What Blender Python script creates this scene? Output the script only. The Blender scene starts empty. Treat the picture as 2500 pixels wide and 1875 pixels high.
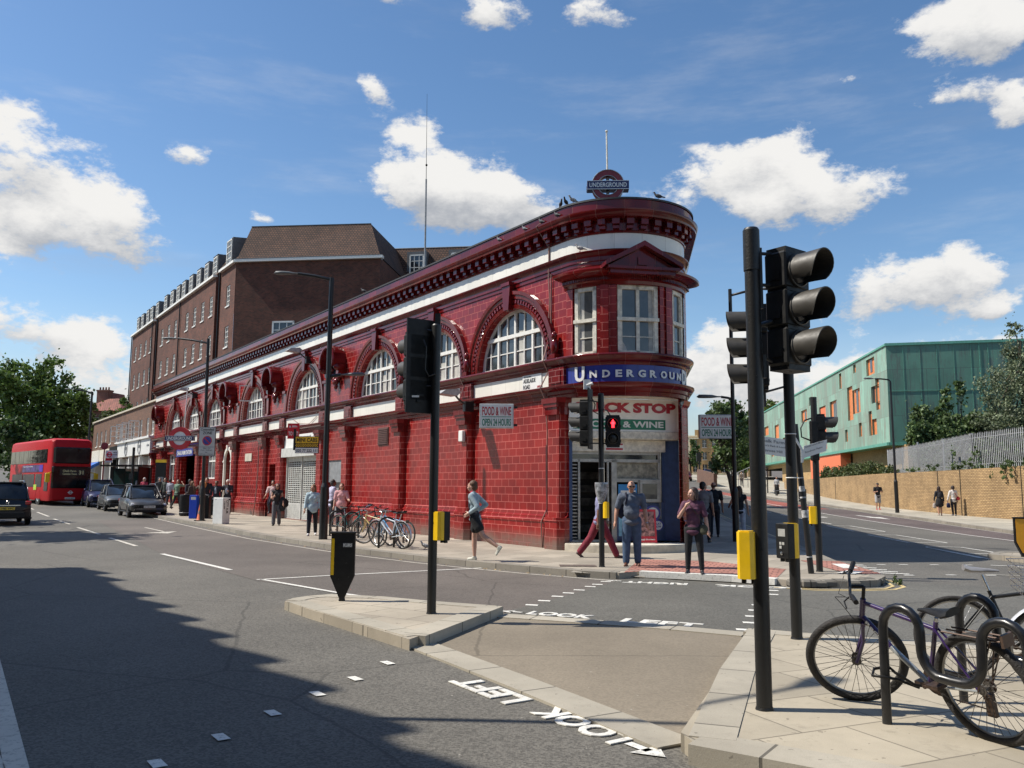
import bpy, math, random
from mathutils import Vector, Matrix
R_ = math.radians
PI = math.pi
sc = bpy.context.scene
col = sc.collection
# ---------------------------------------------------------------- camera
cam = bpy.data.cameras.new('camera')
cam.sensor_width = 36.0
cam.lens = 36.0*2050/2500
cam.clip_start = 0.1
cam.clip_end = 3000
camo = bpy.data.objects.new('camera', cam)
col.objects.link(camo)
_p = math.atan(250.5/2050); _r = R_(0.4)
_f = Vector((0, math.cos(_p), math.sin(_p)))
_r0 = Vector((1, 0, 0)); _u0 = _r0.cross(_f)
_rt = _r0*math.cos(_r)+_u0*math.sin(_r); _up = -_r0*math.sin(_r)+_u0*math.cos(_r)
camo.matrix_world = Matrix(((_rt.x, _up.x, -_f.x, 0), (_rt.y, _up.y, -_f.y, 0), (_rt.z, _up.z, -_f.z, 1.72), (0, 0, 0, 1)))
sc.camera = camo
# ---------------------------------------------------------------- sun + sky
SUN_EL = 51.0
SUN_AZ = -87.0            # bearing of the sun seen from above, clockwise from +Y
sv = Vector((math.sin(R_(SUN_AZ))*math.cos(R_(SUN_EL)), math.cos(R_(SUN_AZ))*math.cos(R_(SUN_EL)), math.sin(R_(SUN_EL))))
sl = bpy.data.lights.new('sun', 'SUN'); sl.energy = 5.0; sl.angle = R_(0.53); sl.color = (1.0, 0.94, 0.84)
so = bpy.data.objects.new('sun', sl); col.objects.link(so)
so.rotation_euler = sv.to_track_quat('Z', 'Y').to_euler()
so.location = (-40, 0, 60)
world = bpy.data.worlds.new('World'); sc.world = world; world.use_nodes = True
wt = world.node_tree; wt.nodes.clear(); WL = wt.links.new
def wn(t, **k):
    n = wt.nodes.new(t)
    for a, b in k.items(): setattr(n, a, b)
    return n
def wmath(op, a, b=None, c=None):
    n = wn('ShaderNodeMath', operation=op)
    for i, v in enumerate((a, b, c)):
        if v is None: continue
        if isinstance(v, (int, float)): n.inputs[i].default_value = v
        else: WL(v, n.inputs[i])
    return n.outputs[0]
sky = wn('ShaderNodeTexSky', sky_type='NISHITA'); sky.sun_disc = False
sky.sun_elevation = R_(SUN_EL); sky.sun_rotation = R_(SUN_AZ); sky.altitude = 50; sky.air_density = 1.0; sky.dust_density = 0.5; sky.ozone_density = 1.3
tc = wn('ShaderNodeTexCoord')
sepd = wn('ShaderNodeSeparateXYZ'); WL(tc.outputs['Generated'], sepd.inputs[0])
dz = sepd.outputs[2]
az0 = wmath('ARCTAN2', sepd.outputs[0], sepd.outputs[1])
el0 = wmath('ARCSINE', dz)
def wnoise(scale, detail, rough, vec=None, stretch=(1, 1, 1.8)):
    mp = wn('ShaderNodeMapping'); mp.inputs['Scale'].default_value = stretch
    WL(tc.outputs['Generated'], mp.inputs[0])
    n = wn('ShaderNodeTexNoise'); n.inputs['Scale'].default_value = scale; n.inputs['Detail'].default_value = detail; n.inputs['Roughness'].default_value = rough
    WL(mp.outputs[0], n.inputs['Vector']); return n
n1 = wnoise(5.0, 3, .5); n1s = wn('ShaderNodeSeparateColor'); WL(n1.outputs['Color'], n1s.inputs[0])
az = wmath('ADD', az0, wmath('MULTIPLY', wmath('SUBTRACT', n1s.outputs[0], .5), .13))
el = wmath('ADD', el0, wmath('MULTIPLY', wmath('SUBTRACT', n1s.outputs[1], .5), .07))
nb = wnoise(15.0, 8, .66)      # billows
nf = wnoise(3.2, 6, .65, stretch=(1, 1, 5))   # faint high streaks
# cumulus of the day: bearing, elevation, half width, half height (degrees), weight
CL = [(-31.6, 17.9, 3.4, 3.3, 1.2), (-29.9, 15.0, 2.2, 1.5, .8), (-25.6, 15.9, 3.6, 2.4, 1.15), (-30.3, 8.5, 8, 1.9, 1.0), (-25.9, 5.6, 4.6, 2.2, .95), (-36, 12, 5, 3, .9),
 (-6.3, 20.0, 3.8, 3.0, 1.2), (-2.4, 19.4, 4.4, 2.5, 1.3), (1.0, 18.4, 2.8, 1.6, 1.0), (-6.1, 23.6, 2.0, .7, .8), (10.0, 19.2, 2.0, 1.1, .85),
 (14.2, 20.7, 2.9, 1.6, .95), (18.3, 21.3, 2.9, 2.1, 1.1), (21.8, 18.4, 3.9, 1.9, 1.1), (17.5, 18.7, 3.0, 1.2, .8), (29.8, 26.9, 3.9, 1.6, 1.05), (32.2, 26.2, 3, 1.4, 1.0), (29.8, 23.6, 3.4, 1.2, .95), (32.5, 22.3, 1.6, 1.2, .9),
 (-.4, 31.2, 3.4, 1.5, 1.0), (-8.7, 31.6, 3.6, .9, .9), (6.2, 30.9, 3.0, 1.2, .75), (24.6, 12.2, 6.0, 2.2, 1.0), (28.6, 13.0, 3.4, 1.6, .8), (29.9, 10.6, 1.8, .9, .8), (13.8, 9.2, 4.2, 2.1, 1.1), (19.5, 6.8, 9.0, 2.1, 1.0), (30, 7.5, 6, 1.2, .5),
 (-22.7, 20.4, 1.9, .8, .95), (-9.1, 25.6, 1.2, 1.0, .85), (22.4, 25.0, 1.6, .4, .7), (-21.5, 14.3, .8, .4, .8), (-18, 17.6, .9, .4, .6), (55, 18, 12, 6, 1.1), (-60, 25, 12, 6, 1.0), (130, 20, 14, 6, 1.0), (180, 22, 16, 6, 1.0)]
acc = None; accs = None
for a, e, ra, re, w in CL:
    # the shadowed base sits below the middle of each cloud
    x = wmath('MULTIPLY', wmath('SUBTRACT', az, R_(a)), 1/R_(ra)); y = wmath('MULTIPLY', wmath('SUBTRACT', el, R_(e)), 1/R_(re))
    r2 = wmath('ADD', wmath('MULTIPLY', x, x), wmath('MULTIPLY', y, y))
    g = wmath('MULTIPLY', wmath('POWER', 2.71828, wmath('MULTIPLY', r2, -1.1)), w)
    gy = wmath('MULTIPLY', g, y)
    acc = g if acc is None else wmath('ADD', acc, g)
    accs = gy if accs is None else wmath('ADD', accs, gy)
dens = wmath('ADD', acc, wmath('MULTIPLY', wmath('SUBTRACT', nb.outputs[0], .5), 3.0))
mr = wn('ShaderNodeMapRange', interpolation_type='SMOOTHSTEP'); mr.inputs['From Min'].default_value = .44; mr.inputs['From Max'].default_value = .98; WL(dens, mr.inputs[0])
gate = wn('ShaderNodeMapRange', interpolation_type='SMOOTHSTEP'); gate.inputs['From Min'].default_value = .10; gate.inputs['From Max'].default_value = .40; WL(acc, gate.inputs[0])
cover = wmath('MULTIPLY', mr.outputs[0], gate.outputs[0])
hi = wn('ShaderNodeMapRange', interpolation_type='SMOOTHSTEP'); hi.inputs['From Min'].default_value = .48; hi.inputs['From Max'].default_value = .80; hi.inputs['To Max'].default_value = .20; WL(nf.outputs[0], hi.inputs[0])
lowh = wn('ShaderNodeMapRange', interpolation_type='SMOOTHSTEP'); lowh.inputs['From Min'].default_value = R_(12); lowh.inputs['From Max'].default_value = R_(-1); lowh.inputs['To Max'].default_value = .55; WL(el0, lowh.inputs[0])
haze = wmath('MAXIMUM', hi.outputs[0], lowh.outputs[0])
cover2 = wmath('MAXIMUM', cover, haze)
shade = wmath('ADD', wmath('DIVIDE', accs, wmath('MAXIMUM', acc, .05)), wmath('MULTIPLY', wmath('SUBTRACT', nb.outputs[0], .5), 2.4))
ms = wn('ShaderNodeMapRange', interpolation_type='SMOOTHSTEP'); ms.inputs['From Min'].default_value = -1.0; ms.inputs['From Max'].default_value = .35; WL(shade, ms.inputs[0])
cm = wn('ShaderNodeMix', data_type='RGBA'); cm.inputs[6].default_value = (3.9, 4.15, 4.6, 1); cm.inputs[7].default_value = (8.6, 8.5, 8.3, 1); WL(ms.outputs[0], cm.inputs[0])
hs = wn('ShaderNodeHueSaturation'); hs.inputs['Saturation'].default_value = 1.18; hs.inputs['Value'].default_value = 1.38; WL(sky.outputs[0], hs.inputs['Color'])
cx = wn('ShaderNodeMix', data_type='RGBA'); WL(cover2, cx.inputs[0]); WL(hs.outputs[0], cx.inputs[6]); WL(cm.outputs[2], cx.inputs[7])
bg = wn('ShaderNodeBackground'); bg.inputs['Strength'].default_value = 0.085; WL(cx.outputs[2], bg.inputs[0])
wo = wn('ShaderNodeOutputWorld'); WL(bg.outputs[0], wo.inputs[0])
sc.view_settings.view_transform = 'Standard'; sc.view_settings.look = 'None'; sc.view_settings.gamma = 1.0; sc.view_settings.exposure = 0.3
sc.render.engine = 'CYCLES'; world.cycles.sampling_method = 'MANUAL'; world.cycles.sample_map_resolution = 256
# ---------------------------------------------------------------- helpers
random.seed(7)
def T(y):
    t = max(0.0, y-27.0)
    return .00037*t*t if y < 75 else .00037*48*48+.034*(y-75)
class MB:
    """collects shapes, then links them as ONE mesh object; uv in metres"""
    def __init__(s): s.v = []; s.f = []; s.m = []; s.uv = []
    def add(s, vs, fs, mi=0, uvs=None):
        b = len(s.v); s.v += [tuple(p) for p in vs]
        for k, f in enumerate(fs):
            s.f.append(tuple(i+b for i in f)); s.m.append(mi); s.uv.append(uvs[k] if uvs else None)
    def box(s, x0, x1, y0, y1, z0, z1, mi=0, M=None, bev=0):
        if bev:
            b = bev
            pts = []
            for z, i in ((z0, b), (z0+b, 0), (z1-b, 0), (z1, b)):
                X0, X1, Y0, Y1 = x0+i, x1-i, y0+i, y1-i
                c = b*.7 if i == 0 else 0
                pts.append([(X0+c, Y0, z), (X1-c, Y0, z), (X1, Y0+c, z), (X1, Y1-c, z), (X1-c, Y1, z), (X0+c, Y1, z), (X0, Y1-c, z), (X0, Y0+c, z)])
            vs = [p for r in pts for p in r]; fs = [tuple(range(7, -1, -1)), tuple(range(24, 32))]
            for r in range(3):
                for i in range(8): fs.append((r*8+i, r*8+(i+1) % 8, r*8+8+(i+1) % 8, r*8+8+i))
        else:
            vs = [(x0, y0, z0), (x1, y0, z0), (x1, y1, z0), (x0, y1, z0), (x0, y0, z1), (x1, y0, z1), (x1, y1, z1), (x0, y1, z1)]
            fs = [(0, 3, 2, 1), (4, 5, 6, 7), (0, 1, 5, 4), (1, 2, 6, 5), (2, 3, 7, 6), (3, 0, 4, 7)]
        if M: vs = [M @ Vector(p) for p in vs]
        s.add(vs, fs, mi)
    def quad(s, a, b, c, d, mi=0): s.add([a, b, c, d], [(0, 1, 2, 3)], mi)
    def prism(s, poly, a, b, ax='y', mi=0, M=None):
        """poly in the plane across axis ax, extruded a..b"""
        n = len(poly)
        def P(p, t): return (p[0], t, p[1]) if ax == 'y' else ((p[0], p[1], t) if ax == 'z' else (t, p[0], p[1]))
        vs = [P(p, a) for p in poly]+[P(p, b) for p in poly]
        if M: vs = [M @ Vector(p) for p in vs]
        s.add(vs, [tuple(range(n)), tuple(range(2*n-1, n-1, -1))]+[(i, i+n, (i+1) % n+n, (i+1) % n) for i in range(n)], mi)
    def cyl(s, p0, p1, r0, r1=None, n=12, mi=0, cap=True):
        r1 = r0 if r1 is None else r1
        p0 = Vector(p0); p1 = Vector(p1); d = (p1-p0).normalized()
        a = d.orthogonal().normalized(); b = d.cross(a)
        vs = []
        for p, r in ((p0, r0), (p1, r1)):
            vs += [p+(a*math.cos(2*PI*i/n)+b*math.sin(2*PI*i/n))*r for i in range(n)]
        fs = [(i, (i+1) % n, n+(i+1) % n, n+i) for i in range(n)]
        if cap: fs += [tuple(range(n-1, -1, -1)), tuple(range(n, 2*n))]
        s.add(vs, fs, mi)
    def tube(s, pts, r, n=8, mi=0, closed=False, rs=None):
        pts = [Vector(p) for p in pts]; N = len(pts)
        t0 = (pts[1]-pts[0]).normalized(); a = t0.orthogonal().normalized()
        vs = []
        for k in range(N):
            if closed: t = (pts[(k+1) % N]-pts[k-1]).normalized()
            else: t = (pts[min(k+1, N-1)]-pts[max(k-1, 0)]).normalized()
            a = (a-t*a.dot(t)).normalized(); b = t.cross(a)
            rr = rs[k] if rs else r
            vs += [pts[k]+(a*math.cos(2*PI*i/n)+b*math.sin(2*PI*i/n))*rr for i in range(n)]
        fs = []
        for k in range(N if closed else N-1):
            o = k*n; q = ((k+1) % N)*n
            fs += [(o+i, o+(i+1) % n, q+(i+1) % n, q+i) for i in range(n)]
        if not closed: fs += [tuple(range(n-1, -1, -1)), tuple(range((N-1)*n, N*n))]
        s.add(vs, fs, mi)
    def ring(s, c, R, r, ax=(0, 1, 0), n=36, m=8, mi=0):
        ax = Vector(ax).normalized(); a = ax.orthogonal().normalized(); b = ax.cross(a); c = Vector(c)
        s.tube([c+(a*math.cos(2*PI*i/n)+b*math.sin(2*PI*i/n))*R for i in range(n)], r, m, mi, True)
    def lathe(s, c, prof, n=16, ax='z', mi=0, a0=0, a1=2*PI):
        """prof: (radius, height along axis)"""
        full = abs(a1-a0-2*PI) < 1e-6; k = n if full else n+1
        vs = []
        for r, h in prof:
            for i in range(k):
                t = a0+(a1-a0)*i/n; x = r*math.cos(t); y = r*math.sin(t)
                p = (x, y, h) if ax == 'z' else ((x, h, y) if ax == 'y' else (h, x, y))
                vs.append((c[0]+p[0], c[1]+p[1], c[2]+p[2]))
        fs = []
        for j in range(len(prof)-1):
            for i in range(n):
                i2 = (i+1) % k; fs.append((j*k+i, j*k+i2, (j+1)*k+i2, (j+1)*k+i))
        s.add(vs, fs, mi)
    def ball(s, c, rx, ry=None, rz=None, nu=14, nv=9, mi=0, M=None):
        ry = rx if ry is None else ry; rz = rx if rz is None else rz
        vs = [(0, 0, -1)]
        for j in range(1, nv):
            t = PI*j/nv-PI/2
            vs += [(math.cos(t)*math.cos(2*PI*i/nu), math.cos(t)*math.sin(2*PI*i/nu), math.sin(t)) for i in range(nu)]
        vs.append((0, 0, 1))
        fs = [(0, 1+(i+1) % nu, 1+i) for i in range(nu)]
        for j in range(nv-2):
            o = 1+j*nu; fs += [(o+i, o+(i+1) % nu, o+nu+(i+1) % nu, o+nu+i) for i in range(nu)]
        o = 1+(nv-2)*nu; fs += [(o+i, o+(i+1) % nu, len(vs)-1) for i in range(nu)]
        V = [Vector((x*rx, y*ry, z*rz)) for x, y, z in vs]
        if M: V = [M @ p for p in V]
        s.add([p+Vector(c) for p in V], fs, mi)
    def cap(s, p0, p1, r0, r1=None, n=12, mi=0):
        """tapered capsule"""
        r1 = r0 if r1 is None else r1
        p0 = Vector(p0); p1 = Vector(p1); L = (p1-p0).length
        if L < 1e-5: s.ball(p0, max(r0, r1), nu=n); return
        d = (p1-p0)/L; a = d.orthogonal().normalized(); b = d.cross(a)
        rows = []
        for k in range(1, 4): t = PI/2*(k/3.0-1); rows.append((r0*math.cos(t), r0*math.sin(t)))
        for k in range(0, 3): t = PI/2*k/3.0; rows.append((r1*math.cos(t), L+r1*math.sin(t)))
        vs = [p0-d*r0]
        for rr, h in rows: vs += [p0+d*h+(a*math.cos(2*PI*i/n)+b*math.sin(2*PI*i/n))*rr for i in range(n)]
        vs.append(p1+d*r1)
        fs = [(0, 1+(i+1) % n, 1+i) for i in range(n)]
        for j in range(5):
            o = 1+j*n; fs += [(o+i, o+(i+1) % n, o+n+(i+1) % n, o+n+i) for i in range(n)]
        o = 1+5*n; fs += [(o+i, o+(i+1) % n, len(vs)-1) for i in range(n)]
        s.add(vs, fs, mi)
    def sweep(s, path, prof, mi=0, u0=0.0, closed=False):
        """path: list of (x,y,nx,ny); prof: list of (offset,z)"""
        vs = []; us = [u0]
        for i, p in enumerate(path):
            vs += [(p[0]+p[2]*o, p[1]+p[3]*o, z) for o, z in prof]
            if i: us.append(us[-1]+math.hypot(p[0]-path[i-1][0], p[1]-path[i-1][1]))
        ws = [0.0 if not prof else prof[0][1]]
        for j in range(1, len(prof)): ws.append(ws[-1]+(prof[j][1]-prof[j-1][1] if abs(prof[j][1]-prof[j-1][1]) > 1e-4 else abs(prof[j][0]-prof[j-1][0])))
        n = len(prof); fs = []; uvs = []
        for i in range(len(path)-1):
            for j in range(n-1):
                fs.append((i*n+j, i*n+j+1, (i+1)*n+j+1, (i+1)*n+j)); uvs.append([(us[i], ws[j]), (us[i], ws[j+1]), (us[i+1], ws[j+1]), (us[i+1], ws[j])])
        s.add(vs, fs, mi, uvs)
    def text(s, body, o, ax, az, w, h, d=0.01, bold=0.0, mi=0):
        vs, fs = textmesh(body, bold)
        x0 = min(p[0] for p in vs); x1 = max(p[0] for p in vs); y0 = min(p[1] for p in vs); y1 = max(p[1] for p in vs)
        o = Vector(o); ax = Vector(ax); az = Vector(az); ay = ax.cross(az)
        if w is None: w = h*(x1-x0)/(y1-y0)
        s.add([o+ax*((p[0]-x0)/(x1-x0)*w)+az*((p[1]-y0)/(y1-y0)*h)+ay*(d*p[2]) for p in vs], fs, mi)
    def xform(s, M, i0=0):
        for i in range(i0, len(s.v)): s.v[i] = tuple(M @ Vector(s.v[i]))
    def build(s, name, mats, parent=None, loc=None, rz=0.0, smooth=0, rot=None):
        me = bpy.data.meshes.new(name)
        me.from_pydata(s.v, [], s.f)
        if not isinstance(mats, (list, tuple)): mats = [mats]
        for m in mats: me.materials.append(m)
        me.polygons.foreach_set('material_index', s.m)
        uvl = me.uv_layers.new(name='UVMap')
        data = []
        vv = s.v
        for k, p in enumerate(me.polygons):
            u = s.uv[k]
            if u: 
                for q in u: data += [q[0], q[1]]
            else:
                n = p.normal; a = (abs(n.x), abs(n.y), abs(n.z))
                if a[2] >= a[0] and a[2] >= a[1]: ij = (0, 1)
                elif a[1] >= a[0]: ij = (0, 2)
                else: ij = (1, 2)
                for i in p.vertices: q = vv[i]; data += [q[ij[0]], q[ij[1]]]
        uvl.data.foreach_set('uv', data)
        me.update()
        if smooth:
            me.shade_smooth()
            if smooth < 180: me.set_sharp_from_angle(angle=R_(smooth))
        ob = bpy.data.objects.new(name, me); col.objects.link(ob)
        if loc: ob.location = loc
        if rot: ob.rotation_euler = rot
        elif rz: ob.rotation_euler = (0, 0, rz)
        if parent: ob.parent = parent
        return ob
_tc = {}
def textmesh(body, bold=0.0):
    k = (body, bold)
    if k in _tc: return _tc[k]
    cu = bpy.data.curves.new('t', 'FONT'); cu.body = body; cu.size = 1; cu.extrude = 0.5; cu.offset = bold; cu.resolution_u = 3
    ob = bpy.data.objects.new('t', cu); col.objects.link(ob)
    me = bpy.data.meshes.new_from_object(ob)
    r = ([tuple(v.co) for v in me.vertices], [tuple(p.vertices) for p in me.polygons])
    bpy.data.objects.remove(ob); bpy.data.curves.remove(cu); bpy.data.meshes.remove(me)
    _tc[k] = r
    return r
def tag(o, label=None, cat=None, group=None, kind=None):
    if label: o['label'] = label
    if cat: o['category'] = cat
    if group: o['group'] = group
    if kind: o['kind'] = kind
    return o
def thing(name, label, cat, loc=(0, 0, 0), rz=0.0, group=None):
    o = bpy.data.objects.new(name, None); col.objects.link(o); o.empty_display_size = .2
    o.location = loc; o.rotation_euler = (0, 0, rz)
    return tag(o, label, cat, group)
def dup(root, loc, rz, label, group=None, scale=None):
    kids = {}
    for o in list(root.children): kids[o] = list(o.children)
    c = root.copy(); col.objects.link(c); c.location = loc; c.rotation_euler = (0, 0, rz)
    c['label'] = label
    if group: c['group'] = group
    if scale: c.scale = scale
    for a, sub in kids.items():
        b = a.copy(); col.objects.link(b); b.parent = c
        for g in sub:
            d = g.copy(); col.objects.link(d); d.parent = b
    return c
# plan frame of the station: x runs along the Adelaide Road front, y points out of it
AX, AY = 1.4515, 21.9467
UX, UY = -0.56477, 0.82525
RZ = math.atan2(UY, UX)
def W(s, o=0.0, z=0.0): return Vector((AX+UX*s-UY*o, AY+UY*s+UX*o, z))
# ---------------------------------------------------------------- materials
def newmat(name):
    m = bpy.data.materials.new(name); m.use_nodes = True
    nt = m.node_tree; b = nt.nodes['Principled BSDF']
    return m, nt, b
def nd(nt, t, **k):
    n = nt.nodes.new(t)
    for a, b in k.items(): setattr(n, a, b)
    return n
def mixc(nt, fac, a, b, bt='MIX'):
    n = nd(nt, 'ShaderNodeMix', data_type='RGBA', blend_type=bt)
    for i, v in ((0, fac), (6, a), (7, b)):
        if hasattr(v, 'is_output'): nt.links.new(v, n.inputs[i])
        elif i == 0: n.inputs[0].default_value = v
        else: n.inputs[i].default_value = (*v[:3], 1)
    return n.outputs[2]
def noise(nt, scale, detail=4, rough=.55, coord='Object', stretch=None, col_=False):
    t = nd(nt, 'ShaderNodeTexCoord'); n = nd(nt, 'ShaderNodeTexNoise')
    n.inputs['Scale'].default_value = scale; n.inputs['Detail'].default_value = detail; n.inputs['Roughness'].default_value = rough
    if stretch:
        mp = nd(nt, 'ShaderNodeMapping'); mp.inputs['Scale'].default_value = stretch
        nt.links.new(t.outputs[coord], mp.inputs[0]); nt.links.new(mp.outputs[0], n.inputs['Vector'])
    else: nt.links.new(t.outputs[coord], n.inputs['Vector'])
    return n.outputs['Color' if col_ else 'Fac']
def ramp(nt, v, a, b, lo=0.0, hi=1.0):
    n = nd(nt, 'ShaderNodeMapRange', interpolation_type='SMOOTHSTEP')
    n.inputs['From Min'].default_value = a; n.inputs['From Max'].default_value = b; n.inputs['To Min'].default_value = lo; n.inputs['To Max'].default_value = hi
    nt.links.new(v, n.inputs[0]); return n.outputs[0]
def bump(nt, b, h, strength=.3, dist=.02):
    n = nd(nt, 'ShaderNodeBump'); n.inputs['Strength'].default_value = strength; n.inputs['Distance'].default_value = dist
    nt.links.new(h, n.inputs['Height']); nt.links.new(n.outputs[0], b.inputs['Normal'])
def sc3(c, k): return tuple(min(1, x*k) for x in c[:3])
def mat(name, c, rough=.6, metal=0.0, var=.18, scale=6.0, bmp=0.0, bscale=80, coat=0.0, emis=None, es=1.0, spec=None):
    m, nt, b = newmat(name)
    if var:
        v = ramp(nt, noise(nt, scale, 6, .6), .3, .7)
        nt.links.new(mixc(nt, v, sc3(c, 1-var), sc3(c, 1+var)), b.inputs['Base Color'])
        v2 = ramp(nt, noise(nt, scale*2.3, 4, .6), .3, .7, max(.02, rough-.08), min(1, rough+.08)); nt.links.new(v2, b.inputs['Roughness'])
    else:
        b.inputs['Base Color'].default_value = (*c, 1); b.inputs['Roughness'].default_value = rough
    b.inputs['Metallic'].default_value = metal
    if coat: b.inputs['Coat Weight'].default_value = coat; b.inputs['Coat Roughness'].default_value = .06
    if spec is not None: b.inputs['Specular IOR Level'].default_value = spec
    if bmp: bump(nt, b, noise(nt, bscale, 3), bmp, .01)
    if emis: b.inputs['Emission Color'].default_value = (*emis, 1); b.inputs['Emission Strength'].default_value = es
    return m
def brickmat(name, c1, c2, mortar, bw, bh, ms, rough=.8, glaze=False, grime=None, var=.25, offset=.5, bmp=.35, uvscale=1.0, spots=None):
    m, nt, b = newmat(name)
    uv = nd(nt, 'ShaderNodeUVMap'); br = nd(nt, 'ShaderNodeTexBrick')
    br.offset = offset; br.inputs['Scale'].default_value = uvscale
    br.inputs['Brick Width'].default_value = bw; br.inputs['Row Height'].default_value = bh; br.inputs['Mortar Size'].default_value = ms; br.inputs['Mortar Smooth'].default_value = .15; br.inputs['Bias'].default_value = -.1
    br.inputs['Color1'].default_value = (*c1, 1); br.inputs['Color2'].default_value = (*c2, 1); br.inputs['Mortar'].default_value = (*mortar, 1)
    nt.links.new(uv.outputs[0], br.inputs['Vector'])
    c = br.outputs['Color']
    n = ramp(nt, noise(nt, .9, 5, .6), .3, .72)
    c = mixc(nt, n, mulc(nt, c, 1-var), mulc(nt, c, 1+var*.6))
    n2 = ramp(nt, noise(nt, 9, 5, .7), .55, .8, 0, .35); c = mixc(nt, n2, c, sc3(c1, .45))
    if spots:
        n3 = ramp(nt, noise(nt, spots[1], 5, .75), .66, .74, 0, spots[2]); c = mixc(nt, n3, c, spots[0])
    if grime:      # splash dirt at the foot of the wall
        t = nd(nt, 'ShaderNodeTexCoord'); s_ = nd(nt, 'ShaderNodeSeparateXYZ'); nt.links.new(t.outputs['Object'], s_.inputs[0])
        g = ramp(nt, s_.outputs[2], grime[1], grime[2], 1, 0); gn = ramp(nt, noise(nt, 2.5, 6, .7), .3, .6, .45, 1)
        mm = nd(nt, 'ShaderNodeMath', operation='MULTIPLY'); nt.links.new(g, mm.inputs[0]); nt.links.new(gn, mm.inputs[1])
        c = mixc(nt, mm.outputs[0], c, grime[0])
    nt.links.new(c, b.inputs['Base Color'])
    if glaze:
        rr = ramp(nt, br.outputs['Fac'], 0, 1, rough, .7); nt.links.new(rr, b.inputs['Roughness'])
        b.inputs['Coat Weight'].default_value = .06; b.inputs['Coat Roughness'].default_value = .12; b.inputs['Specular IOR Level'].default_value = .4
        stk = ramp(nt, noise(nt, 1.4, 5, .7, stretch=(2.6, 2.6, .22)), .56, .72, 0, .38); c = mixc(nt, stk, c, sc3(c2, .55)); nt.links.new(c, b.inputs['Base Color'])
    else: b.inputs['Roughness'].default_value = rough
    bp = nd(nt, 'ShaderNodeBump'); bp.inputs['Strength'].default_value = bmp; bp.inputs['Distance'].default_value = .008; bp.invert = True
    nt.links.new(br.outputs['Fac'], bp.inputs['Height'])
    b2 = nd(nt, 'ShaderNodeBump'); b2.inputs['Strength'].default_value = .16 if glaze else .4; b2.inputs['Distance'].default_value = .02 if glaze else .006
    nt.links.new(noise(nt, 3.2 if glaze else 60, 3), b2.inputs['Height']); nt.links.new(bp.outputs[0], b2.inputs['Normal']); nt.links.new(b2.outputs[0], b.inputs['Normal'])
    return m
def mulc(nt, c, k): return mixc(nt, 1.0, c, (k, k, k), 'MULTIPLY')
M_ = {}
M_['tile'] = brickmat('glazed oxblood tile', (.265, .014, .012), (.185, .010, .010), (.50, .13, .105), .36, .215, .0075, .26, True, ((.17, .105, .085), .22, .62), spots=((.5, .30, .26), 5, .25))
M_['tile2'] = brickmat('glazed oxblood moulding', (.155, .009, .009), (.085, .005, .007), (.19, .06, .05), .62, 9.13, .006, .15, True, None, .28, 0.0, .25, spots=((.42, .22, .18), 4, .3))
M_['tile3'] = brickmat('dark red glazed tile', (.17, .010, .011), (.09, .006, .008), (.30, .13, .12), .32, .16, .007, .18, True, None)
M_['frieze'] = brickmat('cream frieze tile', (.80, .78, .70), (.74, .72, .64), (.55, .52, .46), .72, 9.1, .006, .28, True, None, .06, 0, .15)
M_['greyplinth'] = mat('painted plinth grey', (.13, .10, .085), .6)
M_['brick'] = brickmat('brown brick', (.135, .042, .025), (.062, .022, .015), (.10, .068, .05), .25, .10, .010, .9, var=.25)
M_['brickp'] = brickmat('parade brown brick', (.17, .078, .045), (.085, .042, .030), (.15, .11, .08), .25, .10, .010, .9, var=.22)
M_['brickr'] = brickmat('red house brick', (.22, .075, .045), (.14, .05, .035), (.20, .15, .12), .235, .078, .010, .9)
M_['bricky'] = brickmat('yellow stock brick', (.50, .33, .145), (.38, .24, .10), (.30, .20, .10), .235, .085, .012, .9, False, ((.17, .13, .08), 0, 1), .15)
M_['brickw'] = brickmat('retaining wall yellow brick', (.46, .31, .15), (.33, .215, .10), (.17, .11, .06), .235, .085, .016, .9, False, None, .2, spots=((.60, .52, .42), 1.2, .35))
M_['tileroof'] = brickmat('clay roof tile', (.125, .060, .036), (.075, .038, .025), (.022, .013, .010), .24, .23, .035, .9, var=.3, bmp=.8, spots=((.20, .17, .07), 5, .3))
M_['redroof'] = brickmat('red pantile', (.33, .11, .075), (.24, .08, .06), (.10, .04, .03), .30, .28, .03, .8, bmp=.8)
M_['white'] = mat('white painted wood', (.72, .71, .66), .5, var=.08, scale=12)
M_['oldwhite'] = mat('weathered cream paint', (.66, .62, .52), .55, var=.22, scale=9, bmp=.3)
M_['glass'] = mat('window glass', (.030, .034, .038), .05, var=.4, scale=1.5, spec=.9)
M_['glassb'] = mat('sky reflecting glass', (.075, .08, .082), .08, var=.4, scale=.8, spec=.9)
M_['curtain'] = mat('net curtain', (.42, .41, .37), .8, var=.2, scale=5)
M_['black'] = brickmat('black paint', (.013, .013, .013), (.010, .010, .010), (.012, .012, .012), 3, 3, .001, .42, var=.3, bmp=0, spots=((.085, .08, .07), 16, .5))
M_['blackm'] = mat('matt black plastic', (.011, .011, .011), .5, var=.3, scale=9, spec=.3)
M_['hood'] = mat('grey black hood', (.048, .044, .038), .5, var=.15, scale=8)
M_['lead'] = mat('lead sheet', (.10, .105, .11), .6, var=.2)
M_['coping'] = mat('dark coping', (.035, .035, .036), .6)
M_['steel'] = mat('galvanised steel', (.40, .41, .42), .5, .35, var=.2, scale=12)
M_['chrome'] = mat('bare metal', (.55, .55, .55), .25, 1.0, var=.15, scale=20)
M_['yellow'] = mat('yellow box paint', (.80, .50, .010), .4, var=.08, scale=6)
M_['blue'] = mat('enamel blue', (.035, .05, .28), .25, var=.12, scale=5)
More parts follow.
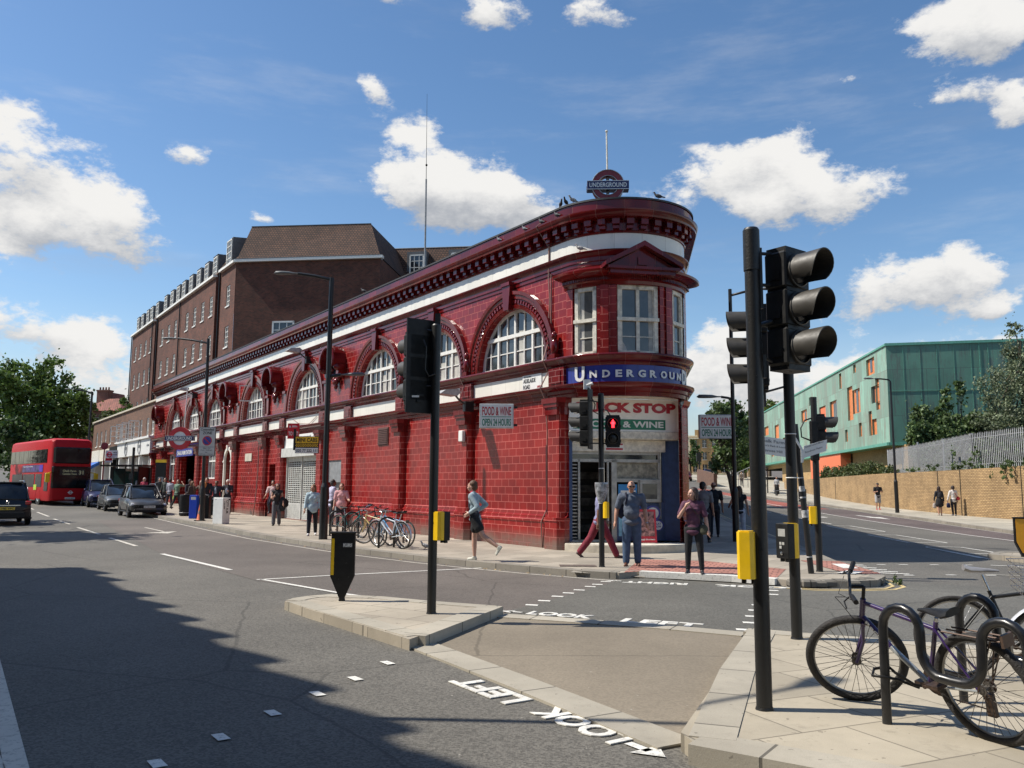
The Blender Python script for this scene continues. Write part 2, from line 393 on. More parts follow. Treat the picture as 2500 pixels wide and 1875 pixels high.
M_['bluet'] = brickmat('blue glazed tile', (.035, .05, .27), (.028, .04, .22), (.016, .022, .11), .45, 9.0, .005, .2, True, None, .12, 0, .1)
M_['navy'] = mat('navy enamel', (.012, .016, .09), .3, var=.1)
M_['rred'] = mat('roundel red', (.50, .018, .030), .35, var=.1)
M_['dred'] = mat('dull roundel red', (.20, .02, .03), .45, var=.15)
M_['signw'] = mat('sign white', (.74, .74, .71), .4, var=.05)
M_['signred'] = mat('letter red', (.42, .015, .03), .4, var=.08)
M_['signgreen'] = mat('sign green', (.012, .17, .09), .4, var=.08)
M_['stone'] = mat('pale stone', (.50, .45, .36), .8, var=.14)
M_['cream'] = mat('cream render', (.66, .58, .40), .8, var=.12)
M_['grey'] = mat('grey paint', (.22, .23, .24), .5)
M_['dark_inside'] = mat('dark interior', (.020, .018, .017), .9)  # near-black colour stands in for the shade inside rooms and recesses
# ---------------------------------------------------------------- ground, kerbs, markings
def asphalt(name, c, k=1.0):  # k: how strongly the stone chips show
    m, nt, b = newmat(name)
    big = ramp(nt, noise(nt, .22, 5, .6), .32, .7); c0 = mixc(nt, big, sc3(c, .84), sc3(c, 1.14))
    st = ramp(nt, noise(nt, .8, 6, .65, stretch=(1, .45, 1)), .35, .75); c1 = mixc(nt, st, c0, mulc(nt, c0, 1.12))
    vn = nd(nt, 'ShaderNodeTexVoronoi'); t = nd(nt, 'ShaderNodeTexCoord'); vn.inputs['Scale'].default_value = 62; nt.links.new(t.outputs['Object'], vn.inputs['Vector'])
    sp = nd(nt, 'ShaderNodeSeparateColor'); nt.links.new(vn.outputs['Color'], sp.inputs[0])
    g = ramp(nt, sp.outputs[0], 0, 1, 1-.40*k, 1+.5*k); gc = nd(nt, 'ShaderNodeCombineColor'); [nt.links.new(g, gc.inputs[i]) for i in range(3)]
    c2 = mixc(nt, .9, c1, gc.outputs[0], 'MULTIPLY')
    spots = ramp(nt, noise(nt, 11, 3, .6), .70, .73, 0, .35); c2 = mixc(nt, spots, c2, sc3(c, .5))
    w = ramp(nt, noise(nt, 26, 1, .4), .785, .80, 0, .55); c2 = mixc(nt, w, c2, (.45, .42, .36))
    cr = nd(nt, 'ShaderNodeTexVoronoi', feature='DISTANCE_TO_EDGE'); cr.inputs['Scale'].default_value = .22
    wv = nd(nt, 'ShaderNodeMix', data_type='VECTOR'); wv.inputs[0].default_value = .12; nt.links.new(t.outputs['Object'], wv.inputs[4]); nt.links.new(noise(nt, 2.2, 4, .6, col_=True), wv.inputs[5]); nt.links.new(wv.outputs[1], cr.inputs['Vector'])
    ck = ramp(nt, cr.outputs['Distance'], .0015, .004, .55, 0); c2 = mixc(nt, ck, c2, sc3(c, .45))
    nt.links.new(c2, b.inputs['Base Color']); b.inputs['Roughness'].default_value = .78; b.inputs['Specular IOR Level'].default_value = .35
    bump(nt, b, vn.outputs['Distance'], .5*k, .006)
    return m
M_['asphalt'] = asphalt('asphalt', (.116, .108, .093), .8)
M_['asphaltb'] = asphalt('warm asphalt', (.122, .106, .092), .6)
M_['asphaltr'] = asphalt('brown asphalt', (.108, .084, .078))
M_['asphaltg'] = asphalt('newer grey asphalt', (.110, .105, .091), .7)
M_['concrete'] = asphalt('worn concrete screed', (.208, .176, .132), .28)
M_['redlane'] = asphalt('red bus lane surface', (.25, .075, .055))
def paving(name, c, bw, bh, ms=.008, rot=0.0, dark=.5, coord='Object', stain=.35):
    m, nt, b = newmat(name)
    t = nd(nt, 'ShaderNodeTexCoord'); mp = nd(nt, 'ShaderNodeMapping'); mp.inputs['Rotation'].default_value = (0, 0, rot)
    if coord == 'UV': u = nd(nt, 'ShaderNodeUVMap'); nt.links.new(u.outputs[0], mp.inputs[0])
    else: nt.links.new(t.outputs['Object'], mp.inputs[0])
    br = nd(nt, 'ShaderNodeTexBrick'); br.inputs['Scale'].default_value = 1; br.inputs['Brick Width'].default_value = bw; br.inputs['Row Height'].default_value = bh; br.inputs['Mortar Size'].default_value = ms; br.inputs['Mortar Smooth'].default_value = .3
    br.inputs['Color1'].default_value = (*sc3(c, 1.1), 1); br.inputs['Color2'].default_value = (*sc3(c, .84), 1); br.inputs['Mortar'].default_value = (*sc3(c, dark), 1)
    nt.links.new(mp.outputs[0], br.inputs['Vector'])
    cc = br.outputs['Color']
    n = ramp(nt, noise(nt, .7, 6, .65), .35, .7); cc = mixc(nt, n, mulc(nt, cc, .84), mulc(nt, cc, 1.08))
    n = ramp(nt, noise(nt, 4.5, 8, .75), .52, .75, 0, stain); cc = mixc(nt, n, cc, sc3(c, .5))
    n = ramp(nt, noise(nt, 13, 2, .5), .70, .72, 0, .6); cc = mixc(nt, n, cc, sc3(c, .35))      # chewing gum
    n = ramp(nt, noise(nt, 170, 3, .7), .3, .7); cc = mixc(nt, n, mulc(nt, cc, .9), mulc(nt, cc, 1.08))
    nt.links.new(cc, b.inputs['Base Color']); b.inputs['Roughness'].default_value = .85
    bp = nd(nt, 'ShaderNodeBump', invert=True); bp.inputs['Strength'].default_value = .5; bp.inputs['Distance'].default_value = .006; nt.links.new(br.outputs['Fac'], bp.inputs['Height'])
    b2 = nd(nt, 'ShaderNodeBump'); b2.inputs['Strength'].default_value = .35; b2.inputs['Distance'].default_value = .005; nt.links.new(noise(nt, 55, 4, .7), b2.inputs['Height']); nt.links.new(bp.outputs[0], b2.inputs['Normal']); nt.links.new(b2.outputs[0], b.inputs['Normal'])
    return m
M_['slab'] = paving('paving slabs', (.37, .325, .26), .9, .6, .008, RZ)
M_['slabn'] = paving('near paving slabs', (.41, .36, .275), .75, .75, .009, R_(-24), .5, stain=.6)
M_['slabr'] = paving('far paving slabs', (.42, .385, .31), .9, .6, .01, R_(7.9), .6)
M_['slabi'] = paving('island slabs', (.40, .35, .275), .75, .62, .009, R_(33), .5)
M_['kerb'] = paving('granite kerb', (.26, .235, .195), .92, 4, .012, 0, .3, 'UV', .8)
M_['kerbl'] = paving('pale granite kerb', (.37, .335, .27), .92, 4, .012, 0, .35, 'UV', .35)
M_['kerbd'] = paving('old rough kerb', (.17, .155, .13), .95, 4, .014, 0, .3, 'UV', .8)
M_['tact'] = paving('red tactile paving', (.42, .19, .145), .20, .20, .018, R_(20), .45, stain=.5)
def paint(name, c, wear=.62):
    m, nt, b = newmat(name)
    n = ramp(nt, noise(nt, 19, 8, .82), .50, .64, 0, wear); n2 = ramp(nt, noise(nt, 1.2, 4, .6), .3, .7)
    cc = mixc(nt, n2, sc3(c, .86), c); nt.links.new(mixc(nt, n, cc, (.16, .15, .13)), b.inputs['Base Color']); b.inputs['Roughness'].default_value = .6
    return m
M_['mark'] = paint('road marking white', (.76, .74, .68))
M_['marko'] = paint('worn road marking', (.60, .56, .48), .75)
M_['marky'] = paint('yellow line', (.62, .48, .22), .6)
def sheet(name, poly, h, m, depth=0.0, step=None, kind='structure', uvpath=None):
    """flat polygon laid on the ground at height h above it; depth > 0 gives it real sides"""
    import bmesh
    bm = bmesh.new()
    f = bm.faces.new([bm.verts.new((p[0], p[1], 0)) for p in poly]); bm.normal_update()
    if f.normal.z < 0: f.normal_flip()
    ys = [p[1] for p in poly]
    y = 27.0
    while y < max(ys):
        if y > min(ys): bmesh.ops.bisect_plane(bm, geom=bm.verts[:]+bm.edges[:]+bm.faces[:], plane_co=(0, y, 0), plane_no=(0, 1, 0))
        y += 3.0 if y < 110 else 30.0
    bmesh.ops.triangulate(bm, faces=bm.faces[:])
    if depth:
        bd = [e for e in bm.edges if e.is_boundary]
        r = bmesh.ops.extrude_edge_only(bm, edges=bd)
        low = [v for v in r['geom'] if isinstance(v, bmesh.types.BMVert)]
        for v in bm.verts: v.co.z = T(v.co.y)+h
        for v in low: v.co.z -= depth
    else:
        for v in bm.verts: v.co.z = T(v.co.y)+h
    me = bpy.data.meshes.new(name); uvl = bm.loops.layers.uv.new('UVMap')
    for f in bm.faces:
        for l in f.loops: l[uvl].uv = (l.vert.co.x, l.vert.co.y)
    bm.to_mesh(me); bm.free(); me.materials.append(m)
    ob = bpy.data.objects.new(name, me); col.objects.link(ob)
    if kind: ob['kind'] = kind
    return ob
def offset_path(pts, d):
    out = []
    for i, p in enumerate(pts):
        a = Vector(pts[max(i-1, 0)][:2]); b = Vector(pts[min(i+1, len(pts)-1)][:2]); t = (b-a).normalized(); n = Vector((-t.y, t.x))
        k = 1.0
        if 0 < i < len(pts)-1:
            t1 = (Vector(p[:2])-a).normalized(); k = 1/max(.5, t1.dot(t))
        out.append((p[0]+n.x*d*k, p[1]+n.y*d*k))
    return out
def band(mb, pts, w, h, z=None, depth=0.0, side=0.0):
    """strip of width w along pts; side shifts it; boxes with depth"""
    P = []
    for i in range(len(pts)-1):
        a = Vector(pts[i]); b = Vector(pts[i+1]); n = max(1, int((b-a).length/3.0)) if max(a.y, b.y) > 27 else 1
        for k in range(n): P.append(tuple(a.lerp(b, k/n)))
    P.append(tuple(pts[-1]))
    L = offset_path(P, side+w/2); Rr = offset_path(P, side-w/2)
    u = 0; prev = None
    for i in range(len(P)-1):
        du = math.hypot(P[i+1][0]-P[i][0], P[i+1][1]-P[i][1])
        q = [(*L[i], T(L[i][1])+h), (*Rr[i], T(Rr[i][1])+h), (*Rr[i+1], T(Rr[i+1][1])+h), (*L[i+1], T(L[i+1][1])+h)]
        mb.add(q, [(0, 1, 2, 3)], 0, [[(u, .1), (u, .1+w), (u+du, .1+w), (u+du, .1)]])
        if depth:
            for (a, b) in ((0, 3), (2, 1)):
                A, B = q[a], q[b]; uu = (u, u+du) if a == 0 else (u+du, u)
                mb.add([A, B, (B[0], B[1], B[2]-depth), (A[0], A[1], A[2]-depth)], [(0, 1, 2, 3)], 0, [[(uu[0], 1), (uu[1], 1), (uu[1], 1+depth), (uu[0], 1+depth)]])
        u += du
    if depth:
        for i, k in ((0, 0), (-1, -1)):
            A = (*L[k], T(L[k][1])+h); B = (*Rr[k], T(Rr[k][1])+h); mb.add([A, B, (B[0], B[1], B[2]-depth), (A[0], A[1], A[2]-depth)], [(0, 1, 2, 3)])
def S_(mb, name, m): o = mb.build(name, m); o['kind'] = 'structure'; return o
gmb = MB()
ysg = [-150, -60, 0, 27]+[27+3*i for i in range(1, 28)]+[140, 200, 300, 420, 700]
for i in range(len(ysg)-1):
    y0, y1 = ysg[i], ysg[i+1]; gmb.quad((-600, y0, T(y0)-.03), (600, y0, T(y0)-.03), (600, y1, T(y1)-.03), (-600, y1, T(y1)-.03))
S_(gmb, 'ground', M_['asphaltb'])
sheet('road', [(-110, -30), (40, -30), (40, 420), (12, 420), (-110, 130)], 0.0, M_['asphalt'])
# surfacing changes seen in the photograph
sheet('road_patch', [(-4.6, 15.5), (-2.2, 13.3), (-.15, 11.7), (.3, 12.5), (2.0, 15.9), (-.9, 18.3), (-4.8, 22.9), (-8.3, 27.6), (-16.5, 40.3), (-19, 39), (-12, 27), (-8.6, 21.1)], .004, M_['asphaltb'])
sheet('crossing_surface', [(.3, 12.5), (-.05, 11.95), (2.75, 10.1), (3.3, 10.0), (5.4, 9.0), (9, 7.5), (9.5, 15), (7.1, 15.9), (6.6, 14.7), (5.2, 14.5), (2.6, 16.4), (2.0, 15.9)], .0065, M_['asphaltg'])
sheet('bus_lane', [(18.9, 57.5), (21.6, 57.5), (21.9, 80), (22.2, 98), (21.0, 98), (20.4, 80)], .006, M_['redlane'])
sheet('brown_lane', [(16.7, 27.0), (19.3, 31), (21.2, 43.8), (22.4, 57.3), (19.2, 57.3), (18.6, 48)], .004, M_['asphaltr'])
# the refuge between the two islands
sheet('refuge_floor', [(-.95, 9.3), (1.2, 5.95), (3.0, 9.95), (2.2, 10.5), (-.1, 11.6), (-.2, 11.3)], .010, M_['concrete'])
k = MB(); band(k, [(-.95, 9.33), (.12, 7.58), (1.12, 5.86)], .34, .022, depth=.03, side=.0); S_(k, 'flush_kerb', M_['kerbl'])
k = MB(); band(k, [(-.12, 11.46), (.55, 11.2), (1.9, 10.62), (2.75, 10.14)], .30, .022, depth=.03); S_(k, 'flush_kerb', M_['kerbl'])
# traffic island with the keep left bollard
isl = [(-3.14, 11.96), (-3.10, 12.22), (-2.95, 12.5), (-2.67, 12.69), (-1.9, 12.5), (-1.19, 12.11), (-.10, 11.60), (-1.06, 9.10), (-1.69, 9.96), (-2.25, 10.72), (-2.62, 11.2)]
sheet('traffic_island', isl, .118, M_['slabi'], .15)
k = MB(); band(k, [(-3.02, 12.0), (-2.98, 12.2), (-2.85, 12.42), (-2.66, 12.56), (-1.9, 12.38), (-1.24, 11.98), (-.22, 11.5)], .24, .124, depth=.13); band(k, [(-.22, 11.56), (-1.02, 9.3)], .30, .126, depth=.135, side=-.03); band(k, [(-1.0, 9.32), (-1.6, 10.10), (-2.16, 10.85), (-2.55, 11.36), (-2.98, 11.96)], .27, .124, depth=.13)
S_(k, 'island_kerb', M_['kerbl'])
# near corner pavement with the bicycle stands
cp = [(1.13, 5.78), (1.17, 5.55), (1.95, 4.98), (6, 2.2), (12, -2), (30, -14), (30, -2), (10, 6.6), (5.24, 8.83), (3.43, 9.60), (2.80, 9.95)]
sheet('corner_pavement', cp, .118, M_['slabn'], .15)
k = MB(); band(k, [(2.72, 9.85), (1.86, 7.7), (1.16, 5.68)], .30, .126, depth=.14, side=.15); band(k, [(1.12, 5.50), (1.95, 4.93), (6, 2.15), (12, -2.05), (20, -7.4)], .32, .125, depth=.14, side=.16); band(k, [(20, 2.2), (10, 6.55), (5.24, 8.78), (3.43, 9.54), (2.74, 9.92)], .26, .124, depth=.14, side=.13)
S_(k, 'corner_kerb', M_['kerbl'])
# station pavement
kl = [(-75, 130), (-42.6, 80), (-32.0, 64.0), (-24.0, 51.9), (-19.0, 44.2), (-15.95, 39.5), (-11.97, 33.9), (-9.2, 29.4), (-7.3, 26.5), (-5.2, 23.6), (-3.6, 21.4), (-1.9, 19.5), (-.6, 18.2), (.5, 17.25), (1.3, 16.55)]
kr = [(5.0, 15.12), (5.9, 14.98), (6.5, 15.2), (6.95, 15.9), (7.2, 17.2), (7.3, 19.2), (7.75, 21.7), (8.35, 25.0), (9.25, 31.5), (11.6, 48.5), (16, 80), (19, 102), (27, 160), (48, 300)]
sheet('station_pavement', kl+[(2.05, 16.2), (2.6, 16.5), (4.0, 15.85), (4.75, 15.3)]+kr+[(20, 300), (-20, 130)], .115, M_['slab'], .15)
k = MB(); band(k, kl+[(2.0, 16.22)], .28, .122, depth=.14, side=.11); S_(k, 'station_kerb', M_['kerb'])
k = MB(); band(k, kr, .26, .122, depth=.14, side=.12); S_(k, 'station_kerb', M_['kerb'])
sheet('tactile_paving', [(2.15, 16.25), (2.62, 16.55), (4.0, 15.9), (4.75, 15.35), (5.5, 17.1), (4.3, 18.9), (2.9, 19.2)], .121, M_['tact'])
sheet('tactile_paving', [(6.4, 16.35), (7.05, 16.2), (7.3, 19.0), (6.5, 19.2)], .1255, M_['tact'])
k = MB(); band(k, [(2.5, 16.47), (3.2, 16.18), (4.1, 15.77), (4.75, 15.30)], .22, .128, depth=.11, side=0); S_(k, 'white_crossing_kerb', M_['mark'])
k = MB(); k.add([(1.15, 16.45, .1), (2.55, 16.30, .02), (2.6, 16.62, .125), (1.3, 16.75, .13)], [(0, 1, 2, 3)]); S_(k, 'ramped_kerb', M_['kerb'])
k = MB(); band(k, [(6.36, 16.25), (6.75, 16.75)], .34, .130); band(k, [(6.88, 17.3), (7.02, 18.3)], .3, .130); S_(k, 'white_kerb_marking', M_['mark'])
# old rough stones by the corner of the pavement
k = MB()
for i in range(9):
    a = 5.0+i*.2; yy = 14.98-.05*math.sin(i*1.3)+(0.02*i*i/3 if i > 5 else 0)
    k.box(a-.12, a+.13, yy-.02, yy+.24, 0, .128+.012*math.sin(i*2.1), bev=.03)
S_(k, 'rough_stone_kerb', M_['kerbd'])
# pavement below the brick wall on the right
kf = [(17.2, 12), (17.6, 21), (19.3, 31.0), (20.3, 37), (21.5, 44.5), (22.5, 54), (22.95, 62.5), (22.95, 74.8), (22.9, 81.4), (24.3, 102), (33, 160), (55, 300)]
sheet('wall_pavement', kf+[(75, 300), (50, 160), (34, 84), (34, 12)], .115, M_['slabr'], .15)
k = MB(); band(k, kf, .24, .121, depth=.13, side=-.1); S_(k, 'far_kerb', M_['kerb'])
# second island at the right
sheet('traffic_island', [(12.0, 21.5), (12.3, 21.95), (12.8, 22.4), (17.0, 22.9), (17.0, 17.8), (12.4, 19.6)], .115, M_['slabi'], .15)
k = MB(); band(k, [(12.4, 19.62), (12.02, 21.4), (12.25, 21.9), (12.8, 22.35), (17, 22.85)], .24, .123, depth=.14, side=-.12); S_(k, 'island_kerb', M_['kerb'])
# markings
mk = MB(); mo = MB(); my = MB()
def line(mb, a, b, w=.1, z=.010): band(mb, [a, b], w, z)
def quad4(mb, pts, z=.010):
    mb.add([(p[0], p[1], T(p[1])+z) for p in pts], [tuple(range(len(pts)))])
for p in [(-1.21, 8.44), (-1.4, 7.76), (-1.61, 7.2), (-1.81, 6.6), (-1.99, 5.98), (-2.19, 5.42), (-2.38, 4.85)]:
    quad4(mk, [(p[0]-.07, p[1]+.06), (p[0]+.03, p[1]-.08), (p[0]+.10, p[1]-.03), (p[0], p[1]+.10)])
for p in [(.31, 12.54), (.51, 13.01), (.74, 13.53), (.94, 13.96), (1.15, 14.38), (1.38, 14.87), (1.54, 15.21), (1.74, 15.67)]:
    quad4(mk, [(p[0]-.10, p[1]-.03), (p[0]+.08, p[1]-.08), (p[0]+.10, p[1]+.04), (p[0]-.08, p[1]+.09)])
for p in [(3.45, 12.16), (3.25, 11.6), (3.07, 11.06), (2.84, 10.52), (4.43, 14.5), (4.26, 13.97), (3.65, 12.7)]:
    quad4(mk, [(p[0]-.09, p[1]-.03), (p[0]+.08, p[1]-.08), (p[0]+.10, p[1]+.04), (p[0]-.07, p[1]+.09)])
for x, y in [(7.58, 19.35), (7.92, 19.45), (8.45, 19.5), (8.98, 19.55), (9.7, 19.58), (10.48, 19.6), (8.0, 17.2), (8.9, 17.3), (9.7, 17.3)]:
    quad4(mk, [(x-.1, y-.05), (x+.1, y-.05), (x+.1, y+.05), (x-.1, y+.05)])
line(mk, (-4.62, 15.6), (-3.44, 16.41), .09); line(mk, (-3.44, 16.41), (-.62, 18.08), .09); line(mk, (-4.55, 15.66), (-2.69, 13.72), .09); line(mk, (-2.69, 13.72), (-2.2, 13.3), .09)
for a, b in [((-30.2, 53), (-27.9, 49.6)), ((-26, 46.6), (-22.9, 42.1)), ((-21.4, 39.8), (-18.4, 35.5)), ((-16.9, 33.2), (-14.0, 29.0)), ((-12.8, 27.2), (-10.4, 23.7)), ((-8.64, 21.16), (-5.67, 17.32))]:
    line(mo if b[1] > 20 else mk, a, b, .12)
line(mo, (-6.4, 10.5), (-2.6, 4.75), .13); line(mo, (-6.0, 9.3), (-3.0, 5.2), .07)
band(mo, [(-42, 78), (-24.4, 52.1), (-16.45, 39.9), (-8.4, 27.3), (-5.0, 22.6), (-3.9, 21.2), (-2.2, 19.3), (-.9, 18.05), (.3, 17.0), (1.9, 15.85)], .07, .008)
line(mo, (-14.4, 33.5), (-12.6, 30.9), .10); quad4(mo, [(-12.2, 31.1), (-12.9, 30.1), (-12.0, 29.8)]); 
# road writing
def road_text(mb, body, o, adv, up, w, h): mb.text(body, (o[0], o[1], .009), (adv[0], adv[1], 0), (up[0], up[1], 0), w, h, -.008 if (adv[0]*up[1]-adv[1]*up[0]) < 0 else .008, .035)
def nrm(a, b): d = math.hypot(b[0]-a[0], b[1]-a[1]); return ((b[0]-a[0])/d, (b[1]-a[1])/d), d
ad, L = nrm((.95, 5.98), (-.36, 7.95)); upv = (-ad[1], ad[0])
road_text(mk, 'LOOK', (.90, 6.03), ad, upv, .98, .27); road_text(mk, 'LEFT', (.19, 7.06), ad, upv, .92, .27)
def arrow(mb, tip, d, ln, w):
    px, py = -d[1], d[0]; tx, ty = tip
    quad4(mb, [(tx-d[0]*ln+px*.035, ty-d[1]*ln+py*.035), (tx-d[0]*ln-px*.035, ty-d[1]*ln-py*.035), (tx-d[0]*.15-px*.035, ty-d[1]*.15-py*.035), (tx-d[0]*.15+px*.035, ty-d[1]*.15+py*.035)])
    quad4(mb, [(tx, ty), (tx-d[0]*.2+px*w, ty-d[1]*.2+py*w), (tx-d[0]*.2-px*w, ty-d[1]*.2-py*w)])
arrow(mk, (1.0, 5.62), (-ad[0], -ad[1]), .36, .13)
ad, L = nrm((.22, 11.62), (2.3, 10.68)); upv = (-ad[1], ad[0])
road_text(mk, 'LOOK', (.2, 11.66), ad, upv, .92, .30); road_text(mk, 'LEFT', (1.4, 11.07), ad, upv, 1.02, .30)
arrow(mk, (-.15, 11.95), (-ad[0], -ad[1]), .34, .11)
ad, L = nrm((5.3, 14.75), (2.0, 15.72)); upv = (-ad[1], ad[0])
road_text(mk, 'LOOK', (5.05, 14.92), ad, upv, 1.45, .26); road_text(mk, 'RIGHT', (3.2, 15.46), ad, upv, 1.15, .26)
arrow(mk, (1.75, 15.88), ad, .3, .1)
# Haverstock Hill side
band(mk, [(16.9, 26), (17.3, 32), (18.2, 42), (19.03, 52.3), (19.45, 57.5), (19.9, 68), (20.2, 80)], .10, .010)
band(mo, [(17.3, 12), (17.45, 21.3), (19.1, 31.0), (20.1, 37), (21.3, 44.5), (22.3, 54), (22.7, 62.5), (22.7, 78)], .07, .008)
def zig(x, y, s, m_=mk):
    for a, b in (((0, 0), (-.5, -4.3)), ((.05, .1), (1.05, 0)), ((1.05, 0), (.75, -4.3)), ((-.1, -2.6), (.8, -2.4)), ((-.45, -4.2), (.7, -4.4))):
        line(m_, (x+a[0], y+a[1]), (x+b[0], y+b[1]), .085)
zig(14.33, 38.6, 1); zig(13.4, 31.95, 1); zig(12.45, 25.6, 1)
line(mk, (15.86, 49.9), (15.1, 40.05), .09); line(mo, (16.5, 60), (15.95, 52), .09); line(mk, (11.9, 21.6), (12.4, 25.4), .09)
quad4(mk, [(20.0, 49.4), (20.1, 47.6), (19.8, 47.6), (20.2, 45.2), (20.6, 47.4), (20.32, 47.5), (20.25, 49.4)])
quad4(mk, [(17.2, 47.5), (17.0, 46.9), (17.4, 46.6), (17.5, 47.4)])
for i in range(5): line(mk, (7.6-i*.02, 19.2-i*.38), (7.95+.04*i, 19.1-i*.42), .13)
ad, L = nrm((7.75, 17.2), (7.75, 19.2)); 
for i in range(3): line(mk, (11.0+i*.35, 19.6-i*.4), (11.5+i*.4, 19.35-i*.45), .1)
line(mo, (9.7, 17.5), (10.3, 17.25), .06)
band(my, [(4.6, 14.98), (5.19, 14.57), (5.92, 14.55), (6.6, 14.75), (6.95, 15.15), (7.14, 15.87), (7.15, 16.6)], .07, .010)
band(my, [(5.0, 14.86), (5.3, 14.72), (5.92, 14.69), (6.5, 14.88), (6.8, 15.25), (6.98, 15.87), (7.03, 16.5)], .06, .010)
band(my, [(7.45, 19.6), (7.95, 22.2), (8.6, 26), (9.7, 33), (12.1, 50), (16.4, 80)], .06, .010); band(my, [(7.6, 19.6), (8.1, 22.2), (8.75, 26), (9.85, 33), (12.25, 50), (16.55, 80)], .06, .010)
S_(mk, 'road_marking', M_['mark']); S_(mo, 'worn_road_marking', M_['marko']); S_(my, 'yellow_lines', M_['marky'])
# drain cover and small litter on the pavement
k = MB(); k.box(1.0, 1.75, 17.35, 17.7, .118, .126); 
for i in range(6): k.box(1.05+i*.115, 1.1+i*.115, 17.39, 17.66, .126, .128)
tag(k.build('drain_cover', M_['greyplinth']), 'rusty rectangular drain cover set in the pavement beside the crossing pole', 'drain cover')
# ---------------------------------------------------------------- the station
ST = thing('station_building', 'long oxblood red glazed tile station wedge with arched windows and a rounded prow', 'building', (AX, AY, 0), RZ)
RD = 1.8
D2 = (math.cos(R_(-42.3)), math.sin(R_(-42.3))); N2 = (math.cos(R_(227.7)), math.sin(R_(227.7)))
SL = 50.4
def drum(a0, a1, n):
    return [(RD*math.cos(R_(a0+(a1-a0)*i/n)), -RD+RD*math.sin(R_(a0+(a1-a0)*i/n)), math.cos(R_(a0+(a1-a0)*i/n)), math.sin(R_(a0+(a1-a0)*i/n))) for i in range(n+1)]
E0 = (RD*N2[0], -RD+RD*N2[1])
RIGHT = [(E0[0]+D2[0]*t, E0[1]+D2[1]*t, N2[0], N2[1]) for t in (8, 20, 32, 44)]
STRAIGHT = [(SL, 0, 0, 1)]+[(s, 0, 0, 1) for s in (40, 30, 20, 10)]
FULL = STRAIGHT+drum(90, 227.7, 46)+RIGHT
def holed(mb, x0, x1, z0, z1, holes, y=0.0, dep=.25, mi=0, mr=0):
    xs = sorted({x0, x1, *[h[0] for h in holes], *[h[1] for h in holes]}); zs = sorted({z0, z1, *[h[2] for h in holes], *[h[3] for h in holes]})
    for i in range(len(xs)-1):
        for j in range(len(zs)-1):
            a, b, c, d = xs[i], xs[i+1], zs[j], zs[j+1]; mx, mz = (a+b)/2, (c+d)/2
            if any(h[0] < mx < h[1] and h[2] < mz < h[3] for h in holes): continue
            mb.quad((a, y, c), (b, y, c), (b, y, d), (a, y, d), mi)
    for a, b, c, d in [h[:4] for h in holes]:
        mb.quad((a, y, c), (a, y-dep, c), (a, y-dep, d), (a, y, d), mr); mb.quad((b, y, c), (b, y, d), (b, y-dep, d), (b, y-dep, c), mr)
        mb.quad((a, y, d), (a, y-dep, d), (b, y-dep, d), (b, y, d), mr); mb.quad((a, y, c), (b, y, c), (b, y-dep, c), (a, y-dep, c), mr)
WIN = [(2.65, 1.75, 5.12), (7.15, 1.75, 5.12), (11.62, 1.75, 5.12), (19.0, 1.76, 5.12), (26.48, 1.72, 5.12), (34.15, 1.72, 5.12), (39.05, 1.62, 5.20), (43.95, 1.72, 5.12)]
# --- walls
wall = MB()
HOL = [(14.55, 16.2, .5, 2.75), (17.4, 21.3, .2, 3.9), (22.75, 23.6, .35, 2.72), (30.0, 31.35, .3, 3.55), (33.3, 35.5, 2.05, 3.7), (37.6, 41.6, .2, 4.0), (42.75, 45.7, 1.9, 3.8)]
holed(wall, 0, SL, 0, 4.1, HOL, 0, .35)
xs0 = 0.0
for c, r, zb in WIN:                       # wall above the sill line, cut round each arch
    wall.quad((xs0, 0, 4.1), (c-r, 0, 4.1), (c-r, 0, 7.55), (xs0, 0, 7.55)); N = 18
    for i in range(N):
        t0, t1 = PI-PI*i/N, PI-PI*(i+1)/N
        a = (c+r*math.cos(t0), zb+r*math.sin(t0)); b = (c+r*math.cos(t1), zb+r*math.sin(t1))
        wall.quad((a[0], 0, a[1]), (b[0], 0, b[1]), (b[0], 0, 7.55), (a[0], 0, 7.55))
        wall.quad((a[0], 0, a[1]), (a[0], -.30, a[1]), (b[0], -.30, b[1]), (b[0], 0, b[1]))
    wall.quad((c-r, 0, 4.1), (c+r, 0, 4.1), (c+r, 0, zb), (c-r, 0, zb)); wall.quad((c-r, 0, zb), (c+r, 0, zb), (c+r, -.30, zb), (c-r, -.30, zb))
    xs0 = c+r
wall.quad((xs0, 0, 4.1), (SL, 0, 4.1), (SL, 0, 7.55), (xs0, 0, 7.55))
wall.quad((SL, 0, 0), (SL, -9, 0), (SL, -9, 8.9), (SL, 0, 8.9))
wall.sweep(drum(90, 92.5, 1), [(0, 0), (0, 5.05)]); wall.sweep(drum(197, 227.7, 10)+RIGHT, [(0, 0), (0, 5.05)], 0, 6.3)
wall.sweep(drum(92.5, 197, 30), [(0, 4.05), (0, 5.05)])
for a0, a1 in ((90, 100), (120.3, 138.2), (172.6, 189.3), (209.8, 227.7)):
    wall.sweep(drum(a0, a1, 6), [(0, 5.0), (0, 7.55)], 0, RD*R_(a0))
wall.sweep(drum(90, 227.7, 46), [(0, 6.92), (0, 7.55)])
wall.sweep(drum(227.7, 227.7, 1)[:1]+RIGHT, [(0, 5.0), (0, 7.55)], 0, 9)
wall.sweep(FULL, [(0, 7.5), (0, 8.9)])
wall.build('wall', M_['tile'], ST)
# flat roof
rf = MB(); P = [(p[0], p[1]) for p in FULL]+[(SL-8, -22), (SL, -9)]
rf.prism([(x, y) for x, y in P], 8.84, 8.92, 'z'); rf.build('roof', M_['coping'], ST)
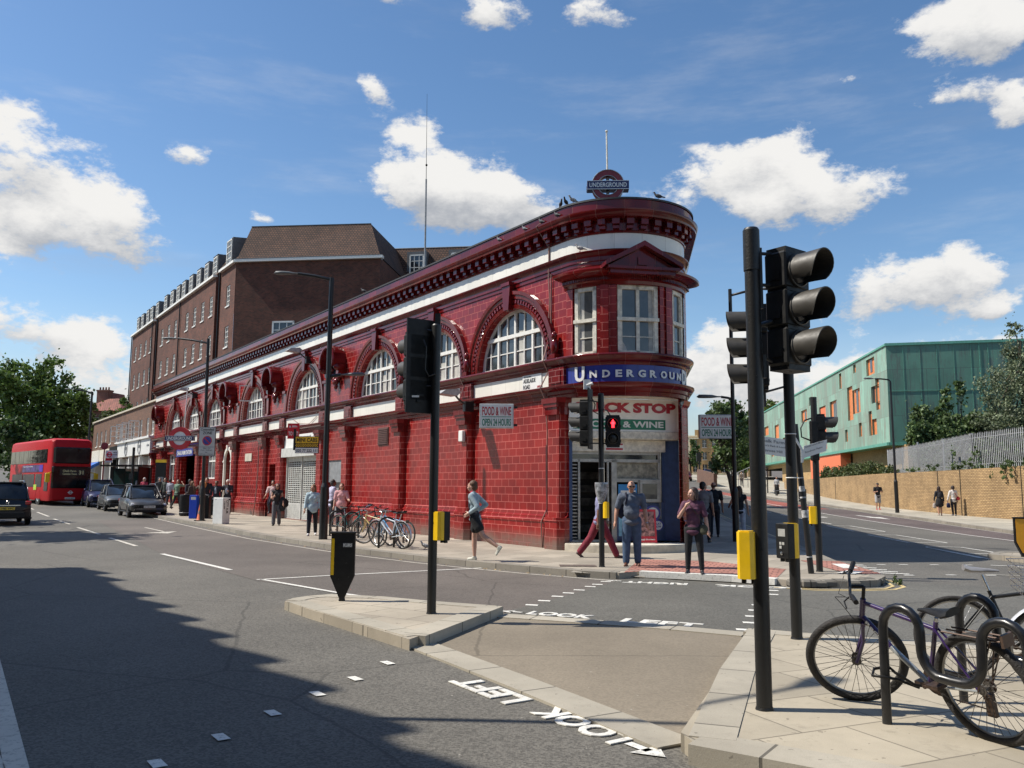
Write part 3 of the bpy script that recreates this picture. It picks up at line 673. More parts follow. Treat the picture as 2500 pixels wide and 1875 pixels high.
# --- plinth with its ledge
for a, b in ((0, 14.4), (16.35, 17.3), (21.4, 22.65), (23.7, 29.9), (31.45, 37.4), (41.8, SL)):
    pl = MB(); pl.sweep([(b, 0, 0, 1), (a, 0, 0, 1)], [(.0, 1.10), (.045, 1.06), (.05, .99), (.10, .95), (.10, .90), (.14, .86), (.14, .80), (.11, .77), (.11, 0)], 0); pl.build('plinth', M_['tile'], ST, smooth=35)
pl = MB(); pl.sweep(drum(90, 92.5, 1), [(.0, 1.10), (.045, 1.06), (.05, .99), (.10, .95), (.10, .90), (.14, .86), (.14, .80), (.11, .77), (.11, 0)])
pl.sweep(drum(197, 227.7, 10)+RIGHT, [(.0, 1.10), (.045, 1.06), (.05, .99), (.10, .95), (.10, .90), (.14, .86), (.14, .80), (.11, .77), (.11, 0)])
pl.build('plinth', M_['tile'], ST, smooth=35)
# --- pilasters of the ground floor
PIL = [.32, 4.95, 9.45, 14.05, 16.75, 21.75, 24.25, 29.2, 31.95, 36.95, 42.2, 46.35, 49.9]
for s in PIL:
    pm = MB(); pc = MB(); w = .34
    sh = [(s-w, 0), (s-w, .10), (s-w+.10, .21), (s+w-.10, .21), (s+w, .10), (s+w, 0)]
    pm.prism(sh, .86, 3.72, 'z')
    pb = [(s-w-.07, 0), (s-w-.07, .16), (s-w+.08, .30), (s+w-.08, .30), (s+w+.07, .16), (s+w+.07, 0)]
    pm.prism(pb, 0, .84, 'z'); pm.prism([(x+(x-s)*.04, y*1.08) for x, y in pb], .84, .93, 'z')
    pc.prism([(x, y) for x, y in pb], 3.60, 3.66, 'z'); pc.prism([(s+(x-s)*1.12, y*1.12) for x, y in pb], 3.80, 3.9, 'z'); pc.prism([(s+(x-s)*1.0, y*.98) for x, y in pb], 3.66, 3.80, 'z')
    pc.prism([(s+(x-s)*1.25, y*1.22) for x, y in pb], 3.90, 4.04, 'z')
    o = pm.build('pilaster', M_['tile'], ST); pc.build('pilaster_cap', M_['tile2'], o)
    pc = MB(); pc.box(s-.33, s+.33, .0, .13, 4.34, 4.86); pc.box(s-.21, s+.21, .13, .15, 4.44, 4.76); pc.build('frieze_block', M_['tile3'], o)
# --- mouldings
mo1 = MB(); LOW = [(.0, 4.02), (.06, 4.04), (.07, 4.13), (.12, 4.15), (.13, 4.23), (.20, 4.27), (.24, 4.33), (.24, 4.37), (.0, 4.39)]
mo1.sweep(FULL, LOW); MID = [(.0, 4.80), (.05, 4.83), (.07, 4.90), (.14, 4.93), (.16, 5.00), (.23, 5.04), (.24, 5.08), (.22, 5.11), (.0, 5.115)]
mo1.sweep(FULL, MID); UPP = [(.0, 7.44), (.03, 7.46), (.03, 7.55), (.06, 7.57), (.06, 7.67), (.10, 7.70), (.12, 7.76), (.16, 7.80), (.16, 7.83), (.0, 7.85)]
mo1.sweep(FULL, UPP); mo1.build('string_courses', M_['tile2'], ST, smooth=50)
fr = MB(); fr.sweep(FULL, [(.02, 4.37), (.02, 4.82)])
fr.sweep(FULL, [(.03, 7.84), (.03, 8.31)]); fr.build('cream_frieze', M_['frieze'], ST)
cn_ = MB(); cn_.sweep(FULL, [(.03, 8.27), (.06, 8.28), (.07, 8.32), (.05, 8.34), (.05, 8.625), (.36, 8.63), (.37, 8.68), (.38, 8.69), (.41, 8.76), (.42, 8.80), (.42, 8.83), (.27, 8.85), (.27, 9.10), (.24, 9.11)])
s = .2; pts = []
while s < SL: pts.append((s, 0, 0, 1)); s += .44
k = 14
for i in range(13): a = 90+5+i*(137.7/13.0); pts.append((RD*math.cos(R_(a)), -RD+RD*math.sin(R_(a)), math.cos(R_(a)), math.sin(R_(a))))
for x, y, nx, ny in pts:                        # the brackets below the crown
    M = Matrix(((-ny, nx, 0, x), (nx, ny, 0, y), (0, 0, 1, 0), (0, 0, 0, 1)))
    cn_.box(-.095, .095, .05, .26, 8.46, 8.635, 0, M); cn_.box(-.08, .08, .05, .17, 8.36, 8.45, 0, M)
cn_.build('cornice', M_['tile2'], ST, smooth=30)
cp_ = MB(); cp_.sweep(FULL, [(.28, 9.10), (.30, 9.10), (.30, 9.15), (.05, 9.15), (.05, 8.9)]); cp_.build('coping', M_['coping'], ST)
# --- arched windows
def arch_band(mb, c, zb, prof, n=24, a0=0, a1=PI):
    """prof: (radius, y)"""
    for i in range(n):
        t0 = a0+(a1-a0)*i/n; t1 = a0+(a1-a0)*(i+1)/n
        for j in range(len(prof)-1):
            q = []
            for t, (r, y) in ((t0, prof[j]), (t1, prof[j]), (t1, prof[j+1]), (t0, prof[j+1])): q.append((c+r*math.cos(t), y, zb+r*math.sin(t)))
            mb.add(q, [(0, 1, 2, 3)], 0, [[(t0*2, j), (t1*2, j), (t1*2, j+.3), (t0*2, j+.3)]])
for wi, (c, r, zb) in enumerate(WIN):
    ar = MB(); R1 = r+.58 if wi > 2 else r+.50
    arch_band(ar, c, zb, [(r, .0), (r, .05), (r+.10, .07), (r+.12, .03), (r+.26, .03), (r+.28, .07), (R1-.12, .08), (R1-.10, .12), (R1, .13), (R1+.02, .0)])
    nb_ = 44
    for i in range(nb_):
        t = PI*(i+.5)/nb_; M = Matrix.Translation((c+(r+.19)*math.cos(t), .03, zb+(r+.19)*math.sin(t))) @ Matrix.Rotation(-t, 4, 'Y')
        ar.box(-.05, .05, 0, .05, -.035, .035, 0, M)
    ar.prism([(c-.13, zb+r-.05), (c+.13, zb+r-.05), (c+.2, zb+R1+.16), (c-.2, zb+R1+.16)], .0, .19, 'y')
    ar.box(c-.22, c+.22, 0, .23, zb+R1+.16, zb+R1+.26)
    if wi > 2:
        for sg in (-1, 1):
            x = c+sg*(R1+.16); ar.box(x-.15, x+.15, 0, .10, zb, zb+.9); ar.box(x-.19, x+.19, 0, .17, zb+.9, zb+1.02); ar.box(x-.17, x+.17, 0, .14, zb, zb+.12)
    else:
        x = c-(R1) if wi else c-(R1); ar.box(x-.14, x+.10, 0, .22, zb, zb+.12); ar.ball((x-.02, .12, zb+.32), .12, .12, .24); ar.ball((x-.02, .14, zb+.62), .09, .09, .12)
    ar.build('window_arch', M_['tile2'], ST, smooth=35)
    fm = MB(); y = -.22
    arch_band(fm, c, zb, [(r, y), (r-.0, y+.06), (r-.09, y+.06), (r-.09, y)])
    zt = zb+.98
    fm.box(c-r+.02, c+r-.02, y-.01, y+.09, zb, zb+.09)
    hw = math.sqrt(r*r-(.98)**2); fm.box(c-hw, c+hw, y, y+.09, zt-.055, zt+.055)
    hw2 = math.sqrt(r*r-.5**2)-.04; fm.box(c-hw2, c+hw2, y, y+.05, zb+.495, zb+.525)
    nv = 8 if r > 1.65 else 7
    for i in range(1, nv):
        x = -r+2*r*i/nv; h = math.sqrt(max(0, r*r-x*x))-.04; big = (i in (2, nv-2, nv//2)); ww = .042 if big else .02
        if h > .1: fm.box(c+x-ww, c+x+ww, y, y+(.075 if big else .05), zb+.05, zb+h)
    W_ = fm.build('window', M_['white'], ST)
    gl = MB(); N = 20
    vs = [(c+(r-.04)*math.cos(PI*i/N), y+.015, zb+.03+(r-.04)*math.sin(PI*i/N)) for i in range(N+1)]
    gl.add(vs, [tuple(range(N+1))]); gl.build('pane', M_['glass'], W_)
    cu = MB(); rs_ = random.Random(wi)
    if wi == 1: spans = [(-1, 0), (1, 0), (2, 0), (0, 0), (3, 0), (4, 0), (5, 0), (6, 0)]
    else: spans = [(i, 0) for i in range(nv) if rs_.random() < (.8 if wi > 4 else .3)]
    for i, _ in spans:
        xa = -r+2*r*i/nv+.04; xb = xa+2*r/nv*(.45+.5*rs_.random())-.05; hm = min(math.sqrt(max(0.01, r*r-q*q)) for q in (max(-r+.03, xa), min(r-.03, xb)))-.1
        if hm > .25 and xb < r and xa > -r: cu.box(c+xa, c+xb, y+.017, y+.02, zb+.1, zb+min(hm, .6+.9*rs_.random()))
    if cu.v: cu.build('curtain', M_['curtain'], W_)
# open casement on the fifth window
oc = MB(); M = Matrix.Translation((27.0, -.18, 6.1)) @ Matrix.Rotation(R_(70), 4, 'Z')
for a in ((0, .05, 0, .85), (.75, .8, 0, .85), (0, .8, 0, .05), (0, .8, .8, .85)): oc.box(a[0], a[1], -.02, .02, a[2], a[3], 0, M)
oc.build('open_casement', M_['white'], ST)
# --- round windows under their barrel hoods
for c in (15.3, 22.85, 30.35, 48.2):
    oh = MB(); zc = 6.74; n = 18
    def ringpt(t, r, y): return (c+r*math.cos(t), y, zc+r*math.sin(t)*.95)
    prof = [(.60, .02), (.60, .58), (.64, .62), (.72, .62), (.76, .56), (.74, .02)]
    a0, a1 = -.10*PI, 1.10*PI
    for i in range(n):
        t0 = a0+(a1-a0)*i/n; t1 = a0+(a1-a0)*(i+1)/n
        for j in range(len(prof)-1):
            oh.quad(ringpt(t0, *prof[j]), ringpt(t1, *prof[j]), ringpt(t1, *prof[j+1]), ringpt(t0, *prof[j+1]))
    for sg in (-1, 1):            # scrolled cheeks tapering back to the wall
        oh.prism([(c+sg*.58, 6.62), (c+sg*.80, 6.62), (c+sg*.70, 6.2), (c+sg*.44, 6.1)], .02, .34, 'y')
        oh.ball((c+sg*.72, .28, 6.5), .12, .28, .16)
    oh.ball((c, .14, 5.98), .2, .12, .16); oh.ball((c, .12, 5.80), .11, .08, .14); oh.ball((c-.24, .12, 6.1), .13, .08, .1); oh.ball((c+.24, .12, 6.1), .13, .08, .1)
    for i in range(7): t = PI+PI*(i+.5)/7; oh.ball((c+.5*math.cos(t), .08, 6.62+.5*math.sin(t)), .09, .08, .09, 8, 6)
    o = oh.build('round_window_hood', M_['tile2'], ST, smooth=40)
    g = MB(); g.lathe((c, 0, 6.66), [(.0, .03), (.44, .03), (.46, .09), (.54, .09), (.56, .02)], 22, 'y'); g.build('round_pane', M_['glass'], o)
# --- openings of the ground floor
sh = MB(); n = 44
for i in range(n): 
    z = .88+i*.095
    if z > 2.9: break
    sh.box(17.5, 21.2, -.12, -.10, z, z+.035)
x = 17.5; j = 0
while x < 21.2:
    sh.box(x, x+.05, -.125, -.10, .88, 2.9); x += .24
for i in range(16): sh.box(17.45, 21.25, -.14, -.09-(i % 2)*.012, .20+i*.043, .236+i*.043)
for s in (17.42, 21.22, 19.3): sh.box(s, s+.07, -.16, -.04, .2, 3.0)
sh.box(17.3, 21.4, -.1, .2, 3.0, 3.4); sh.box(17.5, 21.2, -.13, -.08, 2.8, 3.0)
sh.build('roller_shutter', mat('pale galvanised slats', (.50, .50, .47), .5, var=.15), ST)
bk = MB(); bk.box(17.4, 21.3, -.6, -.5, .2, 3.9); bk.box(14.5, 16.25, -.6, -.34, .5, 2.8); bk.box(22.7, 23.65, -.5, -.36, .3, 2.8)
bk.box(37.55, 41.65, -1.2, -1.15, .2, 4.05); bk.box(33.3, 35.5, -.5, -.33, 2.0, 3.7); bk.box(42.7, 45.7, -.5, -.33, 1.9, 3.8); bk.build('recess_backs', M_['dark_inside'], ST)
sg_ = MB(); sg_.box(17.35, 21.35, .02, .08, 3.42, 4.0); sgo = sg_.build('shop_fascia', M_['signw'], ST)
t = MB(); t.text('www.mastercars.co.uk', (19.9, .085, 3.82), (-1, 0, 0), (0, 0, 1), 1.9, .1, .004); t.text('020 77 222 111', (19.9, .085, 3.58), (-1, 0, 0), (0, 0, 1), 2.0, .17, .004, .02); t.build('fascia_lettering', M_['black'], sgo)
at_ = MB(); at_.box(14.55, 16.2, -.3, -.05, 1.85, 2.75); at_.box(14.55, 16.2, -.32, -.2, .5, 1.85); at_.build('cash_machine', M_['grey'], ST)
a2 = MB(); a2.box(14.75, 15.15, -.2, -.18, 1.2, 1.75); a2.build('cash_machine_screen', mat('pale green screen', (.33, .50, .42), .3), ST)
ni = MB()        # white arched niche
cN, rN, zN = 30.68, .62, 3.02
for a, b in ((cN-rN-.14, cN-rN), (cN+rN, cN+rN+.14)): ni.box(a, b, -.05, .06, .3, zN)
arch_band(ni, cN, zN, [(rN, -.05), (rN, .06), (rN+.18, .06), (rN+.20, 0)], 14); ni.box(cN-rN-.2, cN-rN+.02, -.02, .09, zN-.06, zN+.03); ni.box(cN+rN-.02, cN+rN+.2, -.02, .09, zN-.06, zN+.03)
ni.box(cN-.1, cN+.1, .02, .12, zN+rN-.02, zN+rN+.28)
ni.build('niche_surround', M_['frieze'], ST)
nb2 = MB(); nb2.box(cN-.7, cN+.7, -.34, -.30, .3, 3.6); nb2.build('niche_back', M_['stone'], ST)
for a, b, c, d, nn in ((33.3, 35.5, 2.05, 3.7, 3), (42.75, 45.7, 1.9, 3.8, 3)):
    f_ = MB(); y = -.26
    for q in (a, b-.09): f_.box(q, q+.09, y, y+.07, c, d)
    for q in (c, d-.09, c+(d-c)*.62): f_.box(a, b, y, y+.07, q, q+.09)
    for i in range(1, nn): f_.box(a+(b-a)*i/nn-.03, a+(b-a)*i/nn+.03, y, y+.05, c, d)
    for i in range(6): f_.box(a+(b-a)*(i+.5)/6-.012, a+(b-a)*(i+.5)/6+.012, y, y+.04, c+(d-c)*.62, d)
    o = f_.build('window', M_['white'], ST); g = MB(); g.box(a, b, y+.01, y+.02, c, d); g.build('pane', M_['glassb'], o)
vt = MB(); vt.box(10.5, 11.35, .005, .03, 3.2, 3.85)
for i in range(9): vt.prism([(3.24+i*.066, .03), (3.27+i*.066, .07), (3.285+i*.066, .07), (3.27+i*.066, .03)], 10.54, 11.31, 'x') if False else vt.box(10.54, 11.31, .03, .06, 3.24+i*.066, 3.27+i*.066)
vt.build('vent_grille', mat('brown vent', (.12, .06, .05), .6), ST)
pq = MB(); pq.box(26.4, 26.95, .0, .04, 2.95, 3.35); pq.box(26.98, 27.5, .0, .04, 2.95, 3.35); pq.box(32.4, 32.75, .0, .03, 2.6, 3.4); pq.build('wall_plaques', M_['stone'], ST)
es = MB(); es.box(37.45, 41.75, .10, .30, 3.52, 4.0); eso = es.build('entrance_sign', M_['blue'], ST)
t = MB(); t.text('CHALK FARM STATION', (41.5, .31, 3.62), (-1, 0, 0), (0, 0, 1), 3.8, .26, .006, .02); t.build('entrance_lettering', M_['signw'], eso)
t = MB(); t.box(1.08, 1.98, .03, .045, 4.385, 4.82); spl = t.build('street_name_plate', M_['signw'], ST)
t = MB(); t.text('ADELAIDE', (1.93, .05, 4.60), (-1, 0, 0), (0, 0, 1), .58, .12, .003, .012); t.text('ROAD', (1.93, .05, 4.43), (-1, 0, 0), (0, 0, 1), .32, .12, .003, .012); t.text('Camden', (1.80, .05, 4.75), (-1, 0, 0), (0, 0, 1), .25, .045, .003)
t.ring((1.86, .05, 4.775), .022, .006, (0, 1, 0), 12, 5); t.build('street_name_lettering', M_['black'], spl)
t = MB(); t.text('NW3', (1.27, .05, 4.42), (-1, 0, 0), (0, 0, 1), .15, .07, .003, .015); t.build('postcode_lettering', M_['signred'], spl)
# cables and pipes on the red wall
cb = MB()
cb.tube([(.72, .06, 8.3), (.74, .06, 7.4), (.70, .05, 6.8), (.73, .06, 6.2), (.78, .05, 5.6), (.72, .26, 5.1), (.76, .06, 4.8), (.84, .26, 4.37), (.80, .1, 4.0), (.80, .05, 3.2), (.82, .05, 2.0), (.80, .05, 1.15), (.90, .17, .8), (.92, .13, .12)], .018, 6)
cb.tube([(.64, .05, 7.5), (.65, .05, 6.4), (.62, .05, 5.6)], .014, 6); cb.tube([(.83, .1, 9.1), (.80, .45, 8.8), (.78, .3, 8.6), (.76, .05, 8.3), (.74, .05, 7.7)], .014, 6)
cb.tube([(24.55, .28, 3.8), (24.58, .25, 2.6), (24.6, .30, 1.1), (24.75, .35, .2)], .03, 6); cb.tube([(20.5, .03, 4.75), (19.6, .06, 4.5), (18.3, .06, 4.42), (17.5, .05, 4.7)], .012, 5)
cb.tube([(5.05, .3, 4.35), (5.02, .15, 4.8), (5.1, .26, 5.1)], .012, 5)
cb.build('cables', mat('grimy cable', (.30, .17, .14), .6), ST)
bx = MB(); bx.box(4.78, 5.02, .21, .32, 3.08, 3.42, bev=.02); bx.build('intercom_box', M_['signw'], ST)
# --- rounded prow: windows, entablature, pediment
def polar(a, r, z): return Vector((r*math.cos(R_(a)), -RD+r*math.sin(R_(a)), z))
def frame_at(a, r):       # x tangent (to the viewer's right), y outward
    n = Vector((math.cos(R_(a)), math.sin(R_(a)), 0)); t = Vector((-math.sin(R_(a)), math.cos(R_(a)), 0))
    o = Vector((n.x*r, -RD+n.y*r, 0))
    return Matrix(((t.x, n.x, 0, o.x), (t.y, n.y, 0, o.y), (0, 0, 1, 0), (0, 0, 0, 1)))
for a, hw, nl in ((110, .325, 1), (155.4, .54, 2), (199.5, .325, 1)):
    M = frame_at(a, RD*math.cos(hw/RD)-.06); f_ = MB(); z0, z1, zm = 5.10, 6.92, 6.02
    for q in (-hw, hw-.10): f_.box(q, q+.10, -.02, .07, z0, z1, 0, M)
    for q, h in ((z0, .10), (z1-.12, .12)): f_.box(-hw, hw, -.02, .07, q, q+h, 0, M)
    f_.box(-hw-.02, hw+.02, -.02, .11, zm-.05, zm+.04, 0, M)
    if nl == 2: f_.box(-.045, .045, -.02, .07, z0, z1, 0, M)
    f_.box(-hw+.02, hw-.02, .0, .035, 5.555, 5.58, 0, M)
    for q in (-hw+.10, hw-.13): f_.box(q, q+.03, -.02, .04, z0, z1, 0, M)
    o = f_.build('window', M_['oldwhite'], ST)
    g = MB(); g.box(-hw, hw, .0, .012, z0, z1, 0, M); g.build('pane', M_['glassb'], o)
    c_ = MB()
    if nl == 2: c_.box(.30, .44, .013, .016, z0+.1, z1-.12, 0, M); c_.prism([(-.44, z0+.1), (-.28, z0+.1), (-.34, 5.35), (-.44, 5.5)], .013, .016, 'y', 0, M)
    else: c_.box(-.22, -.06, .013, .016, z0+.1, z1-.12, 0, M)
    c_.build('curtain', M_['curtain'], o)
# piers, upright strips between the windows
for a0, a1, o in ((121.5, 137, .06), (124.5, 131, .11), (173.8, 188, .06), (179, 185.5, .11), (91, 98.5, .05), (211, 226, .05)):
    dp = MB(); dp.sweep(drum(a0, a1, 5), [(0, 5.1), (o, 5.1), (o, 6.9), (0, 6.9)], 0, RD*R_(a0)); dp.build('window_pier', M_['tile'], ST)
pr_ = MB(); pr_.sweep(drum(197.5, 212, 6), [(0, .9), (.09, .9), (.09, 3.8), (.14, 3.86), (.18, 3.98), (.0, 4.02)], 0, 6.2); pr_.build('pilaster', M_['tile'], ST)
en = MB()
en.sweep(drum(88, 222, 44), [(.0, 6.90), (.05, 6.92), (.06, 7.0), (.10, 7.03), (.12, 7.12), (.34, 7.16), (.42, 7.20), (.43, 7.26), (.10, 7.42), (.0, 7.44)])
for i in range(76): M = frame_at(90+i*1.74, RD+.10); en.box(-.016, .016, 0, .05, 7.03, 7.10, 0, M)
M = frame_at(155.4, RD-.1)
en.box(-.86, .86, .0, .50, 7.10, 7.24, 0, M); en.box(-.95, .95, .0, .60, 7.20, 7.27, 0, M)
en.prism([(-.95, 7.27), (.95, 7.27), (0, 7.80)], .0, .42, 'y', 0, M)
for sg in (-1, 1): en.prism([(sg*1.02, 7.26), (sg*1.02, 7.36), (0, 7.93), (0, 7.80)], .0, .66, 'y', 0, M)
en.box(-.12, .12, .42, .47, 7.34, 7.54, 0, M)
en.build('prow_pediment', M_['tile2'], ST, smooth=35)
# blue fascia round the prow with its lettering
bf = MB(); bf.sweep(drum(84, 90, 1)[:0]+[(.24, 0, 0, 1)]+drum(90, 224, 44), [(.035, 4.385), (.035, 4.84)]); fo = bf.build('prow_fascia', M_['bluet'], ST)
lt = MB(); LA = (118.1, 128.7, 138.6, 147.6, 157.0, 166.5, 176.7, 185.7, 195.5)
def prow_letter(ch, a, z, w, h, b=.035):
    b += .018; n0 = len(lt.v); lt.text(ch, (-w/2, 0, z), (1, 0, 0), (0, 0, 1), w, h, -.02, b)
    M = frame_at(a, RD+.058); lt.xform(M, n0)
prow_letter("U", 105.9, 4.42, .30, .39, .02)
for i, (ch, a) in enumerate(zip('NDERGROUN', LA)): prow_letter(ch, a, 4.50, .20 if ch not in 'E' else .17, .19, .02)
prow_letter("D", 205.2, 4.42, .26, .39, .02)
lt.build('prow_lettering', M_['signw'], fo)
# --- shop in the prow, built on the chord of the curve
CO = Vector((1.48791, 21.89552, 0)); CD = Vector((.98661, .16309, 0)); CN = Vector((.16309, -.98661, 0))
MC = ST.matrix_basis if False else Matrix.LocRotScale(Vector((AX, AY, 0)), Matrix.Rotation(RZ, 3, 'Z').to_quaternion(), None)
CM = MC.inverted() @ Matrix(((CD.x*1.068, CN.x, 0, CO.x), (CD.y*1.068, CN.y, 0, CO.y), (0, 0, 1, 0), (0, 0, 0, 1)))   # x right, y towards the street
def shop(mb, name, m, parent=ST, smooth=0): mb.xform(CM); return mb.build(name, m, parent, smooth=smooth)
q = MB(); q.box(.0, 2.80, -.05, .06, 3.20, 4.04); q.box(-.0, 2.80, .06, .075, 3.19, 3.22); q.box(-.0, .02, .06, .075, 3.2, 4.04); q.box(2.78, 2.8, .06, .075, 3.2, 4.04)
so_ = shop(q, 'shop_sign', mat('brightened sign white', (.86, .85, .80), .4, var=.04))  # white raised above plain sign white, standing in for light on the shaded board
q = MB(); q.text('QUICK STOP', (.09, .064, 3.63), (1, 0, 0), (0, 0, 1), 2.63, .31, -.02, .055); shop(q, 'shop_sign_lettering', M_['signred'], so_)
q = MB(); q.box(.10, 2.45, .062, .068, 3.235, 3.50); gp_ = shop(q, 'green_sign_panel', M_['signgreen'], so_)
q = MB(); q.text('FOOD & WINE', (.42, .070, 3.285), (1, 0, 0), (0, 0, 1), 1.98, .17, -.008, .03); shop(q, 'green_sign_lettering', M_['signw'], so_)
q = MB(); q.box(.0, 2.80, -.3, .10, 2.97, 3.19, bev=.02); q.box(0, 2.8, .10, .11, 3.0, 3.02); shop(q, 'shutter_box', M_['oldwhite'])
q = MB(); q.box(.08, 2.50, -.22, -.12, 2.66, 2.97); shop(q, 'header_panel', M_['oldwhite'])
q = MB(); q.box(.95, 1.42, -.118, -.115, 2.68, 2.88); o = shop(q, 'alarm_notice', M_['signw']); q = MB(); q.box(.97, 1.40, -.114, -.112, 2.70, 2.75); q.box(.97, 1.40, -.114, -.112, 2.83, 2.87); shop(q, 'notice_stripes', M_['signred'], o)
q = MB(); q.box(.0, .09, -.25, -.0, .33, 2.97); q.prism([(2.44, -.22), (2.50, -.22), (2.81, -.0), (2.81, -.3), (2.44, -.3)], .33, 2.97, 'z'); q.box(1.24, 2.44, -.33, -.20, .33, 1.33); bp_ = shop(q, 'blue_shopfront_panel', mat('dull blue shop panel', (.030, .060, .15), .45))
q = MB(); q.prism([(1.30, .45), (1.30, 1.30), (1.95, 1.30), (1.6, .9), (1.5, .45)], -.199, -.196, 'y'); shop(q, 'light_blue_graphic', mat('light blue graphic', (.25, .52, .66), .4), bp_)
al = MB()
for a, b, c, d in ((.08, .13, .33, 2.6), (.28, .33, .33, 2.45), (1.13, 1.26, .33, 2.45), (.08, 2.40, 2.38, 2.46), (2.33, 2.40, .9, 2.6), (.08, 2.4, 2.58, 2.66), (1.02, 1.06, .33, 2.4), (1.24, 2.36, 1.86, 1.95), (1.24, 2.36, 1.30, 1.36), (1.80, 1.86, 1.34, 1.9), (2.30, 2.36, 1.34, 1.9), (.08, 1.26, .30, .36)): al.box(a, b, -.30, -.20, c, d)
al.box(1.84, 2.34, -.22, -.14, 1.34, 1.92)
for i in range(22): al.box(.13, .28, -.262, -.25, .4+i*.09, .43+i*.09)
shop(al, 'shopfront_frame', mat('dull aluminium', (.38, .37, .34), .45, .3, var=.2))
q = MB(); q.box(1.26, 2.33, -.29, -.27, 1.95, 2.38); g1 = shop(q, 'shop_window_blind', mat('dusty cream blind', (.27, .25, .19), .5, var=.5, scale=7))
q = MB(); q.box(1.9, 2.28, -.139, -.136, 1.42, 1.82); q.box(.1, 2.35, -.30, -.28, 2.46, 2.58); shop(q, 'serving_hatch', M_['glass'])
q = MB(); q.box(1.30, 1.78, -.21, -.20, 1.36, 1.80); lo = shop(q, 'lottery_board', mat('bright blue board', (.03, .22, .50), .4)); q = MB(); q.box(1.36, 1.74, -.2, -.197, 1.46, 1.64); shop(q, 'lottery_board_panel', M_['signw'], lo)
q = MB(); q.text('Lycamobile', (1.38, -.195, 1.51), (1, 0, 0), (0, 0, 1), .34, .08, -.003, .01); q.text('lebara', (1.42, -.193, 1.16), (1, 0, 0), (0, 0, 1), .46, .14, -.004, .02); shop(q, 'shopfront_lettering', mat('deep blue lettering', (.02, .06, .25), .5), bp_)
q = MB()
for cx_, cz_, rr, rin in ((2.17, 1.05, .205, .15), (2.30, .73, .15, .115), (2.16, .56, .07, .05)):
    q.lathe((cx_, -.19, cz_), [(0, .012), (rr, .012), (rr, 0)], 24, 'y')
ci = shop(q, 'blue_discs', M_['blue']); q = MB()
for cx_, cz_, rr, rin in ((2.17, 1.05, .205, .15), (2.30, .73, .15, .115), (2.16, .56, .07, .05)): q.lathe((cx_, -.175, cz_), [(0, .004), (rin, .004), (rin, 0)], 24, 'y')
shop(q, 'white_discs', M_['signw'], ci)
q = MB(); q.text('PLAY', (2.22, -.168, .745), (1, 0, 0), (0, 0, 1), .16, .055, -.003, .02); q.text('NOW', (2.225, -.168, .67), (1, 0, 0), (0, 0, 1), .15, .055, -.003, .02)
q.tube([(2.09, -.168, 1.02), (2.12, -.168, 1.10), (2.17, -.168, 1.13), (2.2, -.168, 1.06), (2.16, -.168, 1.0), (2.24, -.168, .99)], .012, 6); shop(q, 'disc_marks', M_['blue'], ci)
q = MB(); q.box(.13, 1.24, -1.5, -1.4, .3, 2.4); q.box(.1, .13, -1.4, -.3, .3, 2.4); q.box(1.26, 1.28, -1.4, -.3, .3, 2.4); q.box(.1, 1.28, -1.4, -.3, 2.4, 2.45); q.box(.1, 1.28, -1.4, -.3, .30, .33); q.box(1.28, 2.44, -.6, -.42, .3, 2.66); shop(q, 'shop_interior', M_['dark_inside'])
q = MB()
rr_ = random.Random(3)
for i in range(46): 
    x = .15+.12*rr_.random(); z = .5+.36*rr_.randrange(5); q.box(x+rr_.random()*.9, x+rr_.random()*.9+.07, -1.38, -1.3, z, z+.2)
shop(q, 'shelf_goods', mat('dim goods', (.09, .08, .07), .5, var=.8, scale=5))
# soffit over the shop sign and floor of the recess
q = MB(); q.sweep([(CM.inverted() @ Vector((p[0], p[1], 0))).to_tuple()[:2]+(0, 0) for p in drum(91, 182, 24)], [(0, 0)]) if False else None
sf = MB(); dr = drum(91, 216, 24); sf.add([(p[0], p[1], 4.05) for p in dr], [tuple(range(25))]); sf.add([(p[0]-p[2]*.0, p[1]-p[3]*.0, 2.96) for p in dr][0:1]+[(p[0], p[1], 2.96) for p in dr[-1:]]+[(0, -1.9, 2.96)], [(0, 1, 2)]); sf.build('soffit', M_['oldwhite'], ST)
sp = MB(); dd = drum(97, 212, 30)
sp.sweep([(p[0], p[1], p[2], p[3]) for p in dd], [(.30, .10), (.30, .29), (.28, .31)]); stp = sp.build('shop_step', M_['stone'], ST)
s2 = MB(); top = [(p[0]+p[2]*.29, p[1]+p[3]*.29, .312) for p in dd]; s2.add(top, [tuple(range(len(top)))]); s2.build('step_top', mat('pale worn step', (.62, .58, .50), .7), stp)
# ice cream board at the shop door
ib = thing('advertising_board', 'red ice cream advertising board leaning at the shop front behind the man in blue', 'board', (3.45, 21.62, .312), R_(5))
q = MB(); q.box(-.26, .26, -.02, .0, .02, .86, 0, Matrix.Rotation(R_(-9), 4, 'X')); q.build('panel', mat('poster red', (.55, .03, .04), .4), ib)
q = MB(); q.box(-.21, .21, -.027, -.021, .18, .8, 0, Matrix.Rotation(R_(-9), 4, 'X')); q.build('picture', mat('poster picture', (.30, .14, .12), .5, var=.9, scale=9), ib)
q = MB(); q.text('Happy ice cream', (-.2, -.028, .07), (1, 0, 0), (0, 0, 1), .4, .06, -.004, .02); q.build('lettering', M_['signw'], ib)
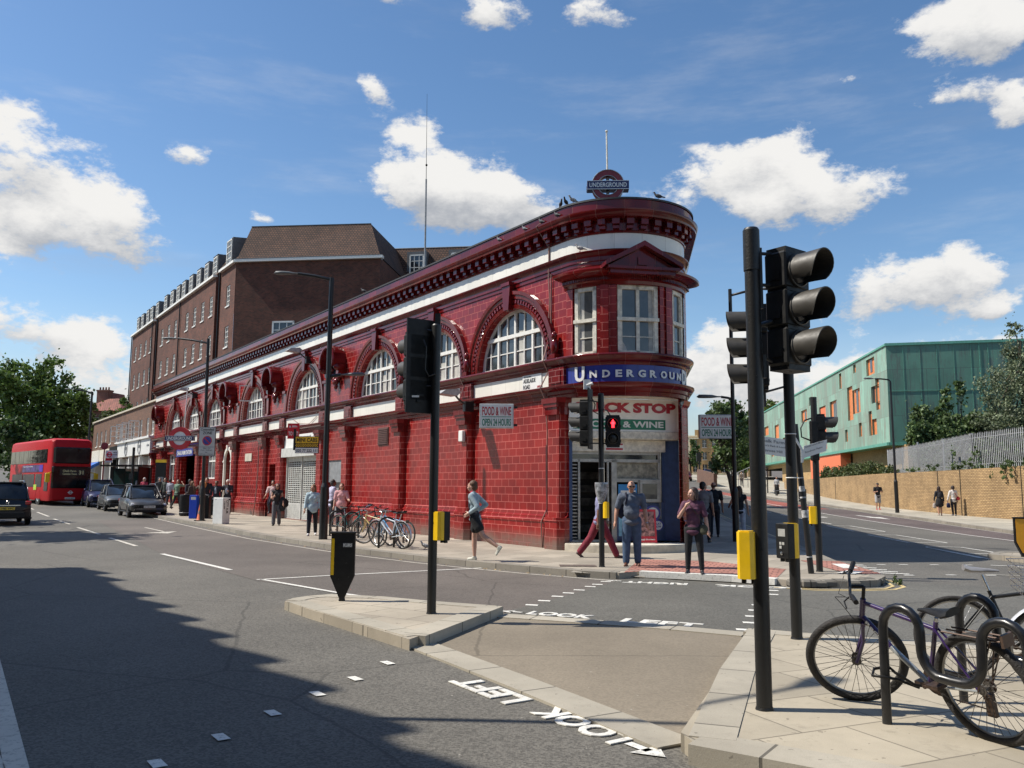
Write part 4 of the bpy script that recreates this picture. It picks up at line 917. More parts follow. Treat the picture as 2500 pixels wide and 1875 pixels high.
# ---------------------------------------------------------------- brick mansion block behind
BK = thing('apartment_block', 'tall brown brick mansion block with white sash windows and a steep tiled roof', 'building', (AX, AY, 0), RZ)
BO, B0, B1 = -6.0, 52.3, 96.6
IM = MC.inverted()
def Lc(x, y, z=0.0): return IM @ Vector((x, y, z))
cols1 = [54.25, 59.6, 62.5, 65.4, 68.4, 73.2, 76.2, 79.3, 85.3, 88.1, 91.1, 94.1]
wb_ = MB(); holes = []
for r, z in enumerate((16.75, 13.2, 9.65)):
    for s in cols1: holes.append((s-.55, s+.55, z, z+1.85))
SEG = [(B0, 56.6, 0), (56.6, 58.3, -.9), (58.3, 71.1, 0), (71.1, 71.2, 0), (71.2, 81.5, 0), (81.5, 83.3, -.9), (83.3, B1, 0)]
for a, b, dy in SEG:
    hs_ = [h for h in holes if a < h[0] < b]
    holed(wb_, a, b, 0, 20.2, hs_, BO+dy, .14)
    if dy:
        wb_.quad((a, BO, 0), (a, BO+dy, 0), (a, BO+dy, 20.2), (a, BO, 20.2)); wb_.quad((b, BO, 0), (b, BO+dy, 0), (b, BO+dy, 20.2), (b, BO, 20.2))
C0 = Lc(-23.13, 68.50); C1 = Lc(-10.83, 66.85)
FD = (C1-C0).normalized(); FN = Vector((FD.y, -FD.x, 0)); FN = FN if FN.dot(Lc(0, 0)-C0) > 0 else -FN
FL = (C1-C0).length
def fl(t, o, z): p = C0+FD*t+FN*o; return (p.x, p.y, z)
def flq(mb, t0, t1, z0, z1, o=0): mb.quad(fl(t0, o, z0), fl(t1, o, z0), fl(t1, o, z1), fl(t0, o, z1))
fw = MB()
n0 = len(fw.v)
fw.add([fl(0, 0, 0), fl(FL, 0, 0), fl(FL, 0, 20.2), fl(0, 0, 20.2)], [(0, 1, 2, 3)], 0, [[(0, 0), (FL, 0), (FL, 20.2), (0, 20.2)]])
fw.add([fl(FL, 0, 0), fl(FL, -14, 0), fl(FL, -14, 20.2), fl(FL, 0, 20.2)], [(0, 1, 2, 3)], 0, [[(0, 0), (14, 0), (14, 20.2), (0, 20.2)]])
wb_.quad((B1, BO, 0), (B1, BO-12, 0), (B1, BO-12, 20.2), (B1, BO, 20.2))
fw.build('flank_wall', M_['brick'], BK); wb_.build('street_wall', M_['brick'], BK)
gt_ = MB(); 
for a, b, dy in SEG: gt_.box(a, b, BO+dy-.1, BO+dy+.28, 20.15, 20.36)
gm_ = [fl(-.1, .28, 20.15), fl(FL+.25, .28, 20.15), fl(FL+.25, -.2, 20.15), fl(-.1, -.2, 20.15)]
gt_.add(gm_+[(p[0], p[1], 20.38) for p in gm_], [(0, 1, 2, 3), (4, 5, 6, 7), (0, 1, 5, 4), (1, 2, 6, 5), (2, 3, 7, 6), (3, 0, 4, 7)]); gt_.build('gutter', M_['white'], BK)
rfm = MB()
def rquad(a, b, c, d):
    L1 = (Vector(b)-Vector(a)).length; L2 = (Vector(d)-Vector(a)).length
    rfm.add([a, b, c, d], [(0, 1, 2, 3)], 0, [[(0, 0), (L1, 0), (L1-.8, L2), (.8, L2)]])
IN = 1.5
for a, b, dy in SEG[2:]:
    y = BO+dy; rquad((a, y, 20.3), (b, y, 20.3), (b, y-IN, 22.75), (a, y-IN, 22.75))
    rfm.quad((a, y-IN, 22.75), (b, y-IN, 22.75), (b, y-10, 23.0), (a, y-10, 23.0))
rquad((B1, BO, 20.3), (B1, BO-10, 20.3), (B1-1.5, BO-8.5, 22.75), (B1-1.5, BO-1.5, 22.75))
rfm.quad((83.3, BO, 20.3), (83.3, BO-.9, 20.3), (83.3, BO-2.4, 22.75), (83.3, BO-1.5, 22.75)); rfm.quad((58.3, BO, 20.3), (58.3, BO-.9, 20.3), (58.3, BO-2.4, 22.75), (58.3, BO-1.5, 22.75))
# corner block roof, higher and hipped
a, b = (B0, BO, 20.3), (57.4, BO, 20.3)
TL = Lc(-22.6, 70.5, 23.85); TR = Lc(-12.1, 69.4, 23.85)
rquad(fl(0, 0, 20.3), fl(FL, 0, 20.3), tuple(TR), tuple(TL))
t2 = (57.2, BO-2.6, 23.85)
rquad((B0, BO, 20.3), (57.4, BO, 20.3), t2, tuple(TL)); rquad(fl(FL, 0, 20.3), fl(FL, -14, 20.3), (TR.x+(-FN*11).x, TR.y+(-FN*11).y, 23.85), tuple(TR))
rfm.quad(tuple(TL), tuple(TR), (TR.x-FN.x*11, TR.y-FN.y*11, 23.9), t2); rquad((57.4, BO, 20.3), (57.4, BO-9, 20.3), (57.2, BO-9, 23.85), t2)
# rear wing
WG = [Lc(-12.5, 76.4), Lc(2, 73.5)]
def wg(t, o, z): 
    d = WG[1]-WG[0]; n = Vector((d.y, -d.x, 0)).normalized(); n = n if n.dot(Lc(0, 0)-WG[0]) > 0 else -n
    p = WG[0]+d*t+n*o; return (p.x, p.y, z)
rquad(wg(0, 0, 20.8), wg(1, 0, 20.5), wg(1, -1.3, 23.7), wg(0, -1.3, 24.0))
rfm.build('tiled_roof', M_['tileroof'], BK)
vg = MB(); vg.tube([tuple(TL+Vector((0, 0, .03))), tuple(TR+Vector((0, 0, .03)))], .06, 5); vg.tube([wg(0, -1.3, 24.03), wg(1, -1.3, 23.73)], .06, 5); vg.tube([fl(0, .25, 20.4), fl(FL, .25, 20.4)], .05, 5)
vg.build('ridge_flashing', M_['lead'], BK)
ww = MB(); ww.add([wg(0, 0, 0), wg(1, 0, 0), wg(1, 0, 20.5), wg(0, 0, 20.8)], [(0, 1, 2, 3)], 0, [[(0, 0), (15, 0), (15, 20.5), (0, 20.8)]]); ww.build('wing_wall', M_['brick'], BK)
wg_ = MB(); a_ = [wg(0, .2, 20.7), wg(1, .2, 20.4), wg(1, -.1, 20.4), wg(0, -.1, 20.7)]; wg_.add(a_+[(p[0], p[1], p[2]+.22) for p in a_], [(0, 1, 2, 3), (4, 5, 6, 7), (0, 1, 5, 4), (2, 3, 7, 6), (3, 0, 4, 7)]); wg_.build('wing_gutter', M_['white'], BK)
def sash(mb, gl, cx, z0, w, h, y, nx, nz, M=None, th=.05, ou=.06):
    for q in (cx-w/2, cx+w/2-ou): mb.box(q, q+ou, y, y+.06, z0, z0+h, 0, M)
    for q in (z0, z0+h-ou): mb.box(cx-w/2, cx+w/2, y, y+.06, q, q+ou, 0, M)
    for i in range(1, nx): mb.box(cx-w/2+w*i/nx-th/2, cx-w/2+w*i/nx+th/2, y, y+.045, z0, z0+h, 0, M)
    for i in range(1, nz): mb.box(cx-w/2, cx+w/2, y, y+.045, z0+h*i/nz-th/2, z0+h*i/nz+th/2, 0, M)
    gl.box(cx-w/2, cx+w/2, y-.01, y+.005, z0, z0+h, 0, M)
for h in holes:
    f_ = MB(); g = MB(); sash(f_, g, (h[0]+h[1])/2, h[2]+.05, 1.1, 1.8, BO-.12, 2, 4, None, .05, .10); f_.box(h[0]-.05, h[1]+.05, BO-.1, BO+.07, h[2]-.06, h[2]+.05)
    o = f_.build('window', M_['white'], BK); g.build('pane', M_['glassb'], o)
for s in (60.0, 63.0, 65.85, 68.85, 71.8, 74.2, 77.0, 80.0, 84.2, 87.2, 89.5, 92.6, 95.2):
    d_ = MB(); z0, z1 = 20.45, 22.45; y = BO-.35; d_.prism([(y, z0), (y, z1), (y+.06, z1+.1), (y-1.6, z1+.12), (y-1.6, z0)], s-.78, s+.78, 'x'); o = d_.build('dormer', M_['lead'], BK)
    f_ = MB(); g = MB(); sash(f_, g, s, z0+.1, 1.3, 1.85, y+.02, 3, 4, None, .05, .09); ob = f_.build('dormer_window', M_['white'], o); 
    g.build('dormer_pane', M_['glassb'], o)
d_ = MB(); d_.prism([(BO-.3, 20.5), (BO-.3, 23.0), (BO-2.6, 23.2), (BO-2.6, 20.5)], 54.6, 56.3, 'x'); o = d_.build('dormer', M_['lead'], BK); f_ = MB(); g = MB(); sash(f_, g, 55.45, 20.7, 1.5, 2.2, BO-.28, 3, 4, None, .05, .09); f_.build('dormer_window', M_['white'], o); g.build('dormer_pane', M_['glassb'], o)
# the window low in the flank, and the one in the rear wing roof
fM = Matrix(((FD.x, FN.x, 0, C0.x), (FD.y, FN.y, 0, C0.y), (0, 0, 1, 0), (0, 0, 0, 1)))
f_ = MB(); g = MB(); sash(f_, g, 4.35, 13.6, 1.9, 1.5, .02, 3, 2, fM, .06, .14); o = f_.build('window', M_['white'], BK); g.build('pane', M_['glass'], o)
dW = (WG[1]-WG[0]).normalized(); nW = Vector((dW.y, -dW.x, 0)); nW = nW if nW.dot(Lc(0, 0)-WG[0]) > 0 else -nW
wM = Matrix(((dW.x, nW.x, 0, WG[0].x), (dW.y, nW.y, 0, WG[0].y), (0, 0, 1, 0), (0, 0, 0, 1)))
for t0 in (3.6, 7.6):
    d_ = MB(); d_.box(t0-.95, t0+.95, -1.6, -.3, 20.9, 23.35, 0, wM); o = d_.build('dormer', M_['lead'], BK); f_ = MB(); g = MB(); sash(f_, g, t0, 21.2, 1.4, 1.85, -.29, 3, 3, wM, .06, .12); f_.build('dormer_window', M_['white'], o); g.build('dormer_pane', M_['glass'], o)
for s in (56.75, 71.15, 81.6, 84.2, 96.4): dpp = MB(); dpp.cyl((s, BO+.12, 8), (s, BO+.12, 20.1), .07, n=6); dpp.build('drainpipe', M_['black'], BK)
rl = MB()
for a, b in ((64.0, 66.2), (80.5, 86.5)):
    rl = MB()
    for z in (23.4, 23.9): rl.tube([(a, BO-2.2, z), (b, BO-2.2, z), (b, BO-6, z)], .025, 4)
    s = a
    while s <= b+.1: rl.cyl((s, BO-2.2, 22.7), (s, BO-2.2, 23.9), .025, n=4); s += 1.1
    rl.build('roof_railing', M_['grey'], BK)
# mast on the station roof
ms_ = thing('radio_mast', 'tall thin aerial mast standing on the station roof', 'mast', (-5.3, 49.6, 8.9))
q = MB(); q.cyl((0, 0, 0), (-.05, 0, 11.5), .065, .05, 8); q.build('pole', M_['grey'], ms_); q = MB(); q.cyl((-.05, 0, 11.5), (-.1, 0, 17.0), .02, .008, 6); q.ball((-.05, 0, 12.4), .07); q.build('whip', M_['blackm'], ms_)
rr2 = MB(); base = W(24, -3.5, 8.9)
for a, b in (((0, 0, 0), (0, 0, 1.6)), ((0, 0, 1.6), (1.8, .1, 1.75)), ((1.8, .1, 1.75), (1.8, .1, 0)), ((0, 0, .8), (1.8, .1, .9))): rr2.cyl(Vector(a)+Vector((2.6, 49, 8.9)), Vector(b)+Vector((2.6, 49, 8.9)), .03, n=5)
tag(rr2.build('roof_handrail', M_['grey']), 'small grey handrail on the far edge of the station roof', 'handrail')
# ---------------------------------------------------------------- low parade of shops
PR = thing('shop_parade', 'low two storey brown brick parade of shops beyond the station', 'building', (AX, AY, 0), RZ)
PS0, PS1 = SL+.05, 81.5; pw = MB(); ph = []
for s in (52.0, 53.9, 56.5, 59.6, 62.1, 64.9, 67.6, 70.9, 73.6, 76.2, 78.9): ph.append((s-.45, s+.45, 5.45, 6.95))
holed(pw, PS0, PS1, 3.9, 8.05, ph, -.15, .12); pw.quad((PS1, -.15, 0), (PS1, -9, 0), (PS1, -9, 8.05), (PS1, -.15, 8.05)); pw.box(PS0, PS1, -9, -.4, 7.7, 7.9); pw.build('wall', M_['brickp'], PR)
q = MB(); q.box(PS0, PS1+.1, -.5, .0, 8.05, 8.18); q.build('parapet_coping', M_['stone'], PR)
for h in ph:
    f_ = MB(); g = MB(); sash(f_, g, (h[0]+h[1])/2, h[2]+.03, .9, 1.5, -.26, 2, 3, None, .05, .10); f_.box(h[0]-.06, h[1]+.06, -.2, -.08, h[2]-.06, h[2]+.04); o = f_.build('window', M_['white'], PR); g.build('pane', M_['glassb'], o)
for s in (56.5, 59.6, 62.1, 64.9):
    f_ = MB(); M = Matrix.Translation((s+.45, -.15, 5.5)) @ Matrix.Rotation(R_(75), 4, 'Z'); g = MB(); sash(f_, g, .45, 0, .85, 1.4, 0, 1, 3, M, .05, .07); f_.build('open_casement', M_['white'], PR)
q = MB(); q.box(PS0+.3, 64.5, -.2, .22, 4.02, 5.25); q.box(PS0+.2, 64.6, -.2, .38, 5.22, 5.38); fs1 = q.build('white_fascia', M_['signw'], PR)
q = MB()
for s in (54.6, 60.2): q.lathe((s, .24, 4.66), [(.50, 0), (.50, .04), (.56, .04), (.56, 0)], 26, 'y'); q.text('Body Mind', (s+.42, .235, 4.52), (-1, 0, 0), (0, 0, 1), .82, .30, .02, .03)
q.text('salon', (51.9, .235, 4.6), (-1, 0, 0), (0, 0, 1), .9, .2, .01, .02); q.build('fascia_lettering', M_['grey'], fs1)
q = MB(); q.box(64.7, 68.5, -.2, .25, 3.9, 5.1); q.build('black_fascia', M_['black'], PR)
q = MB(); q.box(68.7, 74.8, -.2, .15, 3.9, 5.0); q.box(75, PS1, -.2, .15, 3.9, 5.05); q.build('cream_fascia', M_['oldwhite'], PR)
q = MB(); q.prism([(.1, 3.9), (1.5, 3.1), (1.5, 2.7), (.1, 3.6)], 74.6, 79.6, 'x'); q.build('blue_awning', mat('blue awning canvas', (.02, .12, .45), .7), PR)
q = MB(); q.box(PS0, PS1, -.9, -.6, .2, 3.9); q.build('shop_glass', M_['glass'], PR)
q = MB(); s = PS0+.2
while s < PS1: q.box(s, s+.35, -.65, .1, .3, 4.0); s += 4.4
for s in (52.5, 54.8, 57.3, 61.6): q.box(s, s+.1, -.6, -.1, .3, 3.9)
q.box(PS0, 64.6, -.62, .0, .3, .9); q.build('shopfront_pillars', M_['signw'], PR)
q = MB(); q.box(65, 65.25, -.65, .1, .3, 4); q.box(67.8, 68.1, -.65, .12, .3, 4); q.box(64.7, 68.4, -.6, -.1, .3, 1.0); q.build('dark_shopfront', M_['black'], PR)
# ---------------------------------------------------------------- green copper clad building on the right
GR = thing('green_copper_building', 'long green copper clad building with irregular orange windows over a yellow brick base', 'building', (31.55, 70, 0), R_(90-7.9))
def coppermat(name, c1, c2, c3):
    m, nt, b = newmat(name); uv = nd(nt, 'ShaderNodeUVMap'); br = nd(nt, 'ShaderNodeTexBrick'); br.offset = 0.37
    for k, v in (('Scale', 1), ('Brick Width', 1.27), ('Row Height', 3.9), ('Mortar Size', .018), ('Mortar Smooth', .1), ('Bias', 0)): br.inputs[k].default_value = v
    br.inputs['Color1'].default_value = (*c1, 1); br.inputs['Color2'].default_value = (*c2, 1); br.inputs['Mortar'].default_value = (*sc3(c3, .7), 1); nt.links.new(uv.outputs[0], br.inputs['Vector'])
    st = ramp(nt, noise(nt, 1.0, 6, .8, 'UV', (1.6, .22, 1)), .47, .60, 0, .9); cc = mixc(nt, st, br.outputs['Color'], c3)
    st2 = ramp(nt, noise(nt, .35, 4, .6, 'UV'), .4, .65, 0, .5); cc = mixc(nt, st2, cc, sc3(c1, .62)); nt.links.new(cc, b.inputs['Base Color']); b.inputs['Roughness'].default_value = .55; return m
M_['copper'] = coppermat('green copper', (.26, .45, .35), (.19, .25, .20), (.22, .22, .175))
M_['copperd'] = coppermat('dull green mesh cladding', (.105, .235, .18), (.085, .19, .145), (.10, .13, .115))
M_['orange'] = mat('orange render', (.68, .17, .075), .7, var=.06); M_['rust'] = mat('orange brown panel', (.60, .20, .07), .6, var=.2)
gw = MB(); GL, gz0, gz1 = 92.0, 5.6, 13.75
gh = [(11.2, 13.2, 8.4, 11.7), (8.6, 11.2, 8.9, 11.2), (17.5, 20.6, 8.6, 11.0), (2.4, 4.9, 9.3, 10.8), (2.4, 3.5, 8.6, 11.3), (3.5, 6.1, 11.9, 13.4), (15.2, 16.2, 11.9, 13.5), (5.0, 6.0, 6.5, 8.7), (3.6, 5.0, 6.5, 7.9), (8.4, 9.4, 6.6, 7.9), (22.6, 25.7, 6.1, 10.9), (32.4, 35.8, 9.9, 11.4), (13.6, 14.6, 6.4, 7.6), (9.6, 10.6, 12.8, 13.6), (39, 41, 8.2, 9.6), (43, 46, 10.2, 12), (47.5, 49, 7.2, 8.8), (52, 55.5, 9, 11), (57, 59, 6.5, 8.4), (61, 65, 10, 11.4), (66.5, 68, 7, 9.3), (72, 76, 9.4, 11), (80, 82, 7.5, 9), (29.5, 31, 11.6, 12.6)]
holed(gw, 0, GL, gz0, gz1, gh, 0, .16); gw.build('copper_cladding', M_['copper'], GR)
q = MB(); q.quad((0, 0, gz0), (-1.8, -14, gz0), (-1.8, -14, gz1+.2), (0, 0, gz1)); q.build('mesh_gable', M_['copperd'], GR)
q = MB(); q.box(-.05, GL, -.1, .12, gz1, gz1+.16); q.box(0, GL, -1.5, .25, gz0-.25, gz0); q.prism([(0, .2), (-1.8, -14), (-1.9, -14), (-.15, .2)], gz0-.25, gz0, 'z'); q.prism([(0, .1), (-1.8, -14), (-1.9, -14), (-.1, .1)], gz1-.02, gz1+.2, 'z')
for i in range(1, 11): t = i/11; q.cyl((-1.8*t-.03, -14*t, gz0), (-1.8*t-.03, -14*t, gz1), .018, n=4)
q.cyl((-.95, -7.0, gz0), (-.95, -7, gz1), .03, n=4); q.tube([(-.04, 0, 9.9), (-1.84, -14, 9.9)], .03, 4)
q.build('edge_trim', mat('green trim', (.10, .30, .23), .5), GR)
q = MB(); q.box(0, GL, -14, -.20, gz0, gz1-.1); 
q.build('inner_block', M_['rust'], GR)
q = MB()
rg = random.Random(5)
for h in gh:
    x = h[0]+.05
    while x < h[1]-.15:
        w = .25+.5*rg.random()
        if rg.random() < .28: q.box(x, min(x+w, h[1]), -.199, -.17, h[2]+.3*rg.random(), h[3]-.3*rg.random())
        x += w+.1
q.build('dark_window_panels', M_['glass'], GR)
q = MB(); q.box(16.4, 30.9, -.9, .1, 2.2, 5.35); q.box(22.7, 25.6, -.199, -.14, 6.1, 10.8); q.build('orange_render', M_['orange'], GR)
q = MB(); holed(q, -1.2, 95, .5, 5.4, [(31.2, 32.2, 3.2, 4.9), (56, 75, .9, 4.8)], -1.0, .4); q.quad((-1.2, -1, .5), (-2, -14, .5), (-2, -14, 5.5), (-1.2, -1, 5.5)); q.build('brick_base', M_['bricky'], GR)
q = MB(); q.box(31.1, 32.3, -1.45, -1.3, 3.0, 5.0); q.box(55, 76, -6, -5.8, .5, 5); q.box(16.0, 16.15, -.95, -.9, 2, 5.3); q.build('base_openings', M_['dark_inside'], GR)
q = MB(); q.quad((GL, 0, 5), (GL, -10, 5), (GL, -10, 13.7), (GL, 0, 13.7)); q.build('end_wall', M_['copper'], GR)
# ---------------------------------------------------------------- retaining wall, fence
RWp = [(25.6, 12), (25.75, 30), (25.9, 42.9), (25.45, 47.9), (25.95, 59.4), (27.3, 71.2), (29.3, 84.4), (31, 96)]
def tz(x, y):       # top of the wall
    return [3.05, 3.0, 2.95, 2.84, 2.80, 2.72, 2.62, 2.7]
rw = MB(); tops = tz(0, 0); u = 0
for i in range(len(RWp)-1):
    a, b = Vector(RWp[i]), Vector(RWp[i+1]); L = (b-a).length; n = max(1, int(L/3))
    for k in range(n):
        p = a.lerp(b, k/n); r_ = a.lerp(b, (k+1)/n); za = tops[i]+(tops[i+1]-tops[i])*k/n; zb = tops[i]+(tops[i+1]-tops[i])*(k+1)/n
        d = L/n; A = [(p.x, p.y, T(p.y)-.1), (r_.x, r_.y, T(r_.y)-.1), (r_.x, r_.y, zb), (p.x, p.y, za)]
        rw.add(A, [(0, 1, 2, 3)], 0, [[(u, A[0][2]), (u+d, A[1][2]), (u+d, zb), (u, za)]])
        rw.add([A[3], A[2], (A[2][0]+.4, A[2][1], zb), (A[3][0]+.4, A[3][1], za)], [(0, 1, 2, 3)])
        rw.add([(A[0][0]+.4, A[0][1], A[0][2]), (A[1][0]+.4, A[1][1], A[1][2]), (A[2][0]+.4, A[2][1], zb), (A[3][0]+.4, A[3][1], za)], [(0, 1, 2, 3)]); u += d
ro = thing('retaining_wall', 'long yellow brick retaining wall along the far pavement', 'wall', (0, 0, 0)); rw.build('brickwork', M_['brickw'], ro)
q = MB(); u = 0
for i in (2, 3, 5):
    for k in (0,):
        a, b = Vector(RWp[i]), Vector(RWp[i+1]); p = a.lerp(b, k); q.box(p.x-.015, p.x+.0, p.y-.03, p.y+.03, T(p.y), (tops[i]+(tops[i+1]-tops[i])*k))
q.build('movement_joint', M_['blackm'], ro)
q = MB(); q.box(27.5, 60, 12, 300, -2, -1)  # keeps the bank closed behind the wall
bank = MB()
for i in range(len(RWp)-1):
    a, b = RWp[i], RWp[i+1]; bank.quad((a[0]+.3, a[1], tops[i]-.12), (b[0]+.3, b[1], tops[i+1]-.12), (b[0]+34, b[1], tops[i+1]+.4), (a[0]+34, a[1], tops[i]+.4))
S_(bank, 'grass_bank', mat('rough ground', (.07, .085, .03), .9, var=.4, scale=2))
fn = thing('palisade_fence', 'grey steel palisade fence on top of the brick wall', 'fence', (0, 0, 0))
pal = MB(); rail = MB(); FP = [(26.5, 20), (26.55, 42.9), (26.2, 47.9), (27.0, 56), (27.9, 62.5)]; fz0 = [3.0, 2.98, 2.9, 2.88, 2.86]; fh = [2.05, 2.05, 2.05, 1.85, 1.78]
for i in range(len(FP)-1):
    a, b = Vector(FP[i]), Vector(FP[i+1]); L = (b-a).length; n = int(L/.155)
    for k in range(n):
        p = a.lerp(b, k/n); z = fz0[i]+(fz0[i+1]-fz0[i])*k/n; h = fh[i]+(fh[i+1]-fh[i])*k/n; hh = h+.02*math.sin(k*1.7)
        pal.add([(p.x, p.y-.035, z), (p.x+.02, p.y, z), (p.x, p.y+.035, z), (p.x, p.y-.035, z+hh-.08), (p.x+.02, p.y, z+hh-.08), (p.x, p.y+.035, z+hh-.08), (p.x, p.y, z+hh)], [(0, 1, 4, 3), (1, 2, 5, 4), (3, 4, 6), (4, 5, 6)])
    for t in (.12, .85): rail.tube([(a.x+.04, a.y, fz0[i]+fh[i]*t), (b.x+.04, b.y, fz0[i+1]+fh[i+1]*t)], .03, 4)
    m = max(1, int(L/2.75))
    for k in range(m+1): p = a.lerp(b, k/m); rail.box(p.x+.02, p.x+.1, p.y-.05, p.y+.05, fz0[i]-.5, fz0[i]+fh[i]-.1)
pal.build('palings', M_['steel'], fn); rail.build('rails_and_posts', M_['steel'], fn)
# ---------------------------------------------------------------- far left house and far terraces up the hill
HS = thing('red_roofed_house', 'red brick house with a hipped red pantile roof beyond the bus', 'house', (-55.4, 110, 0), R_(-8))
q = MB(); holed(q, -1.2, 4.4, 1, 11.3, [(.3, 1.45, 9.0, 10.35)], 0, .15); q.quad((-1.2, 0, 1), (-2.2, 5, 1), (-2.2, 5, 11.3), (-1.2, 0, 11.3)); q.quad((4.4, 0, 1), (4.4, 6, 1), (4.4, 6, 11.3), (4.4, 0, 11.3)); q.build('wall', M_['brickr'], HS)
q = MB(); R0 = [(-1.6, -.4, 11.2), (4.8, -.4, 11.2), (4.8, 6, 11.2), (-1.6, 6, 11.2)]; t1, t2 = (.9, 2.6, 13.1), (2.3, 2.6, 13.1)
q.quad(R0[0], R0[1], t2, t1); q.add([R0[1], R0[2], t2], [(0, 1, 2)]); q.add([R0[3], R0[0], t1], [(0, 1, 2)]); q.quad(R0[2], R0[3], t1, t2); q.prism([(-.9, 12), (1.0, 12), (.2, 14.1), (-.3, 14.1)], 3, 7, 'y'); q.build('roof', M_['redroof'], HS)
q = MB(); q.box(-1.0, .7, 2.6, 3.6, 11.5, 14.2); q.box(-1.05, .75, 2.5, 3.7, 14.1, 14.3); 
for i in range(4): q.cyl((-.8+i*.42, 3, 14.3), (-.8+i*.42, 3, 14.7), .12, .1, 8)
q.build('chimney', M_['brickr'], HS); f_ = MB(); g = MB(); sash(f_, g, .88, 9.0, 1.15, 1.35, -.1, 3, 3, Matrix.Rotation(0, 4, 'Z'), .05, .09); o = f_.build('window', M_['white'], HS); g.build('pane', M_['glass'], o)
def terrace(name, label, x, y, w, h, n, st, m, rz, z0):
    t = thing(name, label, 'house', (x, y, z0), rz); q = MB(); hl = []
    for i in range(n):
        for k in range(st): hl.append((w*(i+.5)/n-.45, w*(i+.5)/n+.45, .9+k*(h-.6)/st, 2.5+k*(h-.6)/st))
    holed(q, 0, w, 0, h, hl, 0, .15); q.quad((0, 0, 0), (0, 8, 0), (0, 8, h), (0, 0, h)); q.quad((w, 0, 0), (w, 8, 0), (w, 8, h), (w, 0, h)); q.quad((0, 0, h), (w, 0, h), (w, 8, h), (0, 8, h)); q.build('wall', m, t)
    q = MB(); q.box(-.1, w+.1, -.25, .1, h-.5, h-.2); q.box(0, w, -.1, .02, 3.0, 3.2); q.build('cornice', M_['cream'], t)
    q = MB(); q.box(.1, w-.1, .14, .2, .2, h-.6); q.build('window_panes', M_['glass'], t); q = MB()
    for a, b, c, d in hl: q.box(a, b, .06, .10, c+.76, c+.82); q.box((a+b)/2-.03, (a+b)/2+.03, .06, .10, c, d); q.box(a-.08, b+.08, -.12, .02, c-.1, c)
    q.build('window_bars', M_['white'], t); q = MB(); q.box(w*.2, w*.2+1.2, 2, 3, h, h+1.6); q.box(w*.8, w*.8+1.2, 2, 3, h, h+1.6); q.build('chimney', M_['bricky'], t); return t
terrace('cream_terrace', 'tall cream terraced house far up the hill, nearest the station edge', 35.5, 200, 6, 10.5, 3, 3, M_['cream'], R_(78), 3.5)
terrace('cream_terrace', 'pale brick and cream terraced house far up the hill behind the round tree', 38.2, 180, 8, 11, 4, 4, M_['bricky'], R_(-12), 1.6)
terrace('cream_terrace', 'cream rendered house far up the hill seen past the sign on the lamp post', 45, 215, 9, 12, 4, 4, M_['cream'], R_(-14), 3.0)
terrace('brick_terrace', 'grey brown house low beside the hill road', 37.0, 230, 9, 8, 3, 3, M_['brickp'], R_(80), 5)
# houses on the south side of Adelaide Road, behind and left of the camera; their roofline throws the long shadow
for i, (s0, wd, hh) in enumerate(((-24, 7, 12.2), (-16.8, 7, 12.0), (-9.6, 7, 12.3), (-2.4, 7, 12.0), (4.8, 7, 12.2), (12.0, 6.5, 12.1), (18.7, 3, 11.9))):
    t = thing('terraced_house', ['tall stock brick terraced house behind the camera on the left side of the road', 'second stock brick house of the row at the left of the camera', 'third stock brick house of the row at the left of the camera', 'fourth stock brick house of the row at the left of the camera', 'fifth stock brick house of the row at the left of the camera', 'sixth stock brick house of the row at the left of the camera', 'last stock brick house of the row at the left of the camera'][i], 'house', tuple(Vector((-6.05, 0, 0))+Vector((UX, UY, 0))*s0), RZ, 'terraced houses south of the road')
    H_ = 11.45
    q = MB(); q.box(0, wd, 0.05, 8, 0, H_); q.build('wall', M_['bricky'], t); q = MB(); q.prism([(0, H_), (8, H_), (4, H_+2)], 0, wd, 'x'); q.build('roof', M_['lead'], t)
    q = MB(); q.box(-.1, wd+.1, -.35, .3, H_-.45, H_); 
    for k in range(int(wd/1.4)): q.prism([(k*1.4+.1, H_), (k*1.4+1.2, H_), (k*1.4+1.15, H_+.15), (k*1.4+.5, H_+.5), (k*1.4+.3, H_+.48)], -.3, .0, 'y')  # unseen pointed crests, added to give the road shadow its toothed edge
    q.build('parapet', M_['stone'], t); q = MB(); q.box(0, .7, 2, 4, H_, H_+2.2); q.build('chimney', M_['bricky'], t)
    for k in range(3):
        for z in (1.2, 4.2, 7.2):
            f_ = MB(); g = MB(); sash(f_, g, 1.2+k*2.3, z, 1.1, 1.9, -.03, 2, 2); o = f_.build('window', M_['white'], t); g.build('pane', M_['glassb'], o)
